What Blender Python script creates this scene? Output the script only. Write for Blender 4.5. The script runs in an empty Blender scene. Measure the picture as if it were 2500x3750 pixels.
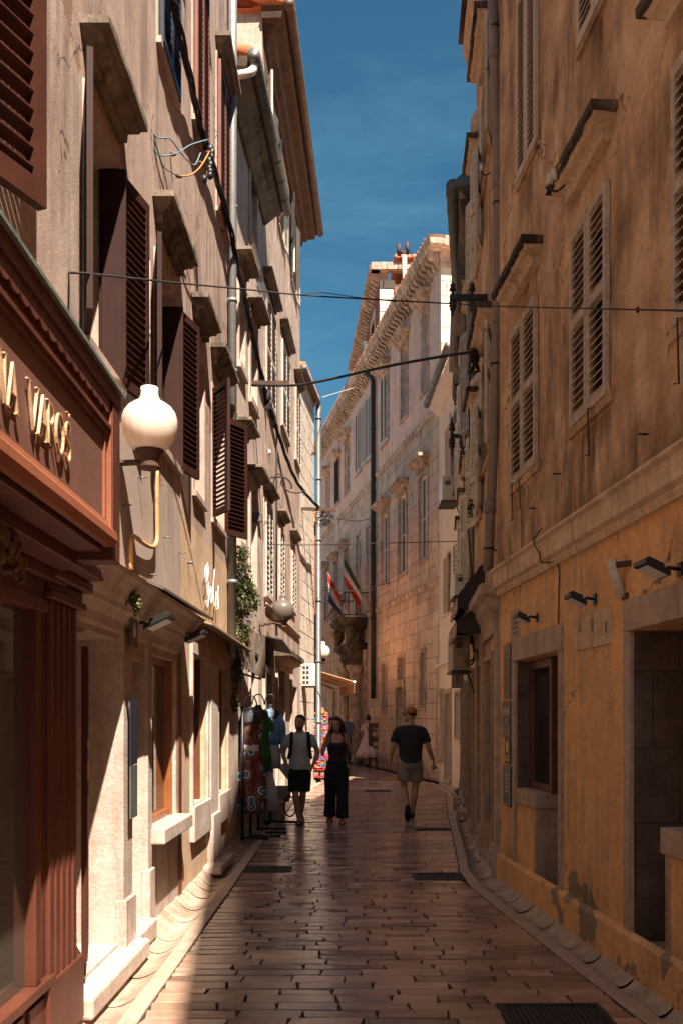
import bpy, bmesh, math, random
from mathutils import Vector, Matrix, noise
R = math.radians
rnd = random.Random(11)
FL, CX, CY, EYE = 3650.0, 1250.0, 2630.0, 1.68
sc = bpy.context.scene
COL = sc.collection
WL = {}

# ---------------------------------------------------------------- tagging
def tag(o, label=None, cat=None, group=None, kind=None):
    if label: o['label'] = label
    if cat: o['category'] = cat
    if group: o['group'] = group
    if kind: o['kind'] = kind
    return o

def thing(name, label, cat, loc=(0, 0, 0), group=None):
    o = bpy.data.objects.new(name, None)
    o.empty_display_size = .2
    COL.objects.link(o)
    o.location = loc
    WL[o.name] = Vector(loc)
    return tag(o, label, cat, group)

def copy_tree(o, parent=None, loc=None):
    c = o.copy(); COL.objects.link(c)
    c.parent = parent
    if loc is not None: c.location = loc
    WL[c.name] = Vector(loc) if loc is not None else WL.get(o.name, Vector())
    for ch in list(o.children): copy_tree(ch, c)
    return c

# ---------------------------------------------------------------- mesh builder
class MB:
    def __init__(s):
        s.v = []; s.f = []; s.s = []; s.c = []
    def add(s, vs, fs, smooth=False, col=None):
        b = len(s.v); s.v += [tuple(p) for p in vs]
        for f in fs:
            s.f.append([b + i for i in f]); s.s.append(smooth); s.c.append(col)
    def quad(s, a, b, c, d, col=None): s.add([a, b, c, d], [(0, 1, 2, 3)], col=col)
    def hexa(s, p, col=None):
        s.add(p, [(0, 1, 2, 3), (7, 6, 5, 4), (0, 4, 5, 1), (1, 5, 6, 2), (2, 6, 7, 3), (3, 7, 4, 0)], col=col)
    def box(s, o, a, b, c, col=None):
        o, a, b, c = Vector(o), Vector(a), Vector(b), Vector(c)
        s.hexa([o, o + a, o + a + b, o + b, o + c, o + a + c, o + a + b + c, o + b + c], col)
    def abox(s, x0, x1, y0, y1, z0, z1, col=None):
        s.box((x0, y0, z0), (x1 - x0, 0, 0), (0, y1 - y0, 0), (0, 0, z1 - z0), col)
    def cbox(s, c, dx, dy, dz, rot=None, col=None):
        m = rot or Matrix.Identity(3)
        a, b, e = m @ Vector((dx, 0, 0)), m @ Vector((0, dy, 0)), m @ Vector((0, 0, dz))
        s.box(Vector(c) - (a + b + e) / 2, a, b, e, col)
    def fbox(s, F, u0, u1, z0, z1, d0, d1, col=None):
        s.hexa([F.P(u0, z0, d0), F.P(u1, z0, d0), F.P(u1, z0, d1), F.P(u0, z0, d1),
                F.P(u0, z1, d0), F.P(u1, z1, d0), F.P(u1, z1, d1), F.P(u0, z1, d1)], col)
    def tube(s, pts, r, n=8, sq=None, smooth=True, col=None, closed=False):
        pts = [Vector(p) for p in pts]
        m = len(pts)
        rs = r if isinstance(r, (list, tuple)) else [r] * m
        ref = None; rings = []
        for i, p in enumerate(pts):
            t = (pts[min(i + 1, m - 1)] - pts[max(i - 1, 0)])
            if t.length < 1e-9: t = Vector((0, 0, 1))
            t.normalize()
            if ref is None:
                ref = Vector((0, 0, 1)) if abs(t.z) < .9 else Vector((1, 0, 0))
            a = ref - t * ref.dot(t)
            if a.length < 1e-6: a = t.orthogonal()
            a.normalize(); ref = a
            b = t.cross(a)
            ra = rs[i]; rb = ra
            if isinstance(ra, (tuple, list)): ra, rb = ra
            rings.append([p + a * (math.cos(2 * math.pi * k / n) * ra) + b * (math.sin(2 * math.pi * k / n) * rb) for k in range(n)])
        s.loft(rings, smooth, col)
    def loft(s, rings, smooth=True, col=None, caps=True):
        n = len(rings[0]); vs = [p for r in rings for p in r]; fs = []
        for i in range(len(rings) - 1):
            for k in range(n):
                fs.append((i * n + k, i * n + (k + 1) % n, (i + 1) * n + (k + 1) % n, (i + 1) * n + k))
        if caps:
            fs.append(tuple(range(n))); fs.append(tuple((len(rings) - 1) * n + k for k in range(n - 1, -1, -1)))
        s.add(vs, fs, smooth, col)
    def lathe(s, c, prof, n=20, smooth=True, sx=1, sy=1, col=None):
        c = Vector(c)
        s.loft([[c + Vector((math.cos(2 * math.pi * k / n) * r * sx, math.sin(2 * math.pi * k / n) * r * sy, z)) for k in range(n)] for r, z in prof], smooth, col)
    def ball(s, c, rx, ry, rz, n=10, m=7, rot=None, col=None):
        rings = []
        for i in range(m + 1):
            a = -math.pi / 2 + math.pi * i / m
            rr = max(math.cos(a), .02)
            ring = [Vector((rx * rr * math.cos(2 * math.pi * k / n), ry * rr * math.sin(2 * math.pi * k / n), rz * math.sin(a))) for k in range(n)]
            if rot: ring = [rot @ p for p in ring]
            rings.append([Vector(c) + p for p in ring])
        s.loft(rings, True, col)
    def prof(s, F, u0, u1, pr, m0=True, m1=True, jit=0, seg=1, smooth=False):
        dm = max(d for d, z in pr)
        nseg = max(1, seg); L = []
        for i, (d, z) in enumerate(pr):
            a = u0 + ((dm - d) if m0 else 0); b = u1 - ((dm - d) if m1 else 0)
            row = []
            for k in range(nseg + 1):
                jz = jit * (noise.noise(Vector((a + (b - a) * k / nseg) * Vector((1, 0, 0)) * 6 + Vector((0, i * 3.3, u0)))) if jit else 0)
                row.append(F.P(a + (b - a) * k / nseg, z + jz, d + jz))
            L.append(row)
        vs = [p for r in L for p in r]; w = nseg + 1; fs = []
        for i in range(len(pr) - 1):
            for k in range(nseg):
                fs.append((i * w + k, i * w + k + 1, (i + 1) * w + k + 1, (i + 1) * w + k))
        s.add(vs, fs, smooth)
        for e, k in ((0, 0), (1, nseg)):
            vv = [L[i][k] for i in range(len(pr))]
            ww = [F.P(F.uof(L[i][k]), pr[i][1], 0) for i in range(len(pr))]
            q = len(pr)
            s.add(vv + ww, [(i, i + 1, q + i + 1, q + i) for i in range(q - 1)])
    def build(s, name, m, parent=None, bevel=0, recalc=True, jitter=0, solid=0):
        me = bpy.data.meshes.new(name)
        off = WL[parent.name] if parent is not None else Vector()
        vs = [(v[0] - off.x, v[1] - off.y, v[2] - off.z) for v in s.v]
        if jitter:
            q = []
            for v, w in zip(vs, s.v):
                nv = noise.noise_vector(Vector(w) * 7.3)
                q.append((v[0] + nv.x * jitter, v[1] + nv.y * jitter, v[2] + nv.z * jitter))
            vs = q
        me.from_pydata(vs, [], s.f)
        me.polygons.foreach_set('use_smooth', s.s)
        if recalc:
            bm = bmesh.new(); bm.from_mesh(me)
            bmesh.ops.recalc_face_normals(bm, faces=bm.faces)
            bm.to_mesh(me); bm.free()
        uv = me.uv_layers.new(name='UVMap')
        data = [0.0] * (2 * len(me.loops))
        for p in me.polygons:
            n = p.normal
            if abs(n.z) > .75: t1, t2 = Vector((1, 0, 0)), Vector((0, 1, 0))
            else:
                t1 = Vector((-n.y, n.x, 0)).normalized(); t2 = Vector((0, 0, 1))
                if abs(t1.y) > abs(t1.x):
                    if t1.y < 0: t1 = -t1
                elif t1.x < 0: t1 = -t1
            for li in p.loop_indices:
                co = me.vertices[me.loops[li].vertex_index].co + off
                data[2 * li] = co.dot(t1); data[2 * li + 1] = co.dot(t2)
        uv.data.foreach_set('uv', data)
        if any(c is not None for c in s.c):
            ca = me.color_attributes.new('Col', 'FLOAT_COLOR', 'CORNER')
            cd = []
            for p in me.polygons:
                c = s.c[p.index] or (1, 1, 1)
                cd += [c[0], c[1], c[2], 1.0] * p.loop_total
            ca.data.foreach_set('color', cd)
        if m is not None: me.materials.append(m)
        o = bpy.data.objects.new(name, me); COL.objects.link(o)
        if parent is not None:
            o.parent = parent
        WL[o.name] = off.copy()
        if solid:
            md = o.modifiers.new('s', 'SOLIDIFY'); md.thickness = solid
        if bevel:
            md = o.modifiers.new('b', 'BEVEL'); md.width = bevel; md.segments = 2; md.limit_method = 'ANGLE'
        return o

# ---------------------------------------------------------------- facades
class Fac:
    def __init__(s, A, B, side):
        s.A, s.B = Vector(A), Vector(B)
        s.len = (s.B - s.A).length
        s.t = (s.B - s.A) / s.len
        n = Vector((-s.t.y, s.t.x))
        if n.x * side < 0: n = -n
        s.n = n
    def P(s, u, z, d=0):
        p = s.A + s.t * u + s.n * d
        return Vector((p.x, p.y, z))
    def uof(s, p): return (Vector((p[0], p[1])) - s.A).dot(s.t)
    def u(s, px, d=0):
        k = (px - CX) / FL
        q = s.A + s.n * d
        return (k * q.y - q.x) / (s.t.x - k * s.t.y)
    def z(s, px, py, d=0):
        p = s.A + s.n * d + s.t * s.u(px, d)
        return EYE + (CY - py) / FL * p.y

def at(px, py, Y): return Vector(((px - CX) / FL * Y, Y, EYE + (CY - py) / FL * Y))
def gnd(px, py):
    Y = EYE * FL / (py - CY); return Vector(((px - CX) / FL * Y, Y, 0))

# ---------------------------------------------------------------- materials
def mat(name, col, rough=.85, col2=None, scale=2.5, stain=None, stain_amt=.5, stain_pos=.55, streak=(7, 7, .7), patch=None, patch_pos=.62, patch_scale=1.3,
        bump=.25, bscale=45, metal=0, brick=None, vcol=False, spec=.5, rvar=0, wave=None, coat=0, patch_zf=None, subs=0, crack=0):
    m = bpy.data.materials.new(name); m.use_nodes = True
    nt = m.node_tree; N = nt.nodes; Lk = nt.links
    N.clear()
    out = N.new('ShaderNodeOutputMaterial'); bs = N.new('ShaderNodeBsdfPrincipled')
    Lk.new(bs.outputs[0], out.inputs[0])
    bs.inputs['Roughness'].default_value = rough
    bs.inputs['Metallic'].default_value = metal
    bs.inputs['Specular IOR Level'].default_value = spec
    if coat: bs.inputs['Coat Weight'].default_value = coat
    geo = N.new('ShaderNodeNewGeometry')
    def rgb(c): return (c[0], c[1], c[2], 1)
    def nz(sc_, det=5, ro=.6, mp=None, src=None):
        n = N.new('ShaderNodeTexNoise'); n.inputs['Scale'].default_value = sc_
        n.inputs['Detail'].default_value = det; n.inputs['Roughness'].default_value = ro
        s = src or geo.outputs['Position']
        if mp:
            q = N.new('ShaderNodeMapping'); q.inputs['Scale'].default_value = mp
            Lk.new(s, q.inputs[0]); s = q.outputs[0]
        Lk.new(s, n.inputs['Vector']); return n.outputs['Fac']
    def ramp(f, a, b):
        r = N.new('ShaderNodeMapRange'); r.inputs[1].default_value = a; r.inputs[2].default_value = b
        Lk.new(f, r.inputs[0]); return r.outputs[0]
    def mix(f, a, b, bt='MIX'):
        x = N.new('ShaderNodeMix'); x.data_type = 'RGBA'; x.blend_type = bt
        if isinstance(f, float): x.inputs[0].default_value = f
        else: Lk.new(f, x.inputs[0])
        for i, c in ((6, a), (7, b)):
            if isinstance(c, tuple): x.inputs[i].default_value = rgb(c)
            else: Lk.new(c, x.inputs[i])
        return x.outputs[2]
    def mul(a, v):
        x = N.new('ShaderNodeMath'); x.operation = 'MULTIPLY'
        Lk.new(a, x.inputs[0])
        if isinstance(v, (int, float)): x.inputs[1].default_value = v
        else: Lk.new(v, x.inputs[1])
        return x.outputs[0]
    c = tuple(col)
    n1 = nz(scale, 7, .65)
    if col2: c = mix(ramp(n1, .35, .65), tuple(col), tuple(col2))
    hgt = nz(bscale, 4, .7)
    if stain:
        st = nz(1.0, 6, .65, streak)
        st2 = nz(.9, 3, .5)
        f = mul(ramp(st, stain_pos - .08, stain_pos + .14), stain_amt)
        f = mul(f, ramp(st2, .38, .6))
        c = mix(f, c, tuple(stain))
    if brick:
        bw, bh, mc, mort = brick
        tc = N.new('ShaderNodeUVMap'); b = N.new('ShaderNodeTexBrick')
        wv = N.new('ShaderNodeVectorMath'); wv.operation = 'MULTIPLY_ADD'
        nn = N.new('ShaderNodeTexNoise'); nn.inputs['Scale'].default_value = 2.2; nn.inputs['Detail'].default_value = 4
        Lk.new(geo.outputs['Position'], nn.inputs['Vector'])
        Lk.new(nn.outputs['Color'], wv.inputs[0]); wv.inputs[1].default_value = (.05, .03, 0); Lk.new(tc.outputs[0], wv.inputs[2])
        Lk.new(wv.outputs[0], b.inputs['Vector'])
        b.inputs['Scale'].default_value = 1; b.inputs['Brick Width'].default_value = bw; b.inputs['Row Height'].default_value = bh
        b.inputs['Mortar Size'].default_value = mort; b.inputs['Mortar Smooth'].default_value = .4
        b.inputs['Color1'].default_value = (1, 1, 1, 1); b.inputs['Color2'].default_value = (.8, .78, .76, 1); b.inputs['Mortar'].default_value = (1, 1, 1, 1)
        b.offset = .5; b.squash = .7; b.squash_frequency = 3
        c = mix(1.0, c, b.outputs['Color'], 'MULTIPLY')
        brk = nz(1.4, 5, .6)
        bf = mul(b.outputs['Fac'], ramp(brk, .3, .55))
        c = mix(bf, c, tuple(mc))
    if patch:
        pn = nz(patch_scale, 8, .62)
        if patch_zf:
            sp = N.new('ShaderNodeSeparateXYZ'); Lk.new(geo.outputs['Position'], sp.inputs[0])
            zr = ramp(sp.outputs[2], patch_zf[0], patch_zf[1])
            ad = N.new('ShaderNodeMath'); ad.operation = 'SUBTRACT'; Lk.new(pn, ad.inputs[0]); Lk.new(mul(zr, patch_zf[2]), ad.inputs[1]); pn = ad.outputs[0]
        pf = ramp(pn, patch_pos, patch_pos + .015)
        c = mix(pf, c, tuple(patch))
    if crack:
        vn = N.new('ShaderNodeTexVoronoi'); vn.feature = 'DISTANCE_TO_EDGE'; vn.inputs['Scale'].default_value = crack
        dn = N.new('ShaderNodeTexNoise'); dn.inputs['Scale'].default_value = 3.; dn.inputs['Detail'].default_value = 6; Lk.new(geo.outputs['Position'], dn.inputs['Vector'])
        va = N.new('ShaderNodeVectorMath'); va.operation = 'MULTIPLY_ADD'; Lk.new(dn.outputs['Color'], va.inputs[0]); va.inputs[1].default_value = (.5, .5, .9); Lk.new(geo.outputs['Position'], va.inputs[2]); Lk.new(va.outputs[0], vn.inputs['Vector'])
        ck = N.new('ShaderNodeMapRange'); ck.inputs[1].default_value = .003; ck.inputs[2].default_value = .009; ck.inputs[3].default_value = 1; ck.inputs[4].default_value = 0; Lk.new(vn.outputs['Distance'], ck.inputs[0])
        ckf = mul(ck.outputs[0], ramp(nz(.8, 4, .6), .50, .58)); c = mix(mul(ckf, .8), c, (.04, .025, .018))
    if vcol:
        at_ = N.new('ShaderNodeAttribute'); at_.attribute_name = 'Col'
        c = mix(1.0, c, at_.outputs['Color'], 'MULTIPLY')
    if bump >= .2 and not metal and not vcol and not isinstance(c, tuple):
        g1 = nz(38, 5, .75); g2 = nz(5.5, 6, .7)
        gg = N.new('ShaderNodeMapRange'); gg.inputs[1].default_value = .3; gg.inputs[2].default_value = .7; gg.inputs[3].default_value = .74; gg.inputs[4].default_value = 1.16; Lk.new(g1, gg.inputs[0])
        g3 = N.new('ShaderNodeMapRange'); g3.inputs[1].default_value = .3; g3.inputs[2].default_value = .7; g3.inputs[3].default_value = .80; g3.inputs[4].default_value = 1.12; Lk.new(g2, g3.inputs[0])
        cmb = N.new('ShaderNodeCombineColor'); mm = mul(gg.outputs[0], g3.outputs[0])
        for i_ in range(3): Lk.new(mm, cmb.inputs[i_])
        c = mix(1.0, c, cmb.outputs[0], 'MULTIPLY')
    if subs:
        bs.inputs['Subsurface Weight'].default_value = subs; bs.inputs['Subsurface Radius'].default_value = (.2, .15, .12); bs.inputs['Subsurface Scale'].default_value = 1.0
    if isinstance(c, tuple): bs.inputs['Base Color'].default_value = rgb(c)
    else: Lk.new(c, bs.inputs['Base Color'])
    if rvar:
        r_ = N.new('ShaderNodeMapRange'); r_.inputs[1].default_value = .3; r_.inputs[2].default_value = .7
        r_.inputs[3].default_value = rough - rvar; r_.inputs[4].default_value = rough + rvar
        Lk.new(nz(9, 4), r_.inputs[0]); Lk.new(r_.outputs[0], bs.inputs['Roughness'])
    if bump:
        bp = N.new('ShaderNodeBump'); bp.inputs['Strength'].default_value = bump; bp.inputs['Distance'].default_value = .02
        h = hgt
        if True:
            a = N.new('ShaderNodeMath'); a.operation = 'MULTIPLY_ADD'; Lk.new(n1, a.inputs[0]); a.inputs[1].default_value = 1.2; Lk.new(h, a.inputs[2]); h = a.outputs[0]
        if brick:
            a = N.new('ShaderNodeMath'); a.operation = 'SUBTRACT'; Lk.new(h, a.inputs[0]); Lk.new(mul(bf, 1.5), a.inputs[1]); h = a.outputs[0]
        if patch:
            a = N.new('ShaderNodeMath'); a.operation = 'SUBTRACT'; Lk.new(h, a.inputs[0]); Lk.new(mul(pf, .6), a.inputs[1]); h = a.outputs[0]
        if wave:
            w = nz(1, 3, .5, wave)
            a = N.new('ShaderNodeMath'); a.operation = 'MULTIPLY_ADD'; Lk.new(w, a.inputs[0]); a.inputs[1].default_value = 2.; Lk.new(h, a.inputs[2]); h = a.outputs[0]
        Lk.new(h, bp.inputs['Height']); Lk.new(bp.outputs[0], bs.inputs['Normal'])
    return m

M = {}
def mk(k, *a, **kw): M[k] = mat(k, *a, **kw); return M[k]
# plaster walls
mk('plaster_cream', (.46, .325, .255), col2=(.62, .46, .37), scale=1.8, stain=(.19, .115, .08), stain_amt=.8, stain_pos=.5, crack=.7, patch=(.34, .20, .13), patch_pos=.62, bump=.2, bscale=70)
mk('plaster_tan', (.47, .315, .235), col2=(.64, .475, .37), crack=.8, stain=(.16, .11, .08), stain_amt=.75, stain_pos=.5, patch=(.62, .50, .40), patch_pos=.64, bump=.3)
mk('plaster_grey', (.38, .285, .23), col2=(.43, .33, .265), stain=(.2, .14, .1), stain_amt=.5, bump=.15)
mk('plaster_ochre', (.56, .365, .20), col2=(.66, .45, .28), stain=(.45, .38, .32), stain_amt=.6, bump=.2, patch=(.40, .27, .15), patch_pos=.68)
mk('plaster_white', (.62, .52, .42), col2=(.68, .58, .48), stain=(.3, .25, .2), stain_amt=.4, bump=.2)
mk('stone_left', (.60, .475, .39), col2=(.46, .35, .28), stain=(.25, .19, .14), stain_amt=.6, bump=.28, bscale=40)
mk('render_orange', (.52, .295, .155), col2=(.82, .54, .32), scale=1.6, crack=.6, stain=(.16, .085, .045), stain_amt=.85, stain_pos=.46, streak=(4, 4, 1.1), patch=(.20, .13, .09), patch_pos=.69, bump=.45)
mk('paint_yellow', (.82, .45, .19), col2=(.74, .40, .165), scale=1.1, stain=(.42, .27, .16), stain_amt=.75, stain_pos=.48, patch=(.27, .20, .14), patch_pos=.54, patch_scale=1.7, patch_zf=(.3, 1.3, .30), bump=.2, crack=.45)
mk('stone_band', (.62, .42, .26), col2=(.74, .53, .35), stain=(.1, .07, .05), stain_amt=.6, bump=.3)
mk('stone_frame', (.50, .37, .28), col2=(.40, .29, .22), scale=5, stain=(.14, .10, .08), stain_amt=.6, bump=.3)
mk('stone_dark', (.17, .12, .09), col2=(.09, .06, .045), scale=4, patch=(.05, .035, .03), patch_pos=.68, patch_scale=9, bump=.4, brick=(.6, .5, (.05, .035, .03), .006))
mk('stone_mossy', (.22, .15, .095), col2=(.09, .065, .035), scale=9, stain=(.010, .008, .005), stain_amt=1.0, stain_pos=.36, streak=(14, 14, 4), bump=.9, bscale=25)
mk('stone_hood', (.34, .25, .18), col2=(.20, .145, .10), scale=6, stain=(.05, .035, .022), stain_amt=.9, stain_pos=.43, streak=(9, 9, 2), bump=.5)
mk('palace_stone', (.82, .60, .46), col2=(.70, .50, .38), scale=1.5, stain=(.26, .18, .13), stain_amt=.6, stain_pos=.50, streak=(6, 6, .5), brick=(.85, .42, (.16, .10, .07), .012), bump=.45)
mk('palace_pink', (.80, .53, .43), col2=(.70, .455, .37), scale=2, stain=(.2, .14, .11), stain_amt=.6, streak=(6, 6, .5), bump=.3)
mk('palace_trim', (.78, .56, .43), col2=(.34, .23, .17), scale=4, stain=(.08, .055, .04), stain_amt=.8, stain_pos=.5, streak=(8, 8, 1.5), bump=.4)
mk('quoin', (.84, .72, .58), col2=(.76, .64, .50), brick=(.75, .42, (.22, .16, .12), .02), scale=6, bump=.9, bscale=18)
mk('plaster_offwhite', (.70, .53, .42), col2=(.75, .58, .46), scale=1, stain=(.33, .24, .18), stain_amt=.4, bump=.08)
mk('red_render', (.28, .10, .065), col2=(.22, .08, .05), scale=3, stain=(.35, .2, .15), stain_amt=.4, bump=.4)
mk('rubble', (.30, .18, .12), col2=(.2, .12, .08), scale=5, brick=(.45, .28, (.1, .06, .04), .02), bump=.8)
mk('roof_tile', (.50, .18, .075), col2=(.45, .15, .06), scale=6, wave=(1, 1, 1), bump=.3, vcol=True)
mk('rusty_eave', (.11, .048, .024), col2=(.05, .022, .012), scale=4, patch=(.24, .11, .06), patch_pos=.66, patch_scale=3, bump=.5)
# wood & metal
mk('wood_redbrown', (.075, .022, .011), col2=(.048, .014, .008), scale=3, rough=.6, spec=.25, bump=.1, wave=(30, 30, 1))
mk('wood_shop', (.115, .036, .019), col2=(.085, .026, .014), scale=3, rough=.5, bump=.14, wave=(24, 24, 1), stain=(.20, .075, .04), stain_amt=.7, stain_pos=.56, patch=(.19, .10, .06), patch_pos=.72, patch_scale=14, spec=.3)
mk('board_shop', (.20, .092, .064), col2=(.165, .074, .052), scale=1.8, rough=.6, bump=.08, stain=(.15, .07, .045), stain_amt=.5)
mk('shutter_brown', (.042, .014, .008), col2=(.026, .009, .006), rough=.65, bump=.05, spec=.2, wave=(30, 30, 1))
mk('shutter_red', (.20, .06, .03), col2=(.13, .04, .02), scale=8, rough=.6, bump=.15, wave=(30, 30, 2))
mk('shutter_white', (.62, .56, .48), col2=(.52, .46, .38), scale=9, rough=.7, patch=(.25, .19, .14), patch_pos=.64, patch_scale=9, bump=.2)
mk('shutter_old', (.62, .50, .40), col2=(.42, .32, .25), scale=12, rough=.9, patch=(.12, .09, .07), patch_pos=.68, patch_scale=16, bump=.4)
mk('shutter_beige', (.56, .45, .36), col2=(.48, .38, .30), rough=.6, bump=.1)
mk('shutter_bluegrey', (.30, .30, .30), col2=(.24, .24, .24), rough=.6, bump=.1)
mk('shutter_navy', (.02, .022, .035), rough=.4, bump=.05)
mk('pvc_white', (.72, .68, .63), rough=.35, bump=0)
mk('frame_white', (.55, .47, .40), rough=.5, bump=.05)
mk('wood_orange', (.30, .10, .03), col2=(.20, .065, .02), rough=.35, wave=(40, 40, 1.5), bump=.1)
mk('wood_frame', (.15, .055, .028), col2=(.10, .036, .018), rough=.4, bump=.1)
mk('cowl_metal', (.05, .022, .015), rough=.7, bump=.1)
mk('wood_door', (.16, .05, .025), col2=(.10, .03, .015), rough=.5, bump=.1)
mk('zinc', (.17, .165, .155), col2=(.12, .115, .11), scale=8, rough=.5, metal=.4, bump=.08)
mk('zinc_rust', (.24, .24, .23), col2=(.18, .18, .175), scale=20, rough=.55, metal=.35, patch=(.30, .12, .05), patch_pos=.66, patch_scale=3, bump=.1)
mk('gutter_brown', (.15, .085, .06), col2=(.09, .05, .035), scale=5, rough=.55, metal=.2, bump=.2)
mk('pipe_taupe', (.25, .175, .135), col2=(.21, .15, .115), rough=.45, bump=.04)
mk('pipe_dark', (.030, .028, .026), rough=.8, bump=.05)
mk('pipe_ochre', (.55, .30, .13), rough=.6, patch=(.2, .09, .04), patch_pos=.6, patch_scale=14, bump=.1)
mk('copper_green', (.13, .16, .13), col2=(.2, .22, .17), rough=.7, bump=.2)
mk('black_metal', (.014, .013, .013), rough=.45, bump=.05)
mk('rust_metal', (.10, .045, .025), col2=(.05, .025, .015), rough=.8, bump=.3)
mk('cable', (.018, .014, .012), rough=.7, bump=.1)
mk('cable_blue', (.12, .22, .25), rough=.6, bump=0)
mk('cable_orange', (.5, .22, .06), rough=.6, bump=0)
mk('cable_cream', (.6, .5, .38), rough=.6, bump=0)
mk('sheet_dark', (.11, .08, .065), col2=(.08, .06, .05), rough=.45, bump=.1)
mk('sheet_beige', (.32, .22, .15), col2=(.28, .19, .13), rough=.6, bump=.1)
mk('glass', (.012, .011, .010), rough=.06, bump=0, spec=.6)
mk('glass_shop', (.08, .072, .058), rough=.05, bump=0, spec=.9)
mk('glass_pale', (.20, .21, .22), rough=.12, bump=0)
mk('dark_inside', (.012, .009, .007), rough=.9, bump=0)
mk('gold', (.70, .46, .28), col2=(.50, .28, .12), rough=.5, metal=0, bump=.2, bscale=200)
mk('copper_trim', (.22, .070, .032), col2=(.28, .095, .044), rough=.6, bump=.12, spec=.3)
mk('globe', (.84, .76, .66), col2=(.80, .68, .55), scale=4, rough=.2, bump=0, subs=.7, stain=(.55, .36, .20), stain_amt=.85, stain_pos=.5, streak=(26, 26, 1.6))
mk('globe_shaded', (.15, .115, .095), rough=.3, bump=0)  # darker copy of globe, shade put into the base colour
mk('plastic_white', (.60, .54, .46), rough=.4, bump=0)
mk('plastic_beige', (.36, .27, .19), rough=.5, bump=.05, stain=(.2, .13, .08), stain_amt=.5)
mk('led', (.62, .68, .64), rough=.3, bump=0)
mk('awning_orange', (.72, .40, .18), col2=(.66, .35, .15), rough=.8, bump=.08)
mk('awning_black', (.030, .019, .016), rough=.75, bump=.2)
mk('canvas_beige', (.45, .33, .24), rough=.85, bump=.2)
mk('leaf', (.07, .078, .024), col2=(.035, .042, .014), rough=.5, bump=0, vcol=True)
mk('twig', (.12, .08, .05), rough=.9, bump=.2)
mk('paper', (.65, .6, .5), rough=.8, bump=0, vcol=True)
mk('poster', (1, 1, 1), rough=.5, bump=0, vcol=True)
# ground
def decal_mat():
    m = bpy.data.materials.new('damp_stain'); m.use_nodes = True; nt = m.node_tree; N = nt.nodes; L_ = nt.links; bs = N['Principled BSDF']
    bs.inputs['Base Color'].default_value = (.045, .028, .018, 1); bs.inputs['Roughness'].default_value = .95
    g = N.new('ShaderNodeNewGeometry'); mp = N.new('ShaderNodeMapping'); mp.inputs['Scale'].default_value = (13, 13, 1.6); L_.new(g.outputs['Position'], mp.inputs[0])
    n = N.new('ShaderNodeTexNoise'); n.inputs['Scale'].default_value = 1; n.inputs['Detail'].default_value = 7; n.inputs['Roughness'].default_value = .7; L_.new(mp.outputs[0], n.inputs['Vector'])
    r = N.new('ShaderNodeMapRange'); r.inputs[1].default_value = .38; r.inputs[2].default_value = .68; r.inputs[4].default_value = .85; L_.new(n.outputs['Fac'], r.inputs[0])
    a = N.new('ShaderNodeAttribute'); a.attribute_name = 'Col'; mm = N.new('ShaderNodeMath'); mm.operation = 'MULTIPLY'; L_.new(r.outputs[0], mm.inputs[0]); L_.new(a.outputs['Fac'], mm.inputs[1]); L_.new(mm.outputs[0], bs.inputs['Alpha']); M['damp'] = m
decal_mat()
mk('paving', (.44, .28, .20), col2=(.28, .175, .125), scale=4, rough=.16, rvar=.07, bump=.10, bscale=26, vcol=True, wave=(2, 6, 2), spec=.8)
mk('joint', (.035, .024, .018), rough=.9, bump=.4)
mk('gutter_stone', (.52, .38, .28), col2=(.36, .26, .185), scale=4, rough=.6, stain=(.15, .10, .07), stain_amt=.6, streak=(4, 4, 4), bump=.55, bscale=22)
mk('kerb_stone', (.52, .38, .28), col2=(.42, .30, .22), scale=5, rough=.45, bump=.3)
mk('ground_mat', (.16, .11, .08), rough=.9, bump=.3)
mk('iron', (.022, .018, .016), rough=.6, bump=.2)
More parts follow.
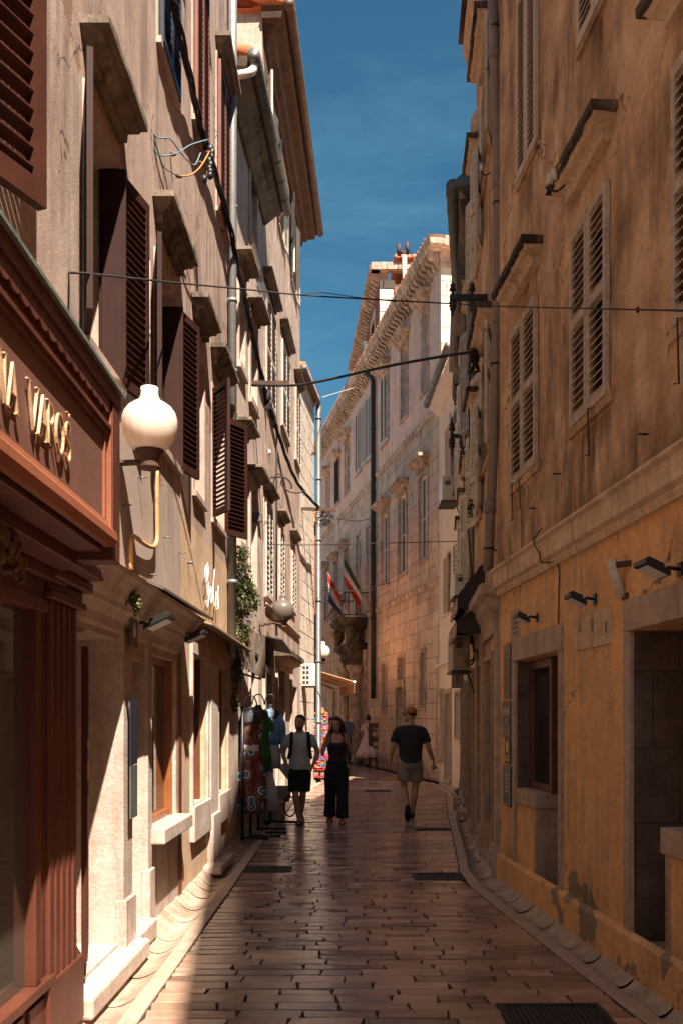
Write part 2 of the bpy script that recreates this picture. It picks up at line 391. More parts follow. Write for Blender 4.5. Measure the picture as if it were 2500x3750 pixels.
# ---------------------------------------------------------------- building system
class Bld:
    def __init__(s, name, label, cat, F, H, wallmat, depth=6, z0=-.05):
        s.F, s.H, s.m, s.depth, s.z0 = F, H, wallmat, depth, z0
        s.o = thing(name, label, cat, F.P(F.len / 2, 0, -.5))
        s.holes = []; s.recess = .3; s.zones = []
    def finish(s, zones=None, sides=True, top=True):
        """zones: list of (material, u0,u1,z0,z1, name); holes are cut from each"""
        F = s.F
        for (m, a, b, c, d, nm) in (zones or [(s.m, 0, F.len, s.z0, s.H, 'wall')]):
            mb = MB()
            hs = [h for h in s.holes if h[0] < b - .001 and h[1] > a + .001 and h[2] < d - .001 and h[3] > c + .001]
            us = sorted({a, b} | {min(max(x, a), b) for h in hs for x in h[:2]})
            zs = sorted({c, d} | {min(max(x, c), d) for h in hs for x in h[2:4]})
            for i in range(len(us) - 1):
                for j in range(len(zs) - 1):
                    uu, zz = (us[i] + us[i + 1]) / 2, (zs[j] + zs[j + 1]) / 2
                    if any(h[0] < uu < h[1] and h[2] < zz < h[3] for h in hs): continue
                    mb.quad(F.P(us[i], zs[j]), F.P(us[i + 1], zs[j]), F.P(us[i + 1], zs[j + 1]), F.P(us[i], zs[j + 1]))
            for h in hs:
                h0, h1, g0, g1 = max(h[0], a), min(h[1], b), max(h[2], c), min(h[3], d); r = h[4]
                if h[0] >= a: mb.quad(F.P(h0, g0), F.P(h0, g1), F.P(h0, g1, -r), F.P(h0, g0, -r))
                if h[1] <= b: mb.quad(F.P(h1, g0), F.P(h1, g1), F.P(h1, g1, -r), F.P(h1, g0, -r))
                if h[3] <= d: mb.quad(F.P(h0, g1), F.P(h1, g1), F.P(h1, g1, -r), F.P(h0, g1, -r))
                if h[2] >= c: mb.quad(F.P(h0, g0), F.P(h1, g0), F.P(h1, g0, -r), F.P(h0, g0, -r))
            mb.build(nm, m, s.o)
        if sides:
            mb = MB(); e = .003; D = s.depth; H = s.H; L = F.len
            mb.quad(F.P(e, s.z0, -e), F.P(e, s.z0, -D), F.P(e, H, -D), F.P(e, H, -e))
            mb.quad(F.P(L - e, s.z0, -e), F.P(L - e, s.z0, -D), F.P(L - e, H, -D), F.P(L - e, H, -e))
            mb.quad(F.P(e, s.z0, -D), F.P(L - e, s.z0, -D), F.P(L - e, H, -D), F.P(e, H, -D))
            if top: mb.quad(F.P(e, H, -e), F.P(L - e, H, -e), F.P(L - e, H, -D), F.P(e, H, -D))
            mb.build('side_wall', s.m, s.o)
        return s.o

def leaf(parent, F, hu, hd, side, ang, w, z0, z1, m, rails=(), th=.035, slat=.052, st=.055, flip=1, name='shutter', cover=.85):
    c, sn = math.cos(R(ang)), math.sin(R(ang))
    a = (F.t * side * c + F.n * sn); a = Vector((a.x, a.y, 0)).normalized()
    b = (F.n * c - F.t * side * sn); b = Vector((b.x, b.y, 0)).normalized() * th
    o = F.P(hu, z0, hd); up = Vector((0, 0, 1))
    mb = MB()
    mb.box(o, a * st, b, up * (z1 - z0)); mb.box(o + a * (w - st), a * st, b, up * (z1 - z0))
    rs = [0, *[r * (z1 - z0) for r in rails], z1 - z0]
    for i, r in enumerate(rs):
        lo = r if i == 0 else (r - st * 1.3 if i == len(rs) - 1 else r - st * .6)
        mb.box(o + a * (st + .001) + up * lo, a * (w - 2 * st - .002), b, up * st * 1.3)
    for i in range(len(rs) - 1):
        lo = rs[i] + (st * 1.3 if i == 0 else st * .75); hi = rs[i + 1] - st * (1.3 if i == len(rs) - 2 else .65)
        n = max(1, int((hi - lo) / slat)); dz = (hi - lo) / n
        for k in range(n):
            q = o + a * st + up * (lo + dz * (k + .1)) + b * (.95 if flip > 0 else .05)
            mb.box(q, a * (w - 2 * st), b * (-.9 * flip) + up * dz * cover, up * .009)
    return mb.build(name, m, parent)

def hood(parent, F, u0, u1, z, h=.2, d=.18, m='stone_hood', name='lintel', jit=.006):
    mb = MB()
    mb.prof(F, u0, u1, [(0, z - h), (d * .35, z - h), (d * .35, z - h * .72), (d * .5, z - h * .6), (d * .72, z - h * .52), (d * .8, z - h * .34), (d, z - h * .28), (d, z - h * .03), (d * .9, z), (0, z + .01)], jit=jit, seg=10)
    if m == 'stone_mossy':
        m = 'stone_band'; q = MB()
        q.prof(F, u0 - .006, u1 + .006, [(d * .78, z - h * .34), (d * 1.01, z - h * .30), (d * 1.02, z - h * .02), (d * .9, z + .006), (0, z + .02)], jit=jit, seg=14); q.build('weathered_lip', M['stone_mossy'], parent)
    return mb.build(name, M[m], parent)

def win(B, px0, px1, py0, py1, style='glass', sur='stone_frame', sw=.09, sd=.03, dep=.16, frame='frame_white', glassm='glass', rows=2, cols=2,
        shm='shutter_white', ang=(165, 165), lw=None, hoodspec=None, sill=True, uv=None, zz=None, rails=(.45,), name='window', rec=None, pane=True, flip=1, fw=.045, slat=.06):
    F = B.F
    if uv: u0, u1 = uv
    else: u0, u1 = F.u(px0), F.u(px1)
    if zz: z0, z1 = zz
    else:
        pm = (px0 + px1) / 2; z1, z0 = F.z(pm, py0), F.z(pm, py1)
    B.holes.append((u0, u1, z0, z1, rec or dep + .06))
    w = u1 - u0
    mb = MB()
    if sur:
        mb.fbox(F, u0 - sw, u0, z0, z1, -.02, sd); mb.fbox(F, u1, u1 + sw, z0, z1, -.02, sd)
        mb.fbox(F, u0 - sw, u1 + sw, z1, z1 + sw, -.02, sd + .003)
        mb.fbox(F, u0 - sw, u1 + sw, z0 - sw * .8, z0, -.02, sd + (.03 if sill else .003))
        root = mb.build(name, M[sur], B.o, jitter=.004)
    else:
        e = .002
        mb.fbox(F, u0 + e, u0 + fw, z0 + e, z1 - e, -dep - .03, -dep + .03); mb.fbox(F, u1 - fw, u1 - e, z0 + e, z1 - e, -dep - .03, -dep + .03)
        mb.fbox(F, u0 + fw, u1 - fw, z1 - fw, z1 - e, -dep - .03, -dep + .03); mb.fbox(F, u0 + fw, u1 - fw, z0 + e, z0 + fw, -dep - .03, -dep + .03)
        root = mb.build(name, M[frame], B.o)
    if pane:
        p = MB(); p.fbox(F, u0 + .004, u1 - .004, z0 + .004, z1 - .004, -dep - .02, -dep - .012); p.build('pane', M[glassm], root)
        if style in ('glass', 'open'):
            g = MB()
            if sur:
                g.fbox(F, u0 + .003, u0 + fw, z0 + .003, z1 - .003, -dep - .03, -dep + .03); g.fbox(F, u1 - fw, u1 - .003, z0 + .003, z1 - .003, -dep - .03, -dep + .03)
                g.fbox(F, u0 + fw, u1 - fw, z1 - fw, z1 - .003, -dep - .03, -dep + .03); g.fbox(F, u0 + fw, u1 - fw, z0 + .003, z0 + fw, -dep - .03, -dep + .03)
            for i in range(1, cols):
                x = u0 + w * i / cols; g.fbox(F, x - .022, x + .022, z0 + fw, z1 - fw, -dep - .025, -dep + .022)
            for j in range(1, rows):
                y = z0 + (z1 - z0) * j / rows; g.fbox(F, u0 + fw, u1 - fw, y - .014, y + .014, -dep - .02, -dep + .016)
            if g.v: g.build('frame', M[frame], root)
    if style == 'closed':
        leaf(root, F, u0 + .006, -.075, 1, 0, w / 2 - .01, z0 + .01, z1 - .01, M[shm], rails, flip=flip)
        leaf(root, F, u1 - .006, -.075, -1, 0, w / 2 - .01, z0 + .01, z1 - .01, M[shm], rails, flip=flip)
    if style == 'flush':
        e_ = max(sd, 0) + .006
        leaf(root, F, u0 - .01, e_, 1, 0, w / 2 + .003, z0 - .01, z1 + .01, M[shm], rails, cover=.55, slat=slat); leaf(root, F, u1 + .01, e_, -1, 0, w / 2 + .003, z0 - .01, z1 + .01, M[shm], rails, cover=.55, slat=slat)
    if style == 'open':
        lw = lw or w / 2
        if ang[0] is not None: leaf(root, F, u0 - .01, sd + .015, 1, ang[0], lw, z0, z1, M[shm], rails, flip=flip)
        if ang[1] is not None: leaf(root, F, u1 + .01, sd + .015, -1, ang[1], lw, z0, z1, M[shm], rails, flip=flip)
    if hoodspec:
        zt, e = hoodspec[0], hoodspec[1]
        hood(root, F, u0 - e, u1 + e, zt if zt < 100 else F.z((px0 + px1) / 2, zt), h=hoodspec[2], d=hoodspec[3], m=hoodspec[4])
    return root, (u0, u1, z0, z1)

def pipe(parent, pts, r, m, name='downpipe', bands=(), n=10, bm=None):
    mb = MB(); mb.tube(pts, r, n)
    for (p, q) in bands: mb.tube([p, q], r * 1.18, n)
    return mb.build(name, M[m], parent)

def stain(parent, F, u0, u1, z0, z1, k=.8, up=False, d=.004):
    """run-off stain, strongest at z1 (or at z0 when up), fading out along its length and at its sides"""
    mb = MB(); nu, nz_ = 10, 12
    for i in range(nu):
        for j in range(nz_):
            a, b = u0 + (u1 - u0) * i / nu, u0 + (u1 - u0) * (i + 1) / nu; c, e = z0 + (z1 - z0) * j / nz_, z0 + (z1 - z0) * (j + 1) / nz_
            f = (1 - (j + .5) / nz_) if up else (j + .5) / nz_
            s = min(1, 2.2 * min((i + .5) / nu, 1 - (i + .5) / nu)); v = k * f ** 1.3 * s
            mb.add([F.P(a, c, d), F.P(b, c, d), F.P(b, e, d), F.P(a, e, d)], [(0, 1, 2, 3)], False, (v, v, v))
    return mb.build('run_off_stain', M['damp'], parent, recalc=False)
def vpipe(parent, F, u, d, z0, z1, r, m, step=2.0, extra_top=(), extra_bot=(), name='downpipe', u2=None):
    u2 = u if u2 is None else u2
    pts = list(extra_bot) + [F.P(u, z0, d), F.P(u2, z1, d)] + list(extra_top)
    bands = []; k = z0 + .6
    while k < z1 - .1:
        uu = u + (u2 - u) * (k - z0) / (z1 - z0)
        bands.append((F.P(uu, k, d), F.P(uu, k + .05, d))); k += step
    return pipe(parent, pts, r, m, name, bands)

def gutter(parent, F, u0, u1, z, d, r=.075, m='zinc', step=.55):
    mb = MB(); mb.tube([F.P(u0, z, d), F.P(u1, z, d)], r, 14)
    k = u0 + .2
    while k < u1:
        mb.tube([F.P(k, z, d), F.P(k + .025, z, d)], r * 1.07, 14); k += step
    return mb.build('gutter', M[m], parent)

def tile_roof(parent, F, u0, u1, z, dout, run=3.0, rise=.9, name='roof', w=.2):
    mb = MB(); n = max(2, int((u1 - u0) / w)); rows = 6
    for i in range(n):
        u = u0 + (u1 - u0) * (i + .5) / n
        for j in range(rows):
            c = rnd.uniform(.7, 1.25); c = (c, c * rnd.uniform(.9, 1.1), c)
            a, b = j / rows, (j + 1.12) / rows
            pa = F.P(u, z + rise * a + .02, dout - run * a); pb = F.P(u, z + rise * b, dout - run * b)
            mb.tube([pa, pb], [w * .52, w * .44], 8, col=c)
    mb.quad(F.P(u0, z - .03, dout - .02), F.P(u1, z - .03, dout - .02), F.P(u1, z - .03 + rise, dout - run), F.P(u0, z - .03 + rise, dout - run))
    mb.quad(F.P(u0, z - .1, dout - .02), F.P(u1, z - .1, dout - .02), F.P(u1, z - .1, dout - run), F.P(u0, z - .1, dout - run))
    return mb.build(name, M['roof_tile'], parent)

# ================================================================ LEFT 1: cream building with four first-floor windows
L1 = Fac((-1.56, 2.0), (-1.46, 13.3), 1)
L1 = Fac((-1.598, 2.3), (-1.46, 13.3), 1)
B = Bld('plaster_house', 'cream and ochre plaster house nearest on the left with brown open shutters over small shops', 'house', L1, 12.4, M['plaster_cream'])
def L1win(a, b, shm, angs, z=(3.98, 5.45), lw=.46, hp=None, hz=5.88, **k):
    u0, u1 = L1.u(a), L1.u(b)
    e = k.pop('e', .14)
    return win(B, 0, 0, 0, 0, 'open', sur='plaster_cream', sw=.07, sd=.015, uv=(u0, u1), zz=z, shm=shm, ang=angs, lw=lw, frame='shutter_brown', rows=1,
               hoodspec=(hz, e, .2, .18, 'stone_hood'), rails=(), dep=.22, **k)
for (a, b, sh, an) in ((314, 432, 'shutter_brown', (163, 168)), (570, 648, 'shutter_brown', (166, 166)), (777, 818, 'shutter_brown', (150, 150))):
    L1win(a, b, sh, an, rec=.3, hz=5.86 if a < 400 else 5.95)
for px in (432, 648):
    q = MB(); ub_ = L1.u(px); q.fbox(L1, ub_ - .035, ub_ - .002, 3.98, 5.45, -.12, .062); q.fbox(L1, ub_ - .05, ub_ - .036, 4.0, 5.43, -.10, .04); q.build('folded_casement', M['shutter_brown'], B.o, bevel=.003)
# window without shutters, white inner reveal
L1win(708, 745, 'shutter_brown', (None, None), rec=.3, hz=5.95)
# second floor
for (a, b, z, sh, an, hz) in ((314, 432, (7.2, 8.9), 'shutter_navy', (160, 160), 9.3), (578, 642, (7.3, 8.9), 'shutter_navy', (160, 160), 9.3),
                         (706, 750, (7.75, 9.5), 'shutter_red', (150, 158), 9.85), (793, 829, (7.72, 9.48), 'shutter_red', (150, 158), 9.75)):
    win(B, 0, 0, 0, 0, 'flush', sur='plaster_cream', sw=.07, sd=.015, uv=(L1.u(a), L1.u(b)), zz=z, shm=sh, rails=(), hoodspec=(hz, .12, .2, .18, 'stone_hood'))
# big old shutter cut by the left edge of the photograph
u0 = L1.u(-260, 0)
r_, _ = win(B, 0, 0, 0, 0, 'open', sur='plaster_cream', sw=.06, sd=.01, uv=(L1.uof((-1.6, 3.15)), L1.uof((-1.6, 4.1))), zz=(4.15, 5.6), shm='shutter_red', ang=(None, None), rails=(), dep=.2, frame='wood_redbrown', rec=.3)
leaf(r_, L1, L1.uof((-1.6, 4.12)), .03, -1, 158, .50, 4.02, 5.7, M['wood_redbrown'], th=.05, slat=.085, st=.085, cover=.35)
mb = MB(); mb.fbox(L1, L1.uof((0, 4.15)), L1.uof((0, 4.6)), 3.72, 3.80, 0, .12); mb.fbox(L1, L1.uof((0, 4.2)), L1.uof((0, 4.3)), 3.5, 3.72, 0, .09)
mb.build('bracket', M['wood_redbrown'], B.o, bevel=.006)

# ground-floor openings of L1 (u from pixels)
uA0 = L1.uof((-1.6, 5.62)); uA1 = L1.u(436) - .02
G = {}
def opening(u0, u1, z0, z1, rec): B.holes.append((u0, u1, z0, z1, rec))
opening(uA0, uA1, .12, 2.22, .42)                       # doorway behind the brown shop
uP0, uP1 = L1.u(436), L1.u(468)
uD0, uD1 = L1.u(468), L1.u(528); opening(uD0, uD1, .10, 2.12, .30)
uW0, uW1 = L1.u(545), L1.u(644); zW0, zW1 = L1.z(600, 3050), 2.20
opening(uW0, uW1, .80, zW1, .22)
for (a, b, t, bt) in ((700, 754, 2405, 2940), (795, 829, 2450, 2900)):
    opening(L1.u(a), L1.u(b), L1.z((a + b) / 2, bt), L1.z((a + b) / 2, t), .2)
uX = L1.u(662)
zA = 2.62
B.finish([(M['plaster_cream'], 0, L1.len, 3.62, 12.4, 'wall'), (M['plaster_grey'], 0, uX, zA, 3.62, 'wall'), (M['plaster_ochre'], uX, L1.len, -.05, 3.62, 'wall'),
          (M['stone_left'], 0, uX, -.05, zA, 'wall')])
L1B = B.o
def fb(name, m, parent, boxes, F=L1, **k):
    q = MB()
    for b in boxes: q.fbox(F, *b)
    return q.build(name, M[m], parent, **k)
# pilasters, sills
fb('pilaster', 'stone_left', L1B, [(uP0 - .01, uP1 + .01, 0, 2.3, -.02, .035), (uP0 - .03, uP1 + .03, 0, .42, -.02, .06)], bevel=.01)
fb('pilaster', 'stone_left', L1B, [(uD1 + .005, uD1 + .17, 0, 2.3, -.02, .03), (uD1 - .01, uD1 + .19, 0, .5, -.02, .05)], bevel=.01)
fb('doorstep', 'stone_left', L1B, [(uD0 - .02, uD1 + .02, -.02, .13, -.3, .10)], bevel=.015)
fb('doorstep', 'stone_left', L1B, [(uA0, uA1 + .3, -.03, .10, -.42, .16)], bevel=.02)
w = fb('shop_window', 'wood_orange', L1B, [(uW0 + .002, uW0 + .05, .802, zW1 - .002, -.14, -.07), (uW1 - .05, uW1 - .002, .802, zW1 - .002, -.14, -.03), (uW0 + .05, uW1 - .05, .802, .86, -.14, -.05), (uW0 + .05, uW1 - .05, zW1 - .06, zW1 - .002, -.14, -.07)])
fb('pane', 'glass_shop', w, [(uW0 + .05, uW1 - .05, .86, zW1 - .06, -.11, -.10)])
fb('sill', 'stone_left', w, [(uW0 - .04, uW1 + .12, .68, .80, -.1, .14)], bevel=.012, jitter=.005)
fb('picture_card', 'paper', w, [(uW0 + .2, uW0 + .42, .98, 1.16, -.099, -.094)])
for (a, b, t, bt) in ((700, 754, 2405, 2940), (795, 829, 2450, 2900)):
    a0, a1 = L1.u(a), L1.u(b); z0, z1 = L1.z((a + b) / 2, bt), L1.z((a + b) / 2, t)
    w = fb('shop_window', 'stone_left', L1B, [(a0 - .07, a0, z0 - .01, z1, -.02, .03), (a1, a1 + .1, z0, z1, -.02, .03), (a0 - .07, a1 + .1, z1, z1 + .12, -.02, .033), (a0 - .07, a1 + .1, z0 - .35, z0, -.02, .05)], bevel=.006)
    fb('frame', 'wood_door', w, [(a0 + .002, a0 + .06, z0 + .002, z1 - .002, -.17, -.1), (a1 - .08, a1 - .002, z0 + .002, z1 - .002, -.17, -.06)])
    fb('pane', 'glass', w, [(a0 + .06, a1 - .08, z0 + .002, z1 - .002, -.17, -.16)])
fb('pilaster', 'stone_left', L1B, [(L1.u(762), L1.u(788), 0, 2.3, -.02, .04), (L1.u(762) - .02, L1.u(788) + .02, 0, .6, -.02, .07)], bevel=.01)
fb('doorstep', 'stone_left', L1B, [(L1.u(745), L1.u(800), -.02, .07, -.02, .2)], bevel=.02)
# doors behind the openings
d = fb('door', 'wood_door', L1B, [(uA0 + .01, uA1 - .01, .1, 2.2, -.41, -.37)])
d = fb('door', 'wood_door', L1B, [(uD0 + .01, uD1 - .01, .1, 2.1, -.29, -.25)])
fb('pane', 'glass', d, [(uD0 + .09, uD1 - .09, .9, 1.95, -.25, -.245)])
# open glazed door leaf near the brown shop
dl = thing('glass_door', 'narrow glazed wooden door standing open between the brown shopfront and the white pilaster', 'door', (-1.5, 5.95, .2))
mb = MB(); o_ = Vector((-1.62, 6.25, .25)); a_ = Vector((.10, -.42, 0)); n_ = Vector((.035, .01, 0)); up = Vector((0, 0, 1))
for (x0, x1, z0, z1) in ((0, .14, 0, 1.85), (.86, 1, 0, 1.85), (.14, .86, 0, .12), (.14, .86, 1.75, 1.85), (.14, .86, 1.2, 1.25)):
    mb.box(o_ + a_ * x0 + up * z0, a_ * (x1 - x0), n_, up * (z1 - z0))
mb.build('door_frame', M['wood_redbrown'], dl, bevel=.004)
mb = MB(); mb.box(o_ + a_ * .14 + n_ * .4 + up * .12, a_ * .72, n_ * .2, up * 1.63); mb.build('pane', M['glass_shop'], dl)
# ground-floor stone cornice with metal sheet
c = MB(); c.prof(L1, L1.uof((-1.6, 5.3)), uX - .02, [(0, 2.26), (.025, 2.28), (.04, 2.34), (.075, 2.385), (.095, 2.40), (.105, 2.43), (.13, 2.46), (.15, 2.50), (.19, 2.55), (.225, 2.575), (.235, 2.60), (0, 2.66)], jit=.004, seg=12)
cn = c.build('stone_cornice', M['stone_left'], L1B)
mb = MB(); ua, ub = L1.u(470), L1.u(662)
mb.hexa([L1.P(ua, 2.72, .002), L1.P(ub, 2.72, .002), L1.P(ub + .1, 2.605, .30), L1.P(ua, 2.605, .26), L1.P(ua, 2.74, .002), L1.P(ub, 2.74, .002), L1.P(ub + .1, 2.625, .30), L1.P(ua, 2.625, .26)])
mb.build('metal_canopy', M['sheet_dark'], L1B)
mb = MB(); ua, ub = L1.u(706), L1.len + .05
mb.hexa([L1.P(ua, 2.68, .002), L1.P(ub, 2.66, .002), L1.P(ub, 2.55, .30), L1.P(ua, 2.62, .20), L1.P(ua, 2.70, .002), L1.P(ub, 2.68, .002), L1.P(ub, 2.57, .30), L1.P(ua, 2.64, .20)])
mb.build('metal_canopy', M['sheet_beige'], L1B)
fb('gap_stripe', 'wood_door', L1B, [(L1.u(652), L1.u(662), 0, 2.3, 0, .012)])  # flat dark red strip along the gap beside the ochre wall
# script lettering
mb = MB()
def curve_on(F, px, py, d=.05):
    return F.P(F.u(px, d), F.z(px, py, d), d)
def smooth(pts, k=6):
    out = []
    P_ = [Vector(p) for p in pts]; P_ = [P_[0]] + P_ + [P_[-1]]
    for i in range(1, len(P_) - 2):
        for j in range(k):
            t = j / k; a, b, c_, e = P_[i - 1], P_[i], P_[i + 1], P_[i + 2]
            out.append(.5 * ((2 * b) + (c_ - a) * t + (2 * a - 5 * b + 4 * c_ - e) * t * t + (3 * b - a - 3 * c_ + e) * t ** 3))
    out.append(P_[-2]); return out
GX = lambda x: 640 + x / 5.227
GY = lambda y: 1950 + y / 5.227
for st in ([(606, 620), (585, 700), (578, 850), (595, 960), (625, 900), (648, 700), (642, 575), (625, 640), (608, 900), (612, 1080), (622, 1200), (640, 1100), (650, 960), (655, 1100), (645, 1350), (620, 1440), (603, 1400), (605, 1300)],
           [(720, 1060), (695, 1045), (675, 1180), (680, 1330), (695, 1350), (710, 1200), (715, 1060), (708, 1300), (715, 1370)],
           [(722, 1340), (740, 1000), (760, 800), (765, 700), (755, 800), (745, 1200), (748, 1400), (760, 1410)],
           [(765, 1400), (790, 1300), (805, 1160), (795, 1150), (782, 1300), (785, 1470), (800, 1460)],
           [(815, 1400), (830, 1250), (836, 1020), (828, 1250), (825, 1480), (838, 1400), (840, 1250), (832, 1240)]):
    mb.tube(smooth([curve_on(L1, GX(x), GY(y), .04) for x, y in st], 4), .0052, 6)
ls = mb.build('script_lettering', M['pvc_white'], None)
tag(ls, 'white script lettering Galeb mounted on the ochre plaster wall', 'sign')

# ================================================================ brown shopfront
S0 = Fac((-1.477, 2.6), (-1.477, 5.62), 1)
sf = thing('shopfront', 'reddish brown wooden shopfront with gold letters NA VAROŠ at the left edge', 'shopfront', (-1.3, 4.3, 0))
S1 = Fac((-1.13, 2.5), (-1.13, 5.62), 1)
y = lambda Y: S0.uof((0, Y))
y1 = lambda Y: S1.uof((0, Y))
fb('stall_riser', 'wood_shop', sf, [(0, y(5.05), 0, .10, -.12, .03), (0, y(5.05), .10, .34, -.12, -.01), (0, y(5.05), .34, .39, -.12, .035), (0.0, y(4.62), .14, .30, -.01, .01), (y(4.7), y(5.0), .14, .30, -.01, .01)], F=S0, bevel=.006)
pn = fb('display_window', 'wood_shop', sf, [(y(4.78), y(4.86), .39, 2.2, -.12, .015), (y(4.86), y(4.93), .39, 2.2, -.12, -.02), (0, y(4.93), 2.2, 2.26, -.12, .03), (0, y(4.93), 2.26, 2.36, -.12, .01)], F=S0, bevel=.004)
fb('pane', 'glass_shop', pn, [(0, y(4.78), .39, 2.2, -.05, -.04)], F=S0)
pl = MB()
for k in range(5):
    a = 5.0 + k * .108
    pl.fbox(S0, y(a), y(a + .07), .34, 2.28, -.1, .02)
pl.fbox(S0, y(4.93), y(5.57), .34, 2.28, -.12, -.005)
pl.fbox(S0, y(4.95), y(5.60), 0, .36, -.12, .035)
pl.build('pilaster', M['wood_shop'], sf, bevel=.012)
fb('capital', 'wood_shop', sf, [(y(4.94), y(5.60), 2.28, 2.32, -.12, .05), (y(4.96), y(5.58), 2.32, 2.38, -.12, .03), (y(4.92), y(5.62), 2.38, 2.44, -.12, .08), (y(4.9), y(5.55), 2.44, 2.50, -.12, .16)], F=S0, bevel=.01)
fb('side_panel', 'wood_shop', sf, [(y(5.57), y(5.61), 0, 2.4, -.14, -.02)], F=S0)
# soffit + fascia
fb('soffit', 'wood_shop', sf, [(0, y(5.15), 2.36, 2.42, -.12, .06), (0, y(5.0), 2.42, 2.48, -.12, .2), (0, y(4.9), 2.48, 2.518, -.12, .33)], F=S0, bevel=.006)
bd = fb('sign_board', 'board_shop', sf, [(0, y1(4.9), 2.52, 3.08, -.35, 0)], F=S1)
mb = MB(); mb.prof(S1, 0, y1(4.8), [(0, 2.50), (.03, 2.50), (.055, 2.53), (.05, 2.57), (.02, 2.60), (.012, 2.625), (0, 2.63)], m0=False, m1=False); mb.build('moulding', M['copper_trim'], bd)
mb = MB(); mb.fbox(S1, y1(4.72), y1(4.745), 2.63, 3.03, 0, .012); mb.build('moulding', M['copper_trim'], bd)
mb = MB(); mb.fbox(S1, y1(4.80), y1(4.95), 2.44, 3.2, -.3, .032); mb.build('end_pilaster', M['wood_shop'], bd, bevel=.006)
mb = MB(); mb.fbox(S1, y1(4.785), y1(4.80), 2.5, 3.16, -.02, .026); mb.build('moulding', M['copper_trim'], bd)
mb = MB(); mb.fbox(S1, 0, y1(4.78), 3.03, 3.06, 0, .018); mb.fbox(S1, 0, y1(4.78), 3.06, 3.08, 0, .028); mb.fbox(S1, 0, y1(4.78), 3.08, 3.24, -.2, .010)
k = 2.55
while k < 4.72:
    pts = []
    for i in range(9):
        a = math.pi * i / 8; pts.append((y1(k + .055 - .055 * math.cos(a)), 3.155 - .03 * math.sin(a)))
    vs = [S1.P(u_, z_, .012) for u_, z_ in pts] + [S1.P(u_, z_, .026) for u_, z_ in pts] + [S1.P(pts[-1][0], 3.2, .012), S1.P(pts[0][0], 3.2, .012), S1.P(pts[-1][0], 3.2, .026), S1.P(pts[0][0], 3.2, .026)]
    mb.add(vs, [tuple(range(9)) + (18, 19), tuple(range(9, 18)) + (20, 21)] + [(i, i + 1, 10 + i, 9 + i) for i in range(8)]); k += .11
mb.fbox(S1, 0, y1(4.96), 3.2, 3.27, -.2, .035)
mb.build('crown', M['wood_shop'], bd)
mb = MB(); mb.hexa([S1.P(0, 3.30, -.42), S1.P(y1(4.98), 3.30, -.42), S1.P(y1(4.98), 3.272, .055), S1.P(0, 3.272, .055), S1.P(0, 3.33, -.42), S1.P(y1(4.98), 3.33, -.42), S1.P(y1(4.98), 3.29, .055), S1.P(0, 3.29, .055)])
mb.build('copper_cap', M['copper_green'], bd)
# letters
def letter(F, ch, u0, w, z0, h, parent, m='gold', d0=.008, d1=.019, th=.009):
    mb = MB()
    def bar(x0, y0, x1, y1_, t):
        a = Vector((u0 + x0 * w, z0 + y0 * h)); b = Vector((u0 + x1 * w, z0 + y1_ * h)); e = (b - a); nn = Vector((-e.y, e.x)).normalized() * t / 2
        q = [a + nn, b + nn, b - nn, a - nn]
        mb.hexa([F.P(p.x, p.y, d0) for p in q] + [F.P(p.x, p.y, d1) for p in q])
    def serif(x, y_, s=.3): bar(x - s / 2, y_, x + s / 2, y_, th * .6)
    def arc(cx, cy, rx, ry, a0, a1, t, n=12):
        pr = None
        for i in range(n + 1):
            a = R(a0 + (a1 - a0) * i / n); p = (cx + rx * math.cos(a), cy + ry * math.sin(a))
            if pr: bar(pr[0], pr[1], p[0], p[1], t)
            pr = p
    if ch == 'N': bar(.12, 0, .12, 1, th * .6); bar(.12, 1, .85, 0, th); bar(.85, 0, .85, 1, th * .6); serif(.12, 0); serif(.12, 1); serif(.85, 1)
    if ch == 'A': bar(.05, 0, .5, 1, th * .6); bar(.5, 1, .92, 0, th); bar(.25, .35, .75, .35, th * .5); serif(.05, 0); serif(.92, 0)
    if ch == 'V': bar(.06, 1, .5, 0, th); bar(.5, 0, .92, 1, th * .6); serif(.06, 1); serif(.92, 1)
    if ch == 'R': bar(.15, 0, .15, 1, th); arc(.2, .74, .45, .25, 90, -90, th * .8); bar(.4, .5, .9, 0, th); serif(.15, 0); serif(.1, 1)
    if ch == 'O': arc(.5, .5, .42, .48, 0, 360, th, 20)
    if ch == 'S': arc(.5, .74, .33, .24, 20, 270, th * .8); arc(.5, .26, .36, .24, 90, -160, th * .8); bar(.3, 1.22, .5, 1.1, th * .5); bar(.5, 1.1, .7, 1.22, th * .5)
    return mb.build('letter', M[m], parent)
for ch, p0, p1 in (('N', -6, 24), ('A', 28, 68), ('V', 104, 142), ('A', 140, 178), ('R', 174, 208), ('O', 205, 237), ('S', 239, 261)):
    a, b = S1.u(p0, .015), S1.u(p1, .015); letter(S1, ch, a, b - a, 2.725, .165, bd)
# carved gilded bracket at the left edge
br = MB()
mk('old_gilding', (.26, .13, .03), col2=(.05, .025, .012), scale=22, rough=.5, bump=.6, bscale=60)
for i in range(11):
    a = -1.4 + i * .28; l_ = .17 + .03 * math.sin(i * 2.2)
    c0 = Vector((-1.36, 3.72, 2.22)); dr_ = Vector((0, math.sin(a), .2 + math.cos(a)))
    br.tube(smooth([c0, c0 + dr_ * l_ * .45 + Vector((.05, 0, 0)), c0 + dr_ * l_ * .85 + Vector((.07, 0, -.01)), c0 + dr_ * l_ * .9 + Vector((.12, .01, -.05)), c0 + dr_ * l_ * .7 + Vector((.12, 0, -.06))], 4), [.02, .024, .026, .028, .028, .028, .026, .024, .022, .02, .02, .02, .018, .016, .012, .01, .008], 7)
br.lathe((-1.33, 3.72, 2.06), [(.02, 0), (.06, .03), (.075, .08), (.06, .13), (.07, .17), (.04, .2)], 10)
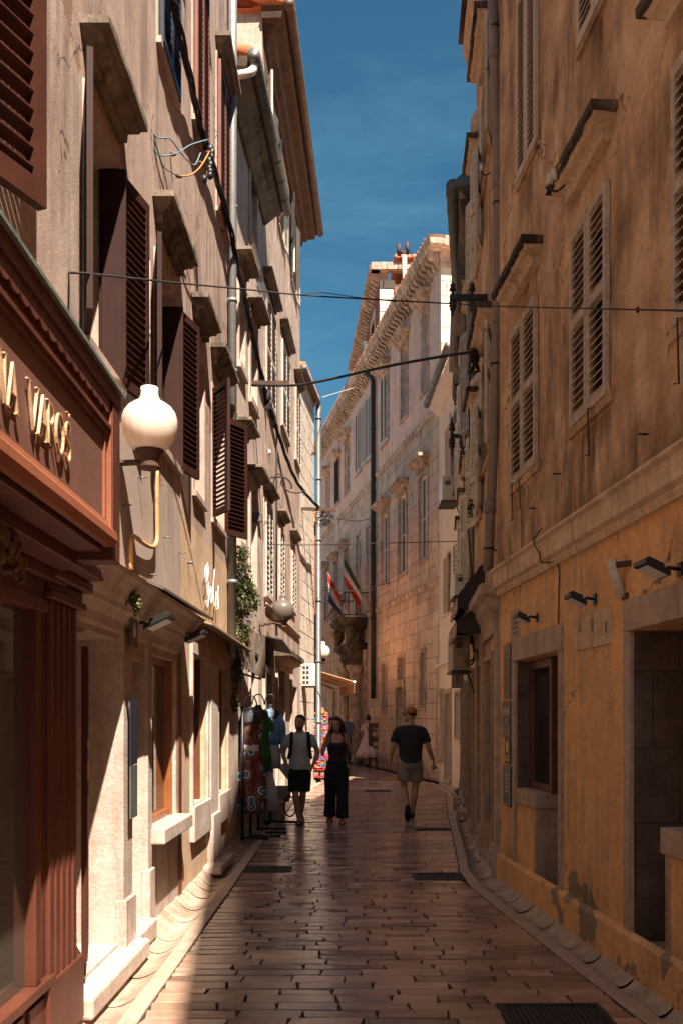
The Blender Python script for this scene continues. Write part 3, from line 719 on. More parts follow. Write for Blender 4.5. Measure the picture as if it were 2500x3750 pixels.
br.build('carved_bracket', M['old_gilding'], sf, jitter=.006)

# ================================================================ globe lamps
def globe_lamp(name_lab, c, wallp, gm='globe', dim=.365, fancy=False):
    t = thing('street_lamp', name_lab, 'lamp', (wallp[0], wallp[1], wallp[2]), 'globe wall lamps along the left walls')
    c = Vector(c); s = dim / .38
    mb = MB(); pr = [(.05, -.202), (.095, -.198), (.13, -.178), (.162, -.135), (.186, -.08), (.197, -.02), (.196, .025), (.182, .07), (.155, .108), (.118, .135), (.082, .154), (.065, .182), (.060, .22), (.064, .243), (.057, .25)]
    mb.lathe(c, [(r * s, z * s) for r, z in pr], 32); mb.build('globe', M[gm], t)
    mb = MB(); mb.lathe(c, [(.02, -.33 * s), (.070 * s, -.328 * s), (.076 * s, -.31 * s), (.062 * s, -.27 * s), (.078 * s, -.225 * s), (.103 * s, -.196 * s), (.09 * s, -.188 * s)], 24)
    mb.build('socket', M['rust_metal'], t)
    mb = MB(); b = c + Vector((0, 0, -.275 * s)); w_ = Vector(wallp)
    md = Vector((w_.x + (b.x - w_.x) * .55, w_.y + (b.y - w_.y) * .55, b.z))
    mb.tube([w_, md, b] if fancy else [w_, b], .022 * s, 4, smooth=False); mb.tube([w_ - Vector((.02, 0, .08)), w_ - Vector((.02, 0, -.08))], .035, 8)
    mb.build('arm', M['rust_metal'], t); return t
globe_lamp('large cream globe lamp close by, standing out past the brown shopfront', at(548, 1548, 6.77), (-1.545, 6.78, at(548, 1548, 6.77).z - .275))
c_ = at(1036, 2232, 16.9); globe_lamp('shaded grey globe lamp on a bent arm above the clothes stands', c_, (-1.32, 16.0, c_.z - .36), gm='globe_shaded', fancy=True)
c_ = at(1181, 2385, 27.7); globe_lamp('small far globe lamp behind the grey downpipe at the stone corner', c_, (-.95, 27.9, c_.z - .2), dim=.40)

# ================================================================ LEFT 2
L2 = Fac((-1.46, 13.3), (-1.30, 16.4), 1)
B = Bld('stone_house', 'pale weathered stone house with white window frames behind the hanging ivy', 'house', L2, 10.15, M['stone_left'])
for (a, b, t, bt, hz) in ((872, 892, 1000, 1350, 955), (872, 892, 1620, 1990, 1560), (914, 936, 650, 900, 620), (914, 936, 1180, 1480, 1130), (914, 936, 1780, 2150, 1730)):
    win(B, a, b, t, bt, 'glass', sur='stone_left', sw=.12, frame='pvc_white', dep=.08, rows=1, hoodspec=(hz, .2, .16, .22, 'stone_hood'), glassm='glass_pale')
win(B, 915, 940, 2420, 2900, 'glass', sur='stone_left', frame='wood_door', dep=.2, rows=1, hoodspec=None)
B.finish()
mb = MB(); e0, e1 = L2.uof((0, 12.75)), L2.uof((0, 16.7))
mb.prof(L2, e0, e1, [(0, 9.85), (.05, 9.85), (.20, 10.06), (.26, 10.1), (.30, 10.2), (0, 10.25)], jit=.01, seg=14); mb.build('eave', M['stone_hood'], B.o)
gutter(B.o, L2, e0, e1 + .05, 10.22, .36, .085, 'zinc')
tile_roof(B.o, L2, e0 + .02, e1 - .1, 10.27, .30)
q = L2.P(e0, 10.16, .36)
pipe(B.o, smooth([q + Vector((0, .12, 0)), q + Vector((-.02, .06, -.12)), q + Vector((-.1, 0, -.2)), q + Vector((-.22, -.02, -.24)), q + Vector((-.30, -.03, -.34)), q + Vector((-.30, -.03, -.6))], 5), .055, 'plastic_white', name='gutter_bend')
L2B = B.o
dp = thing('downpipe', 'tall galvanised downpipe with rust streaks running down the corner of the cream house', 'downpipe', (-1.40, 12.9, 2.6), 'downpipes on the facades')
LP = Fac((-1.40, 12.8), (-1.40, 13.3), 1)
mb = MB(); mb.tube([(-1.38, 12.72, 13), (-1.39, 12.75, 9.0), (-1.40, 12.8, 2.5)], .055, 14)
for z in (9.4, 8.2, 7.0, 6.1, 5.2, 4.3, 3.4): mb.tube([(-1.395, 12.77, z), (-1.395, 12.77, z + .05)], .066, 14)
mb.build('pipe', M['zinc_rust'], dp)

# ================================================================ LEFT 3
L3 = Fac((-1.30, 16.4), (-.985, 23.7), 1)
B = Bld('tall_house', 'tall tan plaster house with grey louvred shutters and a deep rusty brown eave', 'house', L3, 13.3, M['plaster_tan'], depth=5)
HS = (.18, .14, .16, 'stone_hood')
def L3w(a, b, t, bt, sh='shutter_white', an=(165, 165), hd=None, st='open', **k):
    k.setdefault('dep', .14); k.setdefault('slat', .085)
    return win(B, a, b, t, bt, st, sur='plaster_cream', sw=.05, sd=.01, shm=sh, ang=an, frame='wood_redbrown', rows=1, hoodspec=(hd, *HS) if hd else None, **k)
L3w(968, 1002, 1120, 1480, 'shutter_old', st='flush', hd=1055)
L3w(1028, 1055, 1290, 1590, 'shutter_white', st='flush', hd=1225)
L3w(1078, 1094, 1440, 1700, 'shutter_white', st='flush', hd=1385)
L3w(975, 990, 350, 640, 'shutter_white', an=(160, 168), lw=.4)
L3w(1018, 1036, 600, 860, 'shutter_white', an=(165, 171), lw=.36)
L3w(1066, 1082, 780, 1060, 'shutter_white', an=(165, 171), lw=.36)
L3w(967, 990, 1850, 2190, 'shutter_white', st='flush', hd=1790)
L3w(1018, 1034, 1950, 2220, 'shutter_white', st='flush', hd=1885)
L3w(1064, 1078, 2030, 2240, 'shutter_white', st='flush', hd=1955)
# ground-floor doors
for (a, b, t, bt) in ((965, 988, 2470, 2900), (1012, 1034, 2440, 2890), (1064, 1080, 2515, 2870)):
    z0 = .1
    r0, (u0, u1, za, zb) = win(B, 0, 0, 0, 0, 'glass', sur='stone_left', sw=.14, sd=.05, uv=(L3.u(a), L3.u(b)), zz=(.1, L3.z((a + b) / 2, t)), frame='wood_door', rows=1, dep=.25, name='door')
B.finish([(M['plaster_tan'], 0, L3.len, 2.9, 13.3, 'wall'), (M['stone_left'], 0, L3.len, -.05, 2.9, 'wall')])
mb = MB(); mb.prof(L3, -.15, L3.len + .25, [(0, 12.85), (.06, 12.85), (.08, 12.97), (.16, 13.0), (.2, 13.1), (.34, 13.14), (.36, 13.24), (.40, 13.3), (0, 13.36)], jit=.008, seg=26)
mb.build('eave', M['rusty_eave'], B.o)
gutter(B.o, L3, -.2, L3.len + .25, 13.32, .46, .09, 'gutter_brown', .62)
tile_roof(B.o, L3, -.1, L3.len + .2, 13.4, .42)
hood(B.o, L3, .3, L3.len - .2, 3.62, h=.09, d=.05, m='plaster_tan', name='string_course')
# canopies over the doors
mb = MB(); a, b = L3.u(955), L3.u(1003)
mb.hexa([L3.P(a, 3.02, .0), L3.P(b, 2.9, .0), L3.P(b, 2.84, .35), L3.P(a, 2.95, .35), L3.P(a, 3.04, .0), L3.P(b, 2.92, .0), L3.P(b, 2.86, .35), L3.P(a, 2.97, .35)]); mb.build('door_canopy', M['sheet_dark'], B.o)
hood(B.o, L3, L3.u(1005), L3.u(1058), 2.92, h=.32, d=.32, m='stone_mossy', name='door_canopy')
mb = MB(); mb.fbox(L3, L3.u(975), L3.u(992), 2.55, 2.85, .02, .06); mb.build('vent_panel', M['stone_hood'], B.o)
L3B = B.o

# ================================================================ LEFT 4: stone corner
L4 = Fac((-.985, 23.7), (-.72, 26.3), 1)
B = Bld('corner_house', 'sunlit rough stone corner house with a grey downpipe at its edge', 'house', L4, 10.0, M['quoin'], depth=5)
B.finish()
gutter(B.o, L4, -.05, L4.len + .25, 10.0, .10, .07, 'zinc')
tile_roof(B.o, L4, .0, L4.len + .2, 10.06, .12, run=2.5, rise=.5)
vpipe(B.o, L4, L4.len - .02, .12, .95, 9.7, .075, 'zinc', step=1.6, extra_bot=[L4.P(L4.len - .35, .62, .1)], extra_top=[L4.P(L4.len + .1, 9.95, .12)])
L4B = B.o

# ================================================================ LEFT 5 wall beyond corner, red house at the end
L5 = Fac((-1.35, 27.6), (-3.2, 47.0), 1)
B = Bld('side_house', 'shaded house behind the stone corner with the orange awning', 'house', L5, 8.0, M['stone_frame'], depth=4)
win(B, 1163, 1166, 2500, 2800, 'glass', uv=(4.2, 5.2), zz=(.1, 2.3), sur='stone_frame', frame='wood_door', name='door')
win(B, 1163, 1166, 2500, 2800, 'glass', uv=(7.2, 8.4), zz=(.9, 2.3), sur='stone_frame', frame='wood_door')
B.finish()
LR = Fac((-4.2, 52.0), (1.5, 52.6), 1); LR.n = Vector((.1, -.99)).normalized()
B = Bld('red_house', 'dark red house with an orange tiled roof closing the street beyond the downpipe', 'house', LR, 11.9, M['red_render'], depth=5)
win(B, 1172, 1184, 2380, 2500, 'glass', frame='pvc_white')
B.finish()
tile_roof(B.o, LR, 0, LR.len, 11.9, .35, run=2.5, rise=1.2, w=.26)

# ================================================================ RIGHT 1: orange house
R1 = Fac((2.10, 2.3), (1.665, 10.5), -1)
R1 = Fac((2.503, -2.2), (1.665, 10.5), -1)
B = Bld('orange_house', 'stained orange house nearest on the right with a yellow painted ground floor', 'house', R1, 12.3, M['render_orange'])
for (a, b, sh) in ((1880, 1970, 'shutter_old'), (2102, 2232, 'shutter_old'), (2480, 2800, 'shutter_old')):
    win(B, 0, 0, 0, 0, 'flush', sur='render_orange', sw=.10, sd=-.002, uv=(R1.u(b), R1.u(a)) if R1.u(b) < R1.u(a) else (R1.u(a), R1.u(b)), zz=(3.98, 5.48), shm=sh,
        hoodspec=(5.95, .16, .2, .19, 'stone_mossy'), rails=(.52,))
for (a, b) in ((1903, 1972), (2128, 2260), (2500, 2800)):
    u_ = sorted((R1.u(a), R1.u(b)))
    win(B, 0, 0, 0, 0, 'flush', sur='render_orange', sw=.07, sd=-.002, uv=u_, zz=(6.85, 8.6), shm='shutter_beige', hoodspec=(8.95, .16, .2, .18, 'stone_mossy'), rails=())
uo1 = sorted((R1.u(1890), R1.u(2048))); uo2 = sorted((R1.u(2312), R1.u(2640)))
B.holes.append((uo1[0], uo1[1], .10, 2.24, .16)); B.holes.append((uo2[0], uo2[1], .12, 2.26, .5))
B.finish([(M['render_orange'], 0, R1.len, 3.1, 12.3, 'wall'), (M['paint_yellow'], 0, R1.len, -.05, 3.1, 'wall')])
R1B = B.o
mb = MB(); mb.prof(R1, 0, R1.len + .05, [(0, 2.96), (.03, 2.96), (.05, 3.0), (.035, 3.03), (.07, 3.05), (.07, 3.20), (.10, 3.22), (.09, 3.25), (0, 3.29)], m0=False, jit=.004, seg=60); mb.build('string_course', M['stone_band'], R1B)
mb = MB()
for (ua_, ub_, da_, db_) in ((0, 6.0, .42, .64), (6.0, 11.2, .62, .56), (11.2, R1.len + .3, .30, .30)):
    mb.hexa([R1.P(ua_, 12.05, -.1), R1.P(ub_, 12.05, -.1), R1.P(ub_, 12.26, db_), R1.P(ua_, 12.26, da_), R1.P(ua_, 12.45, -.1), R1.P(ub_, 12.45, -.1), R1.P(ub_, 12.4, db_), R1.P(ua_, 12.4, da_)])
mb.build('eave', M['stone_hood'], R1B)  # eave out of view, overhang stepped to shape the shadow edge on the paving
mb = MB(); mb.prof(R1, 0, R1.len, [(0, 0), (.045, 0), (.045, .24), (.02, .265), (0, .27)], m0=False, jit=.003, seg=40); mb.build('plinth', M['paint_yellow'], R1B)
# opening 1: stone frame, window part and door part
(ua, ub) = uo1
um = R1.u(1990)  # boundary between door and window part
fr = fb('shop_entrance', 'stone_frame', R1B, [(ua - .11, ua, .05, 2.24, -.02, .02), (ub, ub + .10, .05, 2.24, -.02, .02), (ua - .11, ub + .10, 2.24, 2.46, -.02, .024)], F=R1, bevel=.008, jitter=.003)
ud = R1.u(1966)
fb('parapet', 'paint_yellow', fr, [(ud, ub - .002, .06, .86, -.3, 0)], F=R1)
fb('parapet_post', 'stone_frame', fr, [(ud - .012, ud + .10, .06, .859, -.3, .004)], F=R1)
fb('sill', 'stone_frame', fr, [(ud - .03, ub + .05, .86, 1.0, -.3, .03)], F=R1, bevel=.01)
fb('frame', 'wood_frame', fr, [(ub - .06, ub - .002, 1.0, 2.23, -.2, -.12), (ud - .04, ud + .02, 1.0, 2.23, -.2, -.12), (ud + .02, ub - .06, 1.0, 1.07, -.2, -.12), (ud + .02, ub - .06, 2.15, 2.23, -.2, -.12)], F=R1)
fb('pane', 'glass', fr, [(ud + .02, ub - .06, 1.07, 2.15, -.17, -.16)], F=R1)
fb('poster', 'paper', fr, [(ud + .1, ub - .15, 1.72, 2.08, -.159, -.157)], F=R1)
fb('door', 'wood_door', fr, [(ua + .004, ud - .04, .1, 2.23, -.3, -.26)], F=R1)
fb('handle', 'zinc', fr, [(ua + .06, ua + .17, 1.02, 1.035, -.26, -.2)], F=R1)
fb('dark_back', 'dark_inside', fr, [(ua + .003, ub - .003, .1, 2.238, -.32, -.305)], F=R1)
(ua, ub) = uo2
fr = fb('shop_entrance', 'stone_frame', R1B, [(ua - .11, ua, .05, 2.26, -.02, .02), (ub, ub + .12, .05, 2.26, -.02, .02), (ua - .11, ub + .12, 2.26, 2.47, -.02, .024)], F=R1, bevel=.008, jitter=.003)
ud = R1.u(2436)
fb('parapet', 'paint_yellow', fr, [(ua + .002, ud - .08, .06, .86, -.4, 0)], F=R1)
fb('parapet_post', 'stone_frame', fr, [(ud - .08, ud, .06, .86, -.4, .004)], F=R1)
fb('sill', 'stone_frame', fr, [(ua - .05, ud + .02, .86, 1.02, -.4, .03)], F=R1, bevel=.01)
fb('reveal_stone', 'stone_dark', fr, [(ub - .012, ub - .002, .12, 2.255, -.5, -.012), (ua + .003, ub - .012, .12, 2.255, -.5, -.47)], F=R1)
fb('doorstep', 'stone_frame', fr, [(ud, ub - .002, .02, .20, -.45, .01)], F=R1, bevel=.01)
# reveal of opening 1 in dark stone
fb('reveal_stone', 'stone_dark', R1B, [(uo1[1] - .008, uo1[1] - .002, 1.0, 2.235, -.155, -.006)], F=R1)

# ================================================================ RIGHT 2a / 2b
R2 = Fac((1.665, 10.5), (1.87, 13.9), -1)
B = Bld('narrow_house', 'narrow weathered house with cracked plaster beside the taupe downpipe', 'house', R2, 11.1, M['render_orange'])
for (a, b, t, bt) in ((1797, 1768, 1290, 1700), (1797, 1768, 250, 640), (1762, 1748, 1550, 1900), (1762, 1748, 650, 960)):
    u_ = sorted((R2.u(a), R2.u(b)))
    win(B, 0, 0, 0, 0, 'open', uv=u_, zz=(R2.z((a + b) / 2, bt), R2.z((a + b) / 2, t)), sur='render_orange', sw=.06, sd=.01, shm='shutter_white', ang=(168, 165), lw=.44, frame='shutter_beige', rows=1, rails=(.6,),
        hoodspec=(R2.z((a + b) / 2, t) + .35, .12, .2, .2, 'stone_mossy'))
for (a, b) in ((1805, 1783), (1770, 1752)):
    u_ = sorted((R2.u(a), R2.u(b)))
    win(B, 0, 0, 0, 0, 'glass', uv=u_, zz=(.1, 2.35), sur='stone_frame', sw=.08, frame='wood_door', rows=1, dep=.2, name='door')
B.finish()
mb = MB(); mb.prof(R2, 0, R2.len + .05, [(0, 10.5), (.08, 10.5), (.12, 10.62), (.12, 10.7), (.13, 10.85), (.17, 10.9), (.18, 11.05), (0, 11.15)], jit=.01, seg=10); mb.build('eave', M['render_orange'], B.o)
fb('eave_board', 'wood_redbrown', B.o, [(-.2, R2.len + .1, 11.15, 11.19, -1, .24)], F=R2)
mb = MB(); mb.prof(R2, -.02, R2.len + .1, [(0, 2.6), (.05, 2.6), (.08, 2.8), (.13, 2.86), (.14, 2.95), (.2, 3.0), (.2, 3.1), (0, 3.16)], jit=.012, seg=12); mb.build('shop_cornice', M['stone_frame'], B.o)
for px in (1828, 1775):
    uu = R2.u(px); fb('pilaster', 'stone_frame', B.o, [(uu - .03, uu + .16, 0, 2.6, -.02, .05), (uu - .05, uu + .18, 0, .35, -.02, .08)], F=R2, bevel=.012, jitter=.01)
R2B_ = B.o
R2b = Fac((1.87, 13.9), (2.72, 22.6), -1)
B = Bld('shuttered_house', 'lower weathered house with open beige shutters and a long zinc gutter', 'house', R2b, 8.9, M['render_orange'])
for i, (u0_, z0_) in enumerate(((1.0, 3.7), (3.4, 3.7), (5.8, 3.7), (1.0, 6.3), (3.4, 6.3), (5.8, 6.3))):
    win(B, 0, 0, 0, 0, 'open', uv=(u0_, u0_ + .95), zz=(z0_, z0_ + 1.6), sur='render_orange', sw=.06, sd=.01, shm='shutter_white' if i != 3 else 'shutter_bluegrey', ang=(168, 160), lw=.45, rails=(.6,), rows=1,
        hoodspec=(z0_ + 1.95, .14, .2, .2, 'stone_mossy'))
for u0_ in (.6, 2.6, 4.8, 6.8):
    win(B, 0, 0, 0, 0, 'glass', uv=(u0_, u0_ + 1.1), zz=(.1, 2.3), sur='stone_frame', sw=.1, sd=.05, frame='wood_door', rows=1, dep=.2, name='door')
B.finish()
mb = MB(); mb.prof(R2b, 0.1, R2b.len - .1, [(0, 8.6), (.06, 8.6), (.12, 8.75), (.2, 8.85), (.22, 8.98), (0, 9.0)], jit=.01, seg=14); mb.build('eave', M['stone_mossy'], B.o)
E2 = Fac((1.56, 14.0), (2.50, 20.8), -1)
gutter(B.o, E2, 0, E2.len, 9.16, 0, .10, 'zinc', .5)
mb = MB(); mb.prof(R2b, 0, R2b.len - 1.2, [(0, 9.0), (.30, 9.12), (.30, 9.2), (0, 9.6)]); mb.build('roof_edge', M['zinc'], B.o)
q = Vector((2.52, 21.0, 9.05))
pipe(B.o, smooth([q + Vector((-.02, -.2, .1)), q + Vector((0, -.02, -.2)), q + Vector((.12, .1, -.5)), q + Vector((.18, .2, -.8)), q + Vector((.19, .25, -1.3)), Vector((2.70, 21.9, 4.0)), Vector((2.68, 22.2, .35)), Vector((2.55, 22.3, .08))], 4), .06, 'zinc', name='downpipe',
     bands=[(Vector((2.69, 22.0, 3.2)), Vector((2.69, 22.0, 3.26))), (Vector((2.68, 22.15, 1.1)), Vector((2.68, 22.15, 1.16)))])
R2bB = B.o
# taupe downpipe, leaning
dp = thing('downpipe', 'thick taupe plastic downpipe leaning beside the orange house, full height', 'downpipe', (1.62, 10.7, 3), 'downpipes on the facades')
mb = MB(); pts = [at(1800, -60, 10.6), at(1808, 150, 10.6), at(1822, 640, 10.6), at(1820, 1150, 10.6), at(1802, 1700, 10.6), at(1790, 1960, 10.6), at(1786, 2090, 10.6)]
mb.tube(pts, .055, 14)
for a, b in ((at(1809, 180, 10.6), at(1810, 215, 10.6)), (at(1822, 640, 10.6), at(1822, 690, 10.6)), (at(1820, 1170, 10.6), at(1820, 1190, 10.6)), (at(1794, 1830, 10.6), at(1793, 1880, 10.6))): mb.tube([a, b], .064, 14)
mb.build('pipe', M['pipe_taupe'], dp)
mb = MB()
for p in (at(1809, 100, 10.6), at(1822, 745, 10.6), at(1812, 1335, 10.6), at(1788, 2010, 10.6)): mb.tube([p, p + Vector((.1, .1, 0))], .009, 6); mb.tube([p - Vector((0, 0, .012)), p + Vector((0, 0, .012))], .06, 14)
mb.build('bracket', M['black_metal'], dp)

# ================================================================ RIGHT 3: off-white house
R3 = Fac((2.74, 22.6), (2.62, 26.7), -1)
B = Bld('white_house', 'smooth off-white house between the shuttered house and the stone palace', 'house', R3, 10.1, M['plaster_offwhite'], depth=5)
def R3w(a, b, t, bt, **k):
    u_ = sorted((R3.u(a), R3.u(b))); pm = (a + b) / 2
    k.setdefault('sur', 'plaster_offwhite'); k.setdefault('sw', .06); k.setdefault('sd', .01); k.setdefault('slat', .10)
    return win(B, 0, 0, 0, 0, k.pop('st', 'open'), uv=u_, zz=(R3.z(pm, bt), R3.z(pm, t)), **k)
R3w(1628, 1650, 1560, 1800, shm='shutter_beige', ang=(170, None), frame='shutter_beige', rows=1)
R3w(1668, 1688, 1480, 1735, st='flush', shm='shutter_bluegrey')
R3w(1622, 1640, 2040, 2250, shm='shutter_beige', ang=(170, None), frame='shutter_beige', rows=1)
R3w(1664, 1684, 1985, 2230, st='flush', shm='shutter_beige')
R3w(1664, 1686, 2535, 2700, st='glass', frame='pvc_white', rows=4, glassm='glass_pale', sur='stone_frame')
for (a, b, bt) in ((1601, 1620, 2775), (1630, 1650, 2850)):
    R3w(a, b, 2540, bt, st='glass', frame='wood_door', rows=1, sur='stone_frame', sw=.12, sd=.03, name='door' if bt > 2800 else 'window')
B.finish()
gutter(B.o, R3, -.1, R3.len + .1, 10.1, .34, .09, 'zinc')
mb = MB(); mb.prof(R3, 0, R3.len + .1, [(0, 9.7), (.06, 9.72), (.26, 9.98), (.26, 10.04), (0, 10.1)]); mb.build('eave', M['plaster_offwhite'], B.o)
mb = MB(); mb.fbox(R3, 1.0, R3.len + .25, 3.05, 3.10, 0, .10); mb.build('ledge', M['pvc_white'], B.o)
R3B = B.o

# ================================================================ PALACE
PA, PB = Vector((2.66, 26.75)), Vector((2.66 - .178 * 20.6, 26.75 + 20.6))
PL = Fac(PA, PB, -1)
PE = PL.u(1176) + .15
B = Bld('stone_palace', 'long three-storey stone palace curving away with bracketed cornice and shallow pink upper floor', 'palace', PL, 13.78, M['palace_stone'], depth=9)
zs1 = (PL.z(1376, 1738) + PL.z(1575, 1539)) / 2
zs2 = (PL.z(1372, 2247) + PL.z(1596, 2132)) / 2
def PW(a, b, t, bt, st='glass', hd=None, **k):
    u_ = sorted((PL.u(a), PL.u(b))); pm = (a + b) / 2
    k.setdefault('sur', 'palace_trim'); k.setdefault('sw', .13); k.setdefault('rows', 4); k.setdefault('fw', .08); k.setdefault('slat', .11); k.setdefault('dep', .09)
    return win(B, 0, 0, 0, 0, st, uv=u_, zz=(PL.z(pm, bt), PL.z(pm, t)), hoodspec=(PL.z(pm, hd) - .0, .30, .34, .34, 'palace_trim') if hd else None, **k)
PW(1545, 1566, 1130, 1430, hd=1082, glassm='glass_pale', dep=.12)
PW(1469, 1491, 1265, 1530, hd=1225, glassm='glass_pale', dep=.12)
PW(1398, 1422, 1370, 1620, st='flush', hd=1335, shm='frame_white', rails=())
PW(1305, 1322, 1510, 1730, st='flush', shm='frame_white', rails=(), sw=.1)
PW(1328, 1340, 1480, 1700, st='flush', shm='frame_white', rails=(), sw=.1)
PW(1345, 1362, 1450, 1680, st='flush', shm='frame_white', rails=(), sw=.1)
PW(1263, 1279, 1612, 1800, hd=1585)
PW(1230, 1243, 1684, 1840, st='flush', shm='shutter_brown', hd=1660)
PW(1196, 1207, 1750, 1870, hd=1720)
PW(1535, 1563, 1740, 2050, hd=1680, rows=2, frame='pvc_white')
PW(1461, 1487, 1810, 2100, hd=1768, rows=2, frame='pvc_white')
PW(1398, 1421, 1880, 2140, hd=1838, rows=2, frame='pvc_white')
PW(1306, 1318, 1960, 2232, rows=5); PW(1343, 1357, 1930, 2225, rows=5)
PW(1261, 1275, 2010, 2217, hd=1985, rows=5)
PW(1225, 1238, 2056, 2266, hd=2030); PW(1190, 1202, 2098, 2274, hd=2065)
PW(1538, 1556, 2390, 2592, rows=1, dep=.3, frame='palace_trim', sill=False); PW(1456, 1477, 2408, 2488, rows=1, dep=.3, frame='palace_trim'); PW(1400, 1414, 2432, 2600, rows=1, dep=.3, frame='palace_trim')
PW(1262, 1272, 2455, 2560, rows=1, dep=.3, frame='palace_trim')
for (a, b, t) in ((1455, 1478, 2516), (1222, 1232, 2530)):
    u_ = sorted((PL.u(a), PL.u(b)))
    win(B, 0, 0, 0, 0, 'glass', uv=u_, zz=(.1, PL.z((a + b) / 2, t)), sur='palace_trim', sw=.15, sd=.05, frame='wood_door', rows=1, dep=.3, name='door')
ug0, ug1 = sorted((PL.u(1303), PL.u(1340))); B.holes.append((ug0 + .3, ug1 - .2, .1, 3.4, .5))
B.finish([(M['palace_pink'], 0, PE, zs1, 13.78, 'wall'), (M['palace_stone'], 0, PE, -.05, zs1, 'wall')], sides=False)
mb = MB(); D = 9
nE = Vector((PL.t.x, PL.t.y, 0))
mb.quad(PL.P(0, -.05), PL.P(0, -.05, -D), PL.P(0, 13.78, -D), PL.P(0, 13.78)); mb.build('end_wall', M['quoin'], B.o)
mb = MB(); mb.quad(PL.P(PE, -.05), PL.P(PE, -.05, -D), PL.P(PE, 13.78, -D), PL.P(PE, 13.78)); mb.quad(PL.P(0, -.05, -D), PL.P(PE, -.05, -D), PL.P(PE, 13.78, -D), PL.P(0, 13.78, -D)); mb.quad(PL.P(0, 13.78), PL.P(PE, 13.78), PL.P(PE, 13.78, -D), PL.P(0, 13.78, -D)); mb.build('side_wall', M['palace_stone'], B.o)
for z in (zs1, zs2): hood(B.o, PL, -.06, PE + .05, z + .1, h=.2, d=.07, m='palace_trim', name='string_course', jit=.004)
hood(B.o, PL, -.05, PE, .5, h=.5, d=.06, m='palace_trim', name='plinth', jit=.004)
mb = MB(); mb.prof(PL, -.45, PE + .4, [(0, 14.20), (.36, 14.20), (.40, 14.24), (.42, 14.38), (.46, 14.44), (0, 14.53)]); mb.fbox(PL, -.02, PE, 13.78, 14.20, -.3, .03)
mb.fbox(PL, -.40, -.02, 14.20, 14.46, -5, -.001)
cor = mb.build('cornice', M['palace_trim'], B.o)
def corbel(u):
    c = MB(); pr = [(.02, 13.84), (.07, 13.85), (.11, 13.90), (.13, 13.97), (.19, 14.0), (.27, 14.02), (.32, 14.07), (.33, 14.13), (.33, 14.19), (.02, 14.19)]
    n = len(pr); vs = [PL.P(u, z, d) for d, z in pr] + [PL.P(u + .15, z, d) for d, z in pr]
    c.add(vs, [tuple(range(n)), tuple(range(2 * n - 1, n - 1, -1))] + [(i, (i + 1) % n, n + (i + 1) % n, n + i) for i in range(n)])
    return c
c0 = corbel(.05).build('corbel', M['palace_trim'], cor)
k = 1
while .05 + k * .31 < PE - .1:
    c = c0.copy(); COL.objects.link(c); v = PL.t * (k * .31); c.location = (v.x, v.y, 0); k += 1
for i in range(4):
    c = MB(); c.box((PA.x + .55 + i * .6, PA.y - .34, 13.73), (.2, 0, 0), (0, .33, 0), (0, 0, .46)); c.build('corbel', M['palace_trim'], cor)
tile_roof(B.o, PL, .2, PE, 14.53, .35, run=5, rise=1.3, w=.24)
PLB = B.o
# dark downpipe
ud = PL.u(1365, .12)
vpipe(PLB, PL, ud, .12, PL.z(1360, 2560), PL.z(1368, 1410), .085, 'pipe_dark', step=2.2, extra_top=[PL.P(ud + .1, PL.z(1368, 1395), .14), PL.P(ud + .9, PL.z(1368, 1380) + .25, .18), PL.P(ud + 1.1, PL.z(1345, 1360) + .9, .2)])
# portal with columns and balcony
pt = fb('portal', 'palace_trim', PLB, [(ug0 - .25, ug0 + .3, 0, 3.4, -.1, .12), (ug1 - .2, ug1 + .3, 0, 3.4, -.1, .12), (ug0 - .25, ug1 + .3, 3.4, 4.2, -.1, .15)], F=PL, bevel=.02)
for uu in (ug0 - .0, ug1 + .05):
    mb = MB(); c = PL.P(uu, 0, .42); mb.lathe(c, [(.28, 0), (.28, .25), (.22, .35), (.23, .5), (.24, 1.5), (.20, 3.1), (.22, 3.15)], 16)
    mb.lathe(c, [(.2, 3.15), (.22, 3.3), (.3, 3.5), (.34, 3.62)], 10, smooth=False); mb.build('column', M['palace_trim'], pt)
mb = MB(); mb.prof(PL, ug0 - .4, ug1 + .5, [(0, 3.62), (.5, 3.62), (.52, 3.8), (.6, 3.85), (.6, 4.1), (.72, 4.2), (.8, 4.3), (.8, 4.42), (.2, 4.5), (.25, 4.9), (.6, 5.0), (.9, 5.2), (.95, 5.35), (0, 5.4)], jit=.02, seg=8); mb.build('entablature', M['stone_mossy'], pt)
mb = MB()
for uu in (ug0 - .1, ug1 + .2):
    c = PL.P(uu, 4.85, .62); mb.ball(c, .2, .24, .3); mb.ball(c + Vector((-.1, -.1, .1)), .12, .12, .14); mb.ball(c + Vector((-.05, 0, -.3)), .12, .15, .25)
mb.build('carved_heads', M['stone_mossy'], pt)
mb = MB()
z0 = 5.4; ur0, ur1 = ug0 - .3, ug1 + .4
for k in range(9):
    u_ = ur0 + (ur1 - ur0) * k / 8; mb.tube(smooth([PL.P(u_, z0, .8), PL.P(u_, z0 + .25, 1.0), PL.P(u_, z0 + .6, .85), PL.P(u_, z0 + .85, .86)], 3), .014, 5)
for zz_ in (.05, .85): mb.tube([PL.P(ur0, z0 + zz_, .0), PL.P(ur0, z0 + zz_, .84), PL.P(ur1, z0 + zz_, .84), PL.P(ur1, z0 + zz_, .0)], .02, 5)
for k in range(3):
    for u_ in (ur0, ur1): mb.tube([PL.P(u_, z0, .2 + .25 * k), PL.P(u_, z0 + .85, .2 + .25 * k)], .012, 5)
mb.build('railing', M['black_metal'], pt)

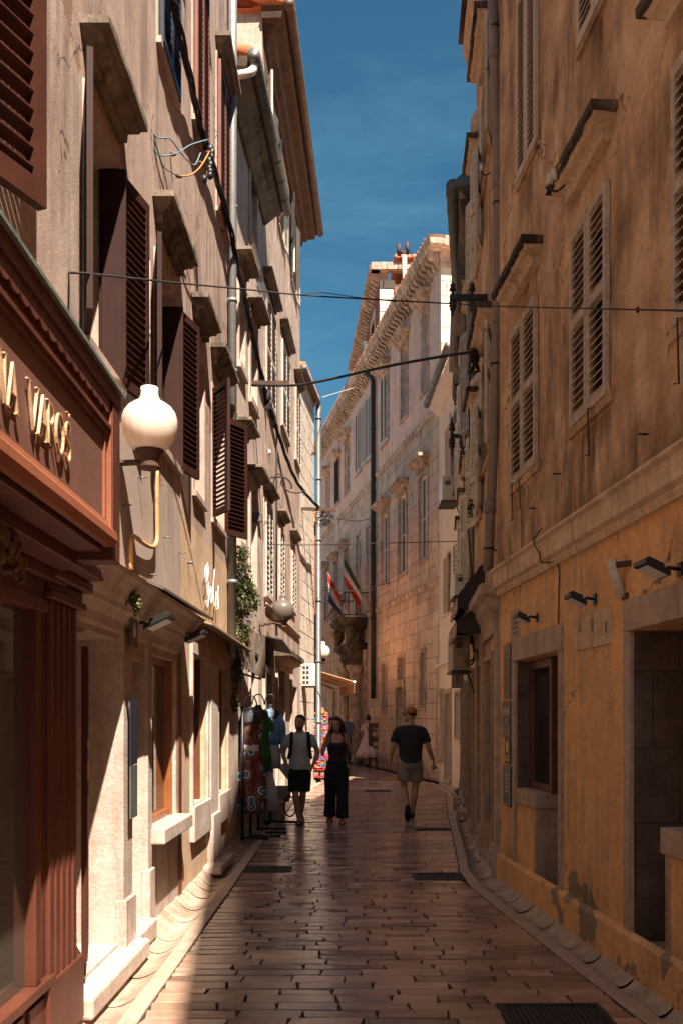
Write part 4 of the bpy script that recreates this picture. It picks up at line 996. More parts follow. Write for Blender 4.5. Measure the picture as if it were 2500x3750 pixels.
# red rooftop house behind the palace
T1 = Fac((.62, 34.5), (-.36, 41.0), -1)
za = at(1420, 975, 34.5).z
T1 = Fac(at(1388, 0, 36).xy, at(1305, 0, 46).xy, -1)
zt = at(1388, 985, 36).z
B = Bld('red_tower_house', 'taller brick-red house rising behind the palace roof with white quoins and orange tiles', 'house', T1, zt - .4, M['red_render'], depth=5, z0=9)
for (a, b, t, bt) in ((1322, 1332, 1270, 1400), (1358, 1372, 1175, 1310)):
    u_ = sorted((T1.u(a), T1.u(b))); pm = (a + b) / 2
    win(B, 0, 0, 0, 0, 'closed', uv=u_, zz=(T1.z(pm, bt), T1.z(pm, t)), sur='plaster_offwhite', sw=.15, shm='shutter_brown', rails=())
B.finish(sides=False)
mb = MB(); p0 = T1.P(0, 0); ex = Vector((1, .02, 0))
mb.box(Vector((p0.x + .01, p0.y, 9)), ex * .55, (0, .3, 0), (0, 0, zt - 9.4)); mb.build('quoin', M['quoin'], B.o)
mb = MB(); mb.box(Vector((p0.x + .56, p0.y + .02, 9)), ex * 2.6, (0, 4, 0), (0, 0, zt - 9.5)); mb.build('side_wall', M['rubble'], B.o)
mb = MB(); mb.prof(T1, -.3, T1.len + .3, [(0, zt - .15), (.36, zt - .15), (.4, zt), (0, zt + .1)]); mb.fbox(T1, -.02, T1.len, zt - .42, zt - .15, -.3, .02)
mb.box(Vector((p0.x - .3, p0.y - .35, zt - .15)), (1.9, 0, 0), (0, .36, 0), (0, 0, .25))
cr = mb.build('cornice', M['palace_trim'], B.o)
k = 0
while k * .36 < T1.len:
    c = MB(); u_ = k * .36; pr = [(.02, zt - .42), (.1, zt - .40), (.18, zt - .32), (.28, zt - .28), (.30, zt - .16), (.02, zt - .16)]; n = 6
    c.add([T1.P(u_, z, d) for d, z in pr] + [T1.P(u_ + .17, z, d) for d, z in pr], [tuple(range(6)), tuple(range(11, 5, -1))] + [(i, (i + 1) % n, n + (i + 1) % n, n + i) for i in range(n)]); c.build('corbel', M['palace_trim'], cr); k += 1
RF = Fac((p0.x + .3, p0.y - .35), (p0.x + 4.5, p0.y - .3), -1); RF.n = Vector((0, -1))
tile_roof(B.o, RF, 0.2, 4, zt + .22, .1, run=3, rise=.4, w=.2)
mb = MB(); c = at(1480, 1060, 33); mb.tube([at(1480, 1090, 33), at(1480, 935, 33)], .075, 10); ch = mb.build('chimney', M['plaster_white'], B.o)
mb = MB()
mb.tube([at(1460, 935, 33), at(1460, 895, 33)], .07, 10); mb.tube([at(1490, 930, 33), at(1490, 888, 33)], .07, 10); mb.tube([at(1462, 918, 33), at(1480, 930, 33), at(1488, 915, 33)], .05, 8); mb.build('cowl', M['cowl_metal'], ch)
mb = MB(); c = at(1470, 1110, 33.2); mb.cbox(c, .5, .5, 1.0); mb.build('chimney_base', M['rubble'], B.o)

# run-off stains
for (a, b) in ((1880, 1970), (2102, 2232), (2480, 2800)):
    u_ = sorted((R1.u(a), R1.u(b))); stain(R1B, R1, u_[0] - .15, u_[1] + .15, 3.30, 3.86, .9); stain(R1B, R1, u_[0] - .2, u_[1] + .2, 5.96, 6.55, .9, up=True)
for (a, b) in ((1903, 1972), (2128, 2260)):
    u_ = sorted((R1.u(a), R1.u(b))); stain(R1B, R1, u_[0] - .1, u_[1] + .1, 6.0, 6.76, .6)
stain(R1B, R1, 0, R1.len, 3.29, 3.62, .8, up=True)
for i in range(5): stain(R1B, R1, R1.len - 1.2 * i - 1.1, R1.len - 1.2 * i - .1, .27, .27 + rnd.uniform(.25, .6), .6, up=True)
for (a, b, hz) in ((314, 432, 5.86), (570, 648, 5.95), (708, 745, 5.95), (777, 818, 5.95)):
    stain(L1B, L1, L1.u(a) - .1, L1.u(b) + .1, hz, hz + .8, .75, up=True); stain(L1B, L1, L1.u(a) + .05, L1.u(b) - .05, 3.2, 3.9, .5)
for px, a, b in ((1549, 1082, 1000), (1480, 1225, 1150), (1549, 1690, 1600), (1474, 1770, 1690), (1410, 1840, 1770), (1268, 1990, 1930), (1232, 2035, 1980)):
    uu = PL.u(px); stain(PLB, PL, uu - .8, uu + .8, PL.z(px, a), PL.z(px, b), .8, up=True)
for i in range(14): stain(PLB, PL, .3 + i * 1.35, 1.5 + i * 1.35, zs1 - rnd.uniform(.5, 1.3), zs1 - .1, .55)
for i in range(14): stain(PLB, PL, .3 + i * 1.35, 1.5 + i * 1.35, zs2 - rnd.uniform(.4, 1.0), zs2 - .1, .45)
for i in range(6): stain(L3B, L3, .4 + i * 1.2, 1.5 + i * 1.2, 2.0, 3.5, .7)
for px, a, b in ((985, 1055, 930), (1042, 1225, 1110), (1086, 1385, 1300), (1026, 1885, 1790), (1071, 1955, 1880), (979, 1790, 1690)):
    uu = L3.u(px); stain(L3B, L3, uu - .5, uu + .5, L3.z(px, a), L3.z(px, b), .9, up=True)

# houses of the street behind the camera (they shade the paving and stand in the shop glass)
R0 = Fac((3.2, -16), (2.75, -4.4), -1)
B = Bld('rear_house', 'plain ochre house of the street on the right behind the viewpoint', 'house', R0, 12.5, M['render_orange'])
for i in range(4):
    for z in (.9, 4.0, 6.9): win(B, 0, 0, 0, 0, 'closed', uv=(1.2 + i * 2.7, 2.2 + i * 2.7), zz=(z, z + 1.5), sur='stone_frame', shm='shutter_old')
B.finish()
L0 = Fac((-2.2, -16), (-1.6, 2.28), 1)
B = Bld('rear_house', 'plain cream house of the street on the left behind the viewpoint', 'house', L0, 12.0, M['plaster_cream'])
for i in range(6):
    for z in (.9, 4.0, 6.9): win(B, 0, 0, 0, 0, 'closed', uv=(1.2 + i * 2.7, 2.2 + i * 2.7), zz=(z, z + 1.5), sur='stone_frame', shm='shutter_brown')
B.finish()
# ---------------------------------------------------------------- ground
def poly_x(pl, y):
    if y <= pl[0][1]: 
        (x0, y0), (x1, y1_) = pl[0], pl[1]
        return x0 + (x1 - x0) * (y - y0) / (y1_ - y0)
    for i in range(len(pl) - 1):
        (x0, y0), (x1, y1_) = pl[i], pl[i + 1]
        if y <= y1_ or i == len(pl) - 2:
            return x0 + (x1 - x0) * (y - y0) / (y1_ - y0)
KL = [(-1.20, 3.0), (-1.18, 5.9), (-1.137, 10.37), (-1.13, 13.5), (-1.0, 20.3), (-.80, 23.5), (-.52, 26.3), (-.60, 27.5), (-2.0, 34.0), (-3.0, 47.0)]
KR = [(2.0, 3.0), (1.695, 5.83), (1.30, 10.46), (1.42, 11.6), (1.95, 17.8), (2.42, 22.4), (2.32, 26.6), (1.3, 32.4), (-1.1, 46.2)]
WLn = [(-1.62, 3.0), (-1.53, 8), (-1.46, 13.3), (-1.30, 16.4), (-.985, 23.7), (-.72, 26.3)]
WRn = [(2.16, 3.0), (1.665, 10.5), (1.87, 13.9), (2.72, 22.6), (2.62, 26.7), (1.6, 32.5), (-.9, 46.5)]
mb = MB(); mb.quad((-80, -60, -.12), (80, -60, -.12), (80, 140, -.12), (-80, 140, -.12))
tag(mb.build('ground', M['ground_mat']), kind='structure')
mb = MB()
ys = [2.0 + i * 1.0 for i in range(46)]
rows = [(poly_x(KL, y) + .02, poly_x(KR, y) - .02, y) for y in ys]
for a, b in zip(rows, rows[1:]): mb.quad((a[0], a[2], -.012), (a[1], a[2], -.012), (b[1], b[2], -.012), (b[0], b[2], -.012))
tag(mb.build('street_bed', M['joint']), kind='structure')
# sett paving, laid in courses across the street
drains = [(1815, 2215, 3672, 3770), (1508, 1690, 3196, 3222), (895, 1070, 3172, 3191), (1515, 1640, 3035, 3043), (1332, 1428, 2893, 2899)]
dr = []
for a, b, t, bt in drains:
    p = gnd((a + b) / 2, (t + bt) / 2); dr.append((gnd(a, t).x, gnd(b, t).x, gnd(a, bt).y, gnd(a, t).y))
dr[0] = (gnd(1815, 3672).x, gnd(2185, 3672).x, 5.35, 5.88)
mb = MB(); y = 3.2
rs = random.Random(5)
while y < 45:
    h = rs.uniform(.125, .17) if y < 25 else .3
    x0 = poly_x(KL, y + h / 2) + .065; x1 = poly_x(KR, y + h / 2) - .065
    if y > 26.3: x0 = poly_x(KL, y) - 0
    x = x0
    while x < x1 - .02:
        w = rs.uniform(.26, .56)
        if x + w > x1 - .15: w = x1 - x
        blocked = False
        for a, b, c, d in dr:
            if y + h > c + .01 and y < d - .01:
                if x < a < x + w: w = a - x
                elif a <= x < b - .01: x = b; w = rs.uniform(.2, .4); w = min(w, x1 - x)
        if w < .03: x += max(w, .001) + .001; continue
        if not blocked:
            g = rs.uniform(.003, .007); gx = rs.uniform(.004, .010); zz = rs.uniform(-.003, .0015); tl = rs.uniform(-.0024, .0024); tx = rs.uniform(-.005, .005)
            A0, A1, B0, B1 = x + gx, x + w - gx, y + g, y + h - g
            if w < .04: x += w; continue
            c = rs.uniform(.55, 1.35); cc = (c * rs.uniform(.95, 1.06), c, c * rs.uniform(.93, 1.05))
            if rs.random() < .06: cc = tuple(v * .6 for v in cc)
            e = .012; sk = rs.uniform(-.012, .012)
            r0 = [(A0 + sk, B0, -.03), (A1 + sk * .5, B0, -.03), (A1 - sk, B1, -.03), (A0 - sk, B1, -.03)]
            r1 = [(p[0], p[1], zz - .006) for p in r0]
            ex = .0025; r2 = [(A0 + ex + sk, B0 + e * .7, zz + tl), (A1 - ex + sk * .5, B0 + e * .7, zz + tl + tx), (A1 - ex - sk, B1 - e * .7, zz - tl + tx), (A0 + ex - sk, B1 - e * .7, zz - tl)]
            vs = r0 + r1 + r2
            fs = [(i, (i + 1) % 4, 4 + (i + 1) % 4, 4 + i) for i in range(4)] + [(4 + i, 4 + (i + 1) % 4, 8 + (i + 1) % 4, 8 + i) for i in range(4)] + [(8, 9, 10, 11)]
            mb.add(vs, fs, False, cc)
        x += w
    y += h
tag(mb.build('stone_paving', M['paving']), kind='structure')
# kerbs and stone channels
def channel(name, K, W, side):
    k = MB(); g = MB(); y = 3.0; r = random.Random(3 if side < 0 else 4)
    while y < 26:
        L = r.uniform(.7, 1.1)
        a0, a1 = poly_x(K, y), poly_x(K, y + L); w = .055
        z = r.uniform(0, .006)
        k.hexa([(a0 - w, y + .006, -.06), (a0 + w, y + .006, -.06), (a1 + w, y + L - .006, -.06), (a1 - w, y + L - .006, -.06), (a0 - w, y + .006, z), (a0 + w, y + .006, z), (a1 + w, y + L - .006, z), (a1 - w, y + L - .006, z)])
        y += L
    y = 3.0
    while y < 26.2:
        L = r.uniform(.30, .42); rings = []
        amp = r.uniform(.0, .006); arc_ = r.uniform(-.01, .05); L = r.uniform(.32, .75)
        for (s, lift, dx) in ((0, 0.0, 0), (.012, amp, .0), (.05, amp * 1.1, 0), (.12, amp * .5, 0), (L * .6, 0, 0), (L, -.006, 0)):
            yy = y + s; x0 = poly_x(K, yy) + side * .056; x1 = poly_x(W, yy) + side * (-.002)
            row = []
            for j in range(9):
                t = j / 8; dish = -.06 * math.sin(math.pi * min(1, t * 1.15)) if t < .87 else .0
                z = dish + (.045 * max(0, (t - .7) / .3)) + lift * (.6 + .6 * math.sin(math.pi * t))
                yb = yy + arc_ * math.sin(math.pi * t) * max(0, 1 - s / L) + .02 * math.sin(math.pi * t) * (s / L)
                nz_ = noise.noise(Vector((x0 * 3 + t * 2, yy * 4, side))) * .009
                row.append((x0 + (x1 - x0) * t, yb, z + nz_ - .004))
            rings.append(row)
        c = r.uniform(.8, 1.1)
        n = 9; vs = [p for q in rings for p in q]
        g.add(vs, [(i * n + j, i * n + j + 1, (i + 1) * n + j + 1, (i + 1) * n + j) for i in range(5) for j in range(8)], True, (c, c, c))
        y += L
    tag(k.build('kerb_' + name, M['kerb_stone'], bevel=.008), kind='structure'); tag(g.build('gutter_' + name, M['gutter_stone'], recalc=False), kind='structure')
channel('left', KL, WLn, -1); channel('right', KR, WRn, 1)
# drain grates
GL = ['large black drain grate in the near right corner of the paving', 'black drain grate beside the right kerb before the walking man', 'black drain grate beside the left kerb', 'narrow dark drain slot behind the walking man\'s heel', 'thin dark drain slot far up the paving']
for (a, b, c, d), lab in zip(dr, GL):
    t = thing('drain_grate', lab, 'drain', ((a + b) / 2, (c + d) / 2, -.01), 'drain grates in the paving')
    mb = MB(); e = .03
    mb.abox(a, b, c, c + e, -.03, .001); mb.abox(a, b, d - e, d, -.03, .001); mb.abox(a, a + e, c + e, d - e, -.03, .001); mb.abox(b - e, b, c + e, d - e, -.03, .001); mb.build('frame', M['iron'], t)
    mb = MB(); n = max(3, int((b - a) / .035))
    if d - c > .1:
        for i in range(n):
            x = a + e + (b - a - 2 * e) * (i + .2) / n; mb.abox(x, x + .014, c + e, d - e, -.028, -.004)
    else: mb.abox(a + e, b - e, c + e, c + e + .01, -.028, -.004)
    mb.build('bars', M['iron'], t)
# little stone bridges in the right channel
for px, py, lab in ((1672, 2985, 'nearer stone bridge block with round hole across the right channel'), (1660, 2925, 'farther stone bridge block with round hole across the right channel')):
    p = gnd(px, py + 12); yy = p.y; x0 = poly_x(KR, yy) + .06; x1 = poly_x(WRn, yy) - .02
    cxm = (x0 + x1) / 2; hw = (x1 - x0) / 2; rr = hw * .6; n = 10
    mb = MB(); pts = [(x0, -.07), (x0, .10), (x1, .10), (x1, -.07)] + [(cxm + rr * math.cos(math.pi * i / n), -.07 + .10 * math.sin(math.pi * i / n)) for i in range(n + 1)]
    m_ = len(pts); mb.add([(x, yy, z) for x, z in pts] + [(x, yy + .28, z) for x, z in pts], [tuple(range(m_)), tuple(range(2 * m_ - 1, m_ - 1, -1))] + [(i, (i + 1) % m_, m_ + (i + 1) % m_, m_ + i) for i in range(m_)])
    o = mb.build('channel_bridge', M['kerb_stone'], None); tag(o, lab, 'stone block', 'stone bridges over the right channel')

# ---------------------------------------------------------------- light, sky, camera
SUN = Vector((.24, -.61, 1.0)).normalized()
w = bpy.data.worlds.new('World'); sc.world = w; w.use_nodes = True
nt = w.node_tree; bg = nt.nodes['Background']
sky = nt.nodes.new('ShaderNodeTexSky'); sky.sky_type = 'NISHITA'; sky.sun_disc = False
sky.sun_elevation = math.asin(SUN.z); sky.sun_rotation = math.atan2(SUN.x, SUN.y)
sky.air_density = 1.0; sky.dust_density = .2; sky.ozone_density = 1.0; sky.altitude = 0
tc = nt.nodes.new('ShaderNodeTexCoord'); mp = nt.nodes.new('ShaderNodeMapping'); mp.inputs['Scale'].default_value = (2, 5, 9); mp.inputs['Rotation'].default_value = (0, .5, .3)
ns = nt.nodes.new('ShaderNodeTexNoise'); ns.inputs['Scale'].default_value = 1.6; ns.inputs['Detail'].default_value = 8; ns.inputs['Roughness'].default_value = .62; ns.inputs['Distortion'].default_value = .6
mr = nt.nodes.new('ShaderNodeMapRange'); mr.inputs[1].default_value = .46; mr.inputs[2].default_value = .78; mr.inputs[4].default_value = .34
mx = nt.nodes.new('ShaderNodeMix'); mx.data_type = 'RGBA'; mx.inputs[7].default_value = (4.2, 5.0, 5.9, 1)
nt.links.new(tc.outputs['Generated'], mp.inputs[0]); nt.links.new(mp.outputs[0], ns.inputs['Vector']); nt.links.new(ns.outputs['Fac'], mr.inputs[0])
nt.links.new(mr.outputs[0], mx.inputs[0]); nt.links.new(sky.outputs[0], mx.inputs[6]); tn = nt.nodes.new('ShaderNodeMix'); tn.data_type = 'RGBA'; tn.blend_type = 'MULTIPLY'; tn.inputs[0].default_value = 1; tn.inputs[7].default_value = (.40, .80, .84, 1)
nt.links.new(mx.outputs[2], tn.inputs[6]); nt.links.new(tn.outputs[2], bg.inputs[0])
bg.inputs[1].default_value = .040
sl = bpy.data.lights.new('sun', 'SUN'); sl.energy = 5.0; sl.angle = R(.53); sl.color = (1.0, .885, .77)
so = bpy.data.objects.new('sun', sl); COL.objects.link(so); so.rotation_euler = (-SUN).to_track_quat('-Z', 'Y').to_euler()
cam = bpy.data.cameras.new('camera'); co = bpy.data.objects.new('camera', cam); COL.objects.link(co)
co.location = (0, 0, EYE); co.rotation_euler = (R(90), 0, 0)
cam.sensor_fit = 'VERTICAL'; cam.sensor_height = 36; cam.sensor_width = 24; cam.lens = FL / 3750 * 36
cam.shift_y = (CY - 1875) / 3750; cam.clip_end = 2000; cam.clip_start = .05
sc.camera = co
sc.view_settings.view_transform = 'Standard'; sc.view_settings.look = 'None'; sc.view_settings.exposure = 1.6; sc.view_settings.gamma = 1
sc.cycles.use_denoising = True; sc.cycles.max_bounces = 8; sc.cycles.diffuse_bounces = 5; sc.cycles.glossy_bounces = 3
sc.cycles.sample_clamp_indirect = 6
# ---------------------------------------------------------------- wires and cables
def cable(label, pts, r=.008, m='cable', k=8, cat='cable', group=None, n=6, name='overhead_cable', extra=None):
    mb = MB(); mb.tube(smooth(pts, k), r, n)
    if extra: extra(mb)
    o = mb.build(name, M[m]); tag(o, label, cat, group or 'cables strung across the street'); return o
def sag(a, b, s, n=6):
    a, b = Vector(a), Vector(b); return [a + (b - a) * i / n + Vector((0, 0, -s * 4 * (i / n) * (1 - i / n))) for i in range(n + 1)]
wl = L1.P(L1.u(252), L1.z(252, 1000), .0)
def knots(mb):
    for p in (at(400, 1015, 5.9), at(1180, 1085, 8.4), at(1420, 1105, 8.0), at(2333, 1138, 5.9)): mb.ball(p, .014, .014, .018, 6, 4)
cable('thin black wire from the cream wall past the brown shutters to the right-hand houses', [wl, at(330, 1003, 5.6), at(640, 1035, 7.6), at(900, 1060, 9), at(1100, 1080, 9.4), at(1340, 1095, 9.8), at(1650, 1112, 10.2)], .007, extra=lambda mb: mb.tube(smooth([at(1100, 1080, 9.4), at(1180, 1072, 9.45), at(1300, 1088, 9.6), at(1450, 1105, 9.8)], 6), .004, 5))
cable('thin wire running on across the orange facade to the right edge', [at(1650, 1112, 10.2), at(1850, 1122, 9.2), at(2150, 1130, 7.3), at(2520, 1138, 5.6)], .0055, extra=lambda mb: mb.ball(at(2333, 1135, 6.4), .014, .014, .02, 6, 4))
cable('thick black cable rising from the rusty bar on the left to the right-hand houses', [at(895, 1408, 15.2), at(1060, 1412, 14.6), at(1180, 1395, 14), at(1450, 1335, 13), at(1720, 1290, 12.6), at(1760, 1295, 12.6)], .019)
cable('slender wire at the height of the second-floor bar to the white house', [at(900, 1990, 16), at(1100, 1996, 18), at(1450, 1988, 20), at(1735, 1980, 18.5)], .008)
cable('lower wire from the downpipe in front of the palace flags', [at(1168, 2150, 26.3), at(1300, 2162, 29), at(1460, 2125, 27.5)], .008, extra=lambda mb: mb.tube(smooth([at(1168, 2160, 26.3), at(1280, 2165, 30), at(1375, 2160, 31)], 4), .012, 5))
cable('short black wire between the end of the second bar and the palace downpipe', [at(1240, 1900, 27), at(1310, 1908, 30), at(1355, 1898, 31)], .011)
cable('pale thin line in the sky between the stone corner and the palace eave', [at(1180, 1455, 25), at(1295, 1420, 33)], .009, m='cable_cream')
# twisted bundle along the left walls
bp = [at(622, -30, 8.2), at(650, 70, 8.5), at(700, 300, 9.4), at(740, 480, 10.2), at(790, 640, 11.2), at(845, 840, 12.4), at(870, 980, 12.9), at(905, 1120, 14.2), at(925, 1230, 15), at(965, 1400, 16.2), at(975, 1450, 16.8), at(1010, 1560, 18), at(1050, 1680, 19.5), at(1085, 1760, 21), at(1125, 1815, 22.5), at(1165, 1855, 24), at(1185, 1870, 25)]
mb = MB(); sp = smooth(bp, 6)
for ph in (0, 2.1, 4.2):
    mb.tube([p + Vector((math.cos(i * .55 + ph), 0, math.sin(i * .55 + ph))) * .022 for i, p in enumerate(sp)], .017, 6)
for i in (20, 40, 58, 66): mb.ball(sp[i], .05, .05, .05, 6, 5)
tag(mb.build('cable_bundle', M['cable']), 'thick twisted black cable bundle hanging along all the left-hand facades', 'cable', 'cables strung across the street')
# splice box loops
mb = MB()
for pts, r in (([(545, 465), (570, 500), (590, 505), (625, 510), (655, 550), (690, 590), (715, 603), (735, 560)], .006), ([(545, 465), (560, 540), (590, 570), (650, 560), (700, 530), (760, 512)], .006), ([(543, 470), (580, 555), (600, 610), (640, 637), (660, 645)], .006)):
    mb.tube(smooth([at(x, y, 8.0 + (x - 545) * .006) for x, y in pts], 5), r, 6)
o = mb.build('cable_loop', M['cable_blue']); tag(o, 'loose loop of blue-grey wires with red taped joints beside the large stone hood', 'cable')
mb = MB(); mb.tube(smooth([at(x, y, 8.7 + (x - 660) * .006) for x, y in ((655, 645), (700, 640), (735, 610), (765, 560))], 5), .007, 6); mb.build('orange_wire', M['cable_orange'], o)
mb = MB()
for x, y in ((596, 507), (634, 565), (656, 645), (735, 600), (765, 560)): mb.ball(at(x, y, 8.3 + (x - 545) * .006), .035, .03, .018, 7, 5)
mb.build('taped_joint', M['shutter_red'], o, jitter=.01)
mb = MB()
for i in range(9): mb.ball(at(760 + rnd.uniform(-18, 18), 545 + i * 14, 9.8), .035, .03, .045, 7, 5)
tag(mb.build('junction', M['black_metal'], jitter=.01), 'cluster of black cable clamps on the bundle below the red shutter', 'cable clamp')
mb = MB()
for i in range(14):
    a = i * 1.1; c = Vector(at(972, 1465, 16.7)); mb.tube(smooth([c + Vector((rnd.uniform(-.12, .12), 0, rnd.uniform(-.2, .15))) for _ in range(4)], 4), .007, 5)
mb.ball(at(968, 1450, 16.7), .12, .08, .14); tag(mb.build('junction', M['cable']), 'tangle of black wires at the end of the rusty bar', 'cable clamp')
mb = MB()
for i in range(12):
    c = Vector(at(1192, 1890, 25)); mb.tube(smooth([c + Vector((rnd.uniform(-.3, .25), rnd.uniform(-.1, .1), rnd.uniform(-.3, .15))) for _ in range(4)], 4), .010, 5)
tag(mb.build('junction', M['cable']), 'tangle of looped wires on the far crossbar beside the grey downpipe', 'cable clamp')
# bars
def bar(label, p, q, h, m='rust_metal', cat='bracket', name='cable_bar'):
    mb = MB(); p, q = Vector(p), Vector(q); mb.box(p - Vector((0, .03, h / 2)), q - p, (0, .06, 0), (0, 0, h)); o = mb.build(name, M[m]); return tag(o, label, cat)
bar('long rusty iron bar sticking out from the tan house at the thick cable', at(885, 1405, 15.2), at(1062, 1405, 15.2), .075)
bar('thin brown iron bar from the stone corner towards the palace', at(1085, 1862, 24.0), at(1232, 1868, 24.0), .07)
def insul(label, x0, x1, py, Y, hh):
    t = thing('insulator_bar', label, 'insulator', at((x0 + x1) / 2, py, Y), 'black insulator crossbars on the right')
    s = Y / FL; mb = MB(); p = at(x0, py, Y); q = at(x1, py, Y); mb.box(p - Vector((0, .03, hh / 2 * s)), q - p, (0, .06, 0), (0, 0, hh * s)); mb.build('crossbar', M['black_metal'], t)
    for f in (.07, .55):
        c = p + (q - p) * f; r = 13 * s
        for sg, nm in ((1, 'insulator'), (-1, 'insulator')):
            mb = MB(); z0 = hh * .5 * s; pr = [(r * .35, z0), (r * .35, z0 + 14 * s), (r, z0 + 16 * s), (r * .9, z0 + 24 * s), (r * .5, z0 + 26 * s), (r * .75, z0 + 32 * s), (r * .6, z0 + 40 * s), (r * .2, z0 + 46 * s)]
            if sg < 0: pr = [(r * .35, z0), (r * 1.1, z0 + 8 * s), (r * .7, z0 + 14 * s), (r * 1.15, z0 + 20 * s), (r * .7, z0 + 27 * s), (r * .9, z0 + 33 * s), (r * .4, z0 + 42 * s), (r * .2, z0 + 58 * s)]
            mb.lathe(c, [(a, sg * b) for a, b in pr], 10); mb.build(nm, M['black_metal'], t)
insul('upper black crossbar with two insulators in front of the long zinc gutter', 1645, 1795, 1090, 12.0, 20)
insul('lower black crossbar with two insulators in front of the white house', 1647, 1728, 1597, 17.5, 13)
mb = MB()
for i in range(10):
    c = Vector(at(1735, 1325, 12.6)); mb.tube(smooth([c + Vector((rnd.uniform(-.08, .08), rnd.uniform(-.1, .1), rnd.uniform(-.16, .16))) for _ in range(4)], 4), .008, 5)
mb.ball(at(1735, 1305, 12.6), .07, .05, .1); tag(mb.build('junction', M['cable']), 'black wire tangle where the thick cable meets the right-hand houses', 'cable clamp')
cable('black conduit dropping down the shuttered house beside the taupe pipe', [at(1722, 1350, 13), at(1716, 1500, 13.4), at(1722, 1760, 13.8), at(1712, 1900, 14), at(1722, 2050, 14), at(1730, 2130, 14)], .012, group='wall cables')
cable('thin conduit running over the string course and down the yellow wall', [R1.P(R1.u(1990), 3.35, .02), R1.P(R1.u(1998), 3.22, .11), R1.P(R1.u(2012), 3.1, .09), R1.P(R1.u(2015), 3.02, .08), R1.P(R1.u(2050), 2.95, .02), R1.P(R1.u(2053), 2.7, .02), R1.P(R1.u(2052), 2.46, .02)], .006, group='wall cables')
cable('pale cable loop beside the stone hood above the near window', [at(600, 40, 8.3), at(595, 100, 8.3), at(588, 165, 8.3)], .008, m='cable_cream', group='wall cables')
# conduit pipe under lamp
mb = MB(); mb.tube(smooth([*[L1.P(L1.u(x), L1.z(x, y_), .04) for x, y_ in ((557, 1720), (557, 1850), (558, 1955), (555, 1985), (545, 2002), (525, 2000), (500, 1985), (478, 1968), (466, 1964), (461, 1975), (460, 2010), (460, 2085))]], 4), .017, 8)
tag(mb.build('conduit_pipe', M['pipe_ochre']), 'ochre painted gas pipe bent in a U below the near globe lamp', 'pipe')
vpipe(L1B, L1, L1.u(543), .012, 4.1, 5.3, .006, 'plaster_cream', step=9)
# nails in the plaster
mb = MB()
NLS = [(598, 1968), (655, 2024), (505, 1748), (448, 1850), (545, 2104), (480, 2055)]
for x, y in NLS:
    u_ = L1.u(x); z_ = L1.z(x, y); mb.tube([L1.P(u_, z_, 0), L1.P(u_, z_, .065)], .006, 6)
u_ = L1.u(688); mb.tube([L1.P(u_, L1.z(688, 2060), 0), L1.P(u_, L1.z(688, 2060), .05)], .014, 6)
mb.build('wall_bolts', M['zinc'], L1B)

# ---------------------------------------------------------------- floodlights
def flood(label, F, px, py, w=.2, out=.22, tilt=25, led=True, group='floodlights over the shop doors'):
    u = F.u(px); z = F.z(px, py); t = thing('floodlight', label, 'lamp', F.P(u, z, 0), group)
    mb = MB(); mb.tube([F.P(u, z, 0), F.P(u, z + .01, out * .35), F.P(u, z - .02, out * .6)], .012, 6); mb.fbox(F, u - .03, u + .03, z - .04, z + .04, 0, .015); mb.build('bracket', M['black_metal'], t)
    mb = MB(); a, b = out * .45, out * .45 + w * .75
    tz = math.tan(R(tilt)) * (b - a)
    mb.hexa([F.P(u - w / 2, z - .05, a), F.P(u + w / 2, z - .05, a), F.P(u + w / 2, z - .05 + tz, b), F.P(u - w / 2, z - .05 + tz, b), F.P(u - w / 2, z - .02, a), F.P(u + w / 2, z - .02, a), F.P(u + w / 2, z - .02 + tz, b), F.P(u - w / 2, z - .02 + tz, b)])
    for i in range(7):
        q = u - w * .35 + w * .7 * i / 6; mb.hexa([F.P(q - .004, z - .02 + tz * .2, a + (b - a) * .2), F.P(q + .004, z - .02 + tz * .2, a + (b - a) * .2), F.P(q + .004, z - .02 + tz * .8, a + (b - a) * .8), F.P(q - .004, z - .02 + tz * .8, a + (b - a) * .8), F.P(q - .004, z + .01 + tz * .2, a + (b - a) * .2), F.P(q + .004, z + .01 + tz * .2, a + (b - a) * .2), F.P(q + .004, z + .01 + tz * .8, a + (b - a) * .8), F.P(q - .004, z + .01 + tz * .8, a + (b - a) * .8)])
    mb.build('housing', M['black_metal'], t, bevel=.004)
    mb = MB(); f0, f1 = .12, .88
    q = [F.P(u - w * .42, z - .053 + tz * f0, a + (b - a) * f0), F.P(u + w * .42, z - .053 + tz * f0, a + (b - a) * f0), F.P(u + w * .42, z - .053 + tz * f1, a + (b - a) * f1), F.P(u - w * .42, z - .053 + tz * f1, a + (b - a) * f1)]
    mb.hexa([p - Vector((0, 0, .003)) for p in q] + q); mb.build('lens', M['led'], t)
    return t
flood('black floodlight with ribbed lens over the white doorway, nearer of the two left ones', L1, 478, 2285, .26, .26)
flood('black floodlight over the left shop window, farther of the two beside the metal canopy', L1, 640, 2335, .24, .24)
flood('smallest black floodlight on the yellow wall above the framed shop entrance', R1, 1968, 2262, .15, .2)
flood('black floodlight on the yellow wall above the blank plaster plaque', R1, 2180, 2195, .17, .2)
flood('largest black floodlight at the right edge above the big doorway', R1, 2492, 2085, .2, .22)
for i in range(4):
    flood('one of four small black floodlights in a row over the grey signboard', L2, 885 + i * 14, 2395 + i * 18, .14, .3, tilt=8, group='floodlights over the grey signboard')
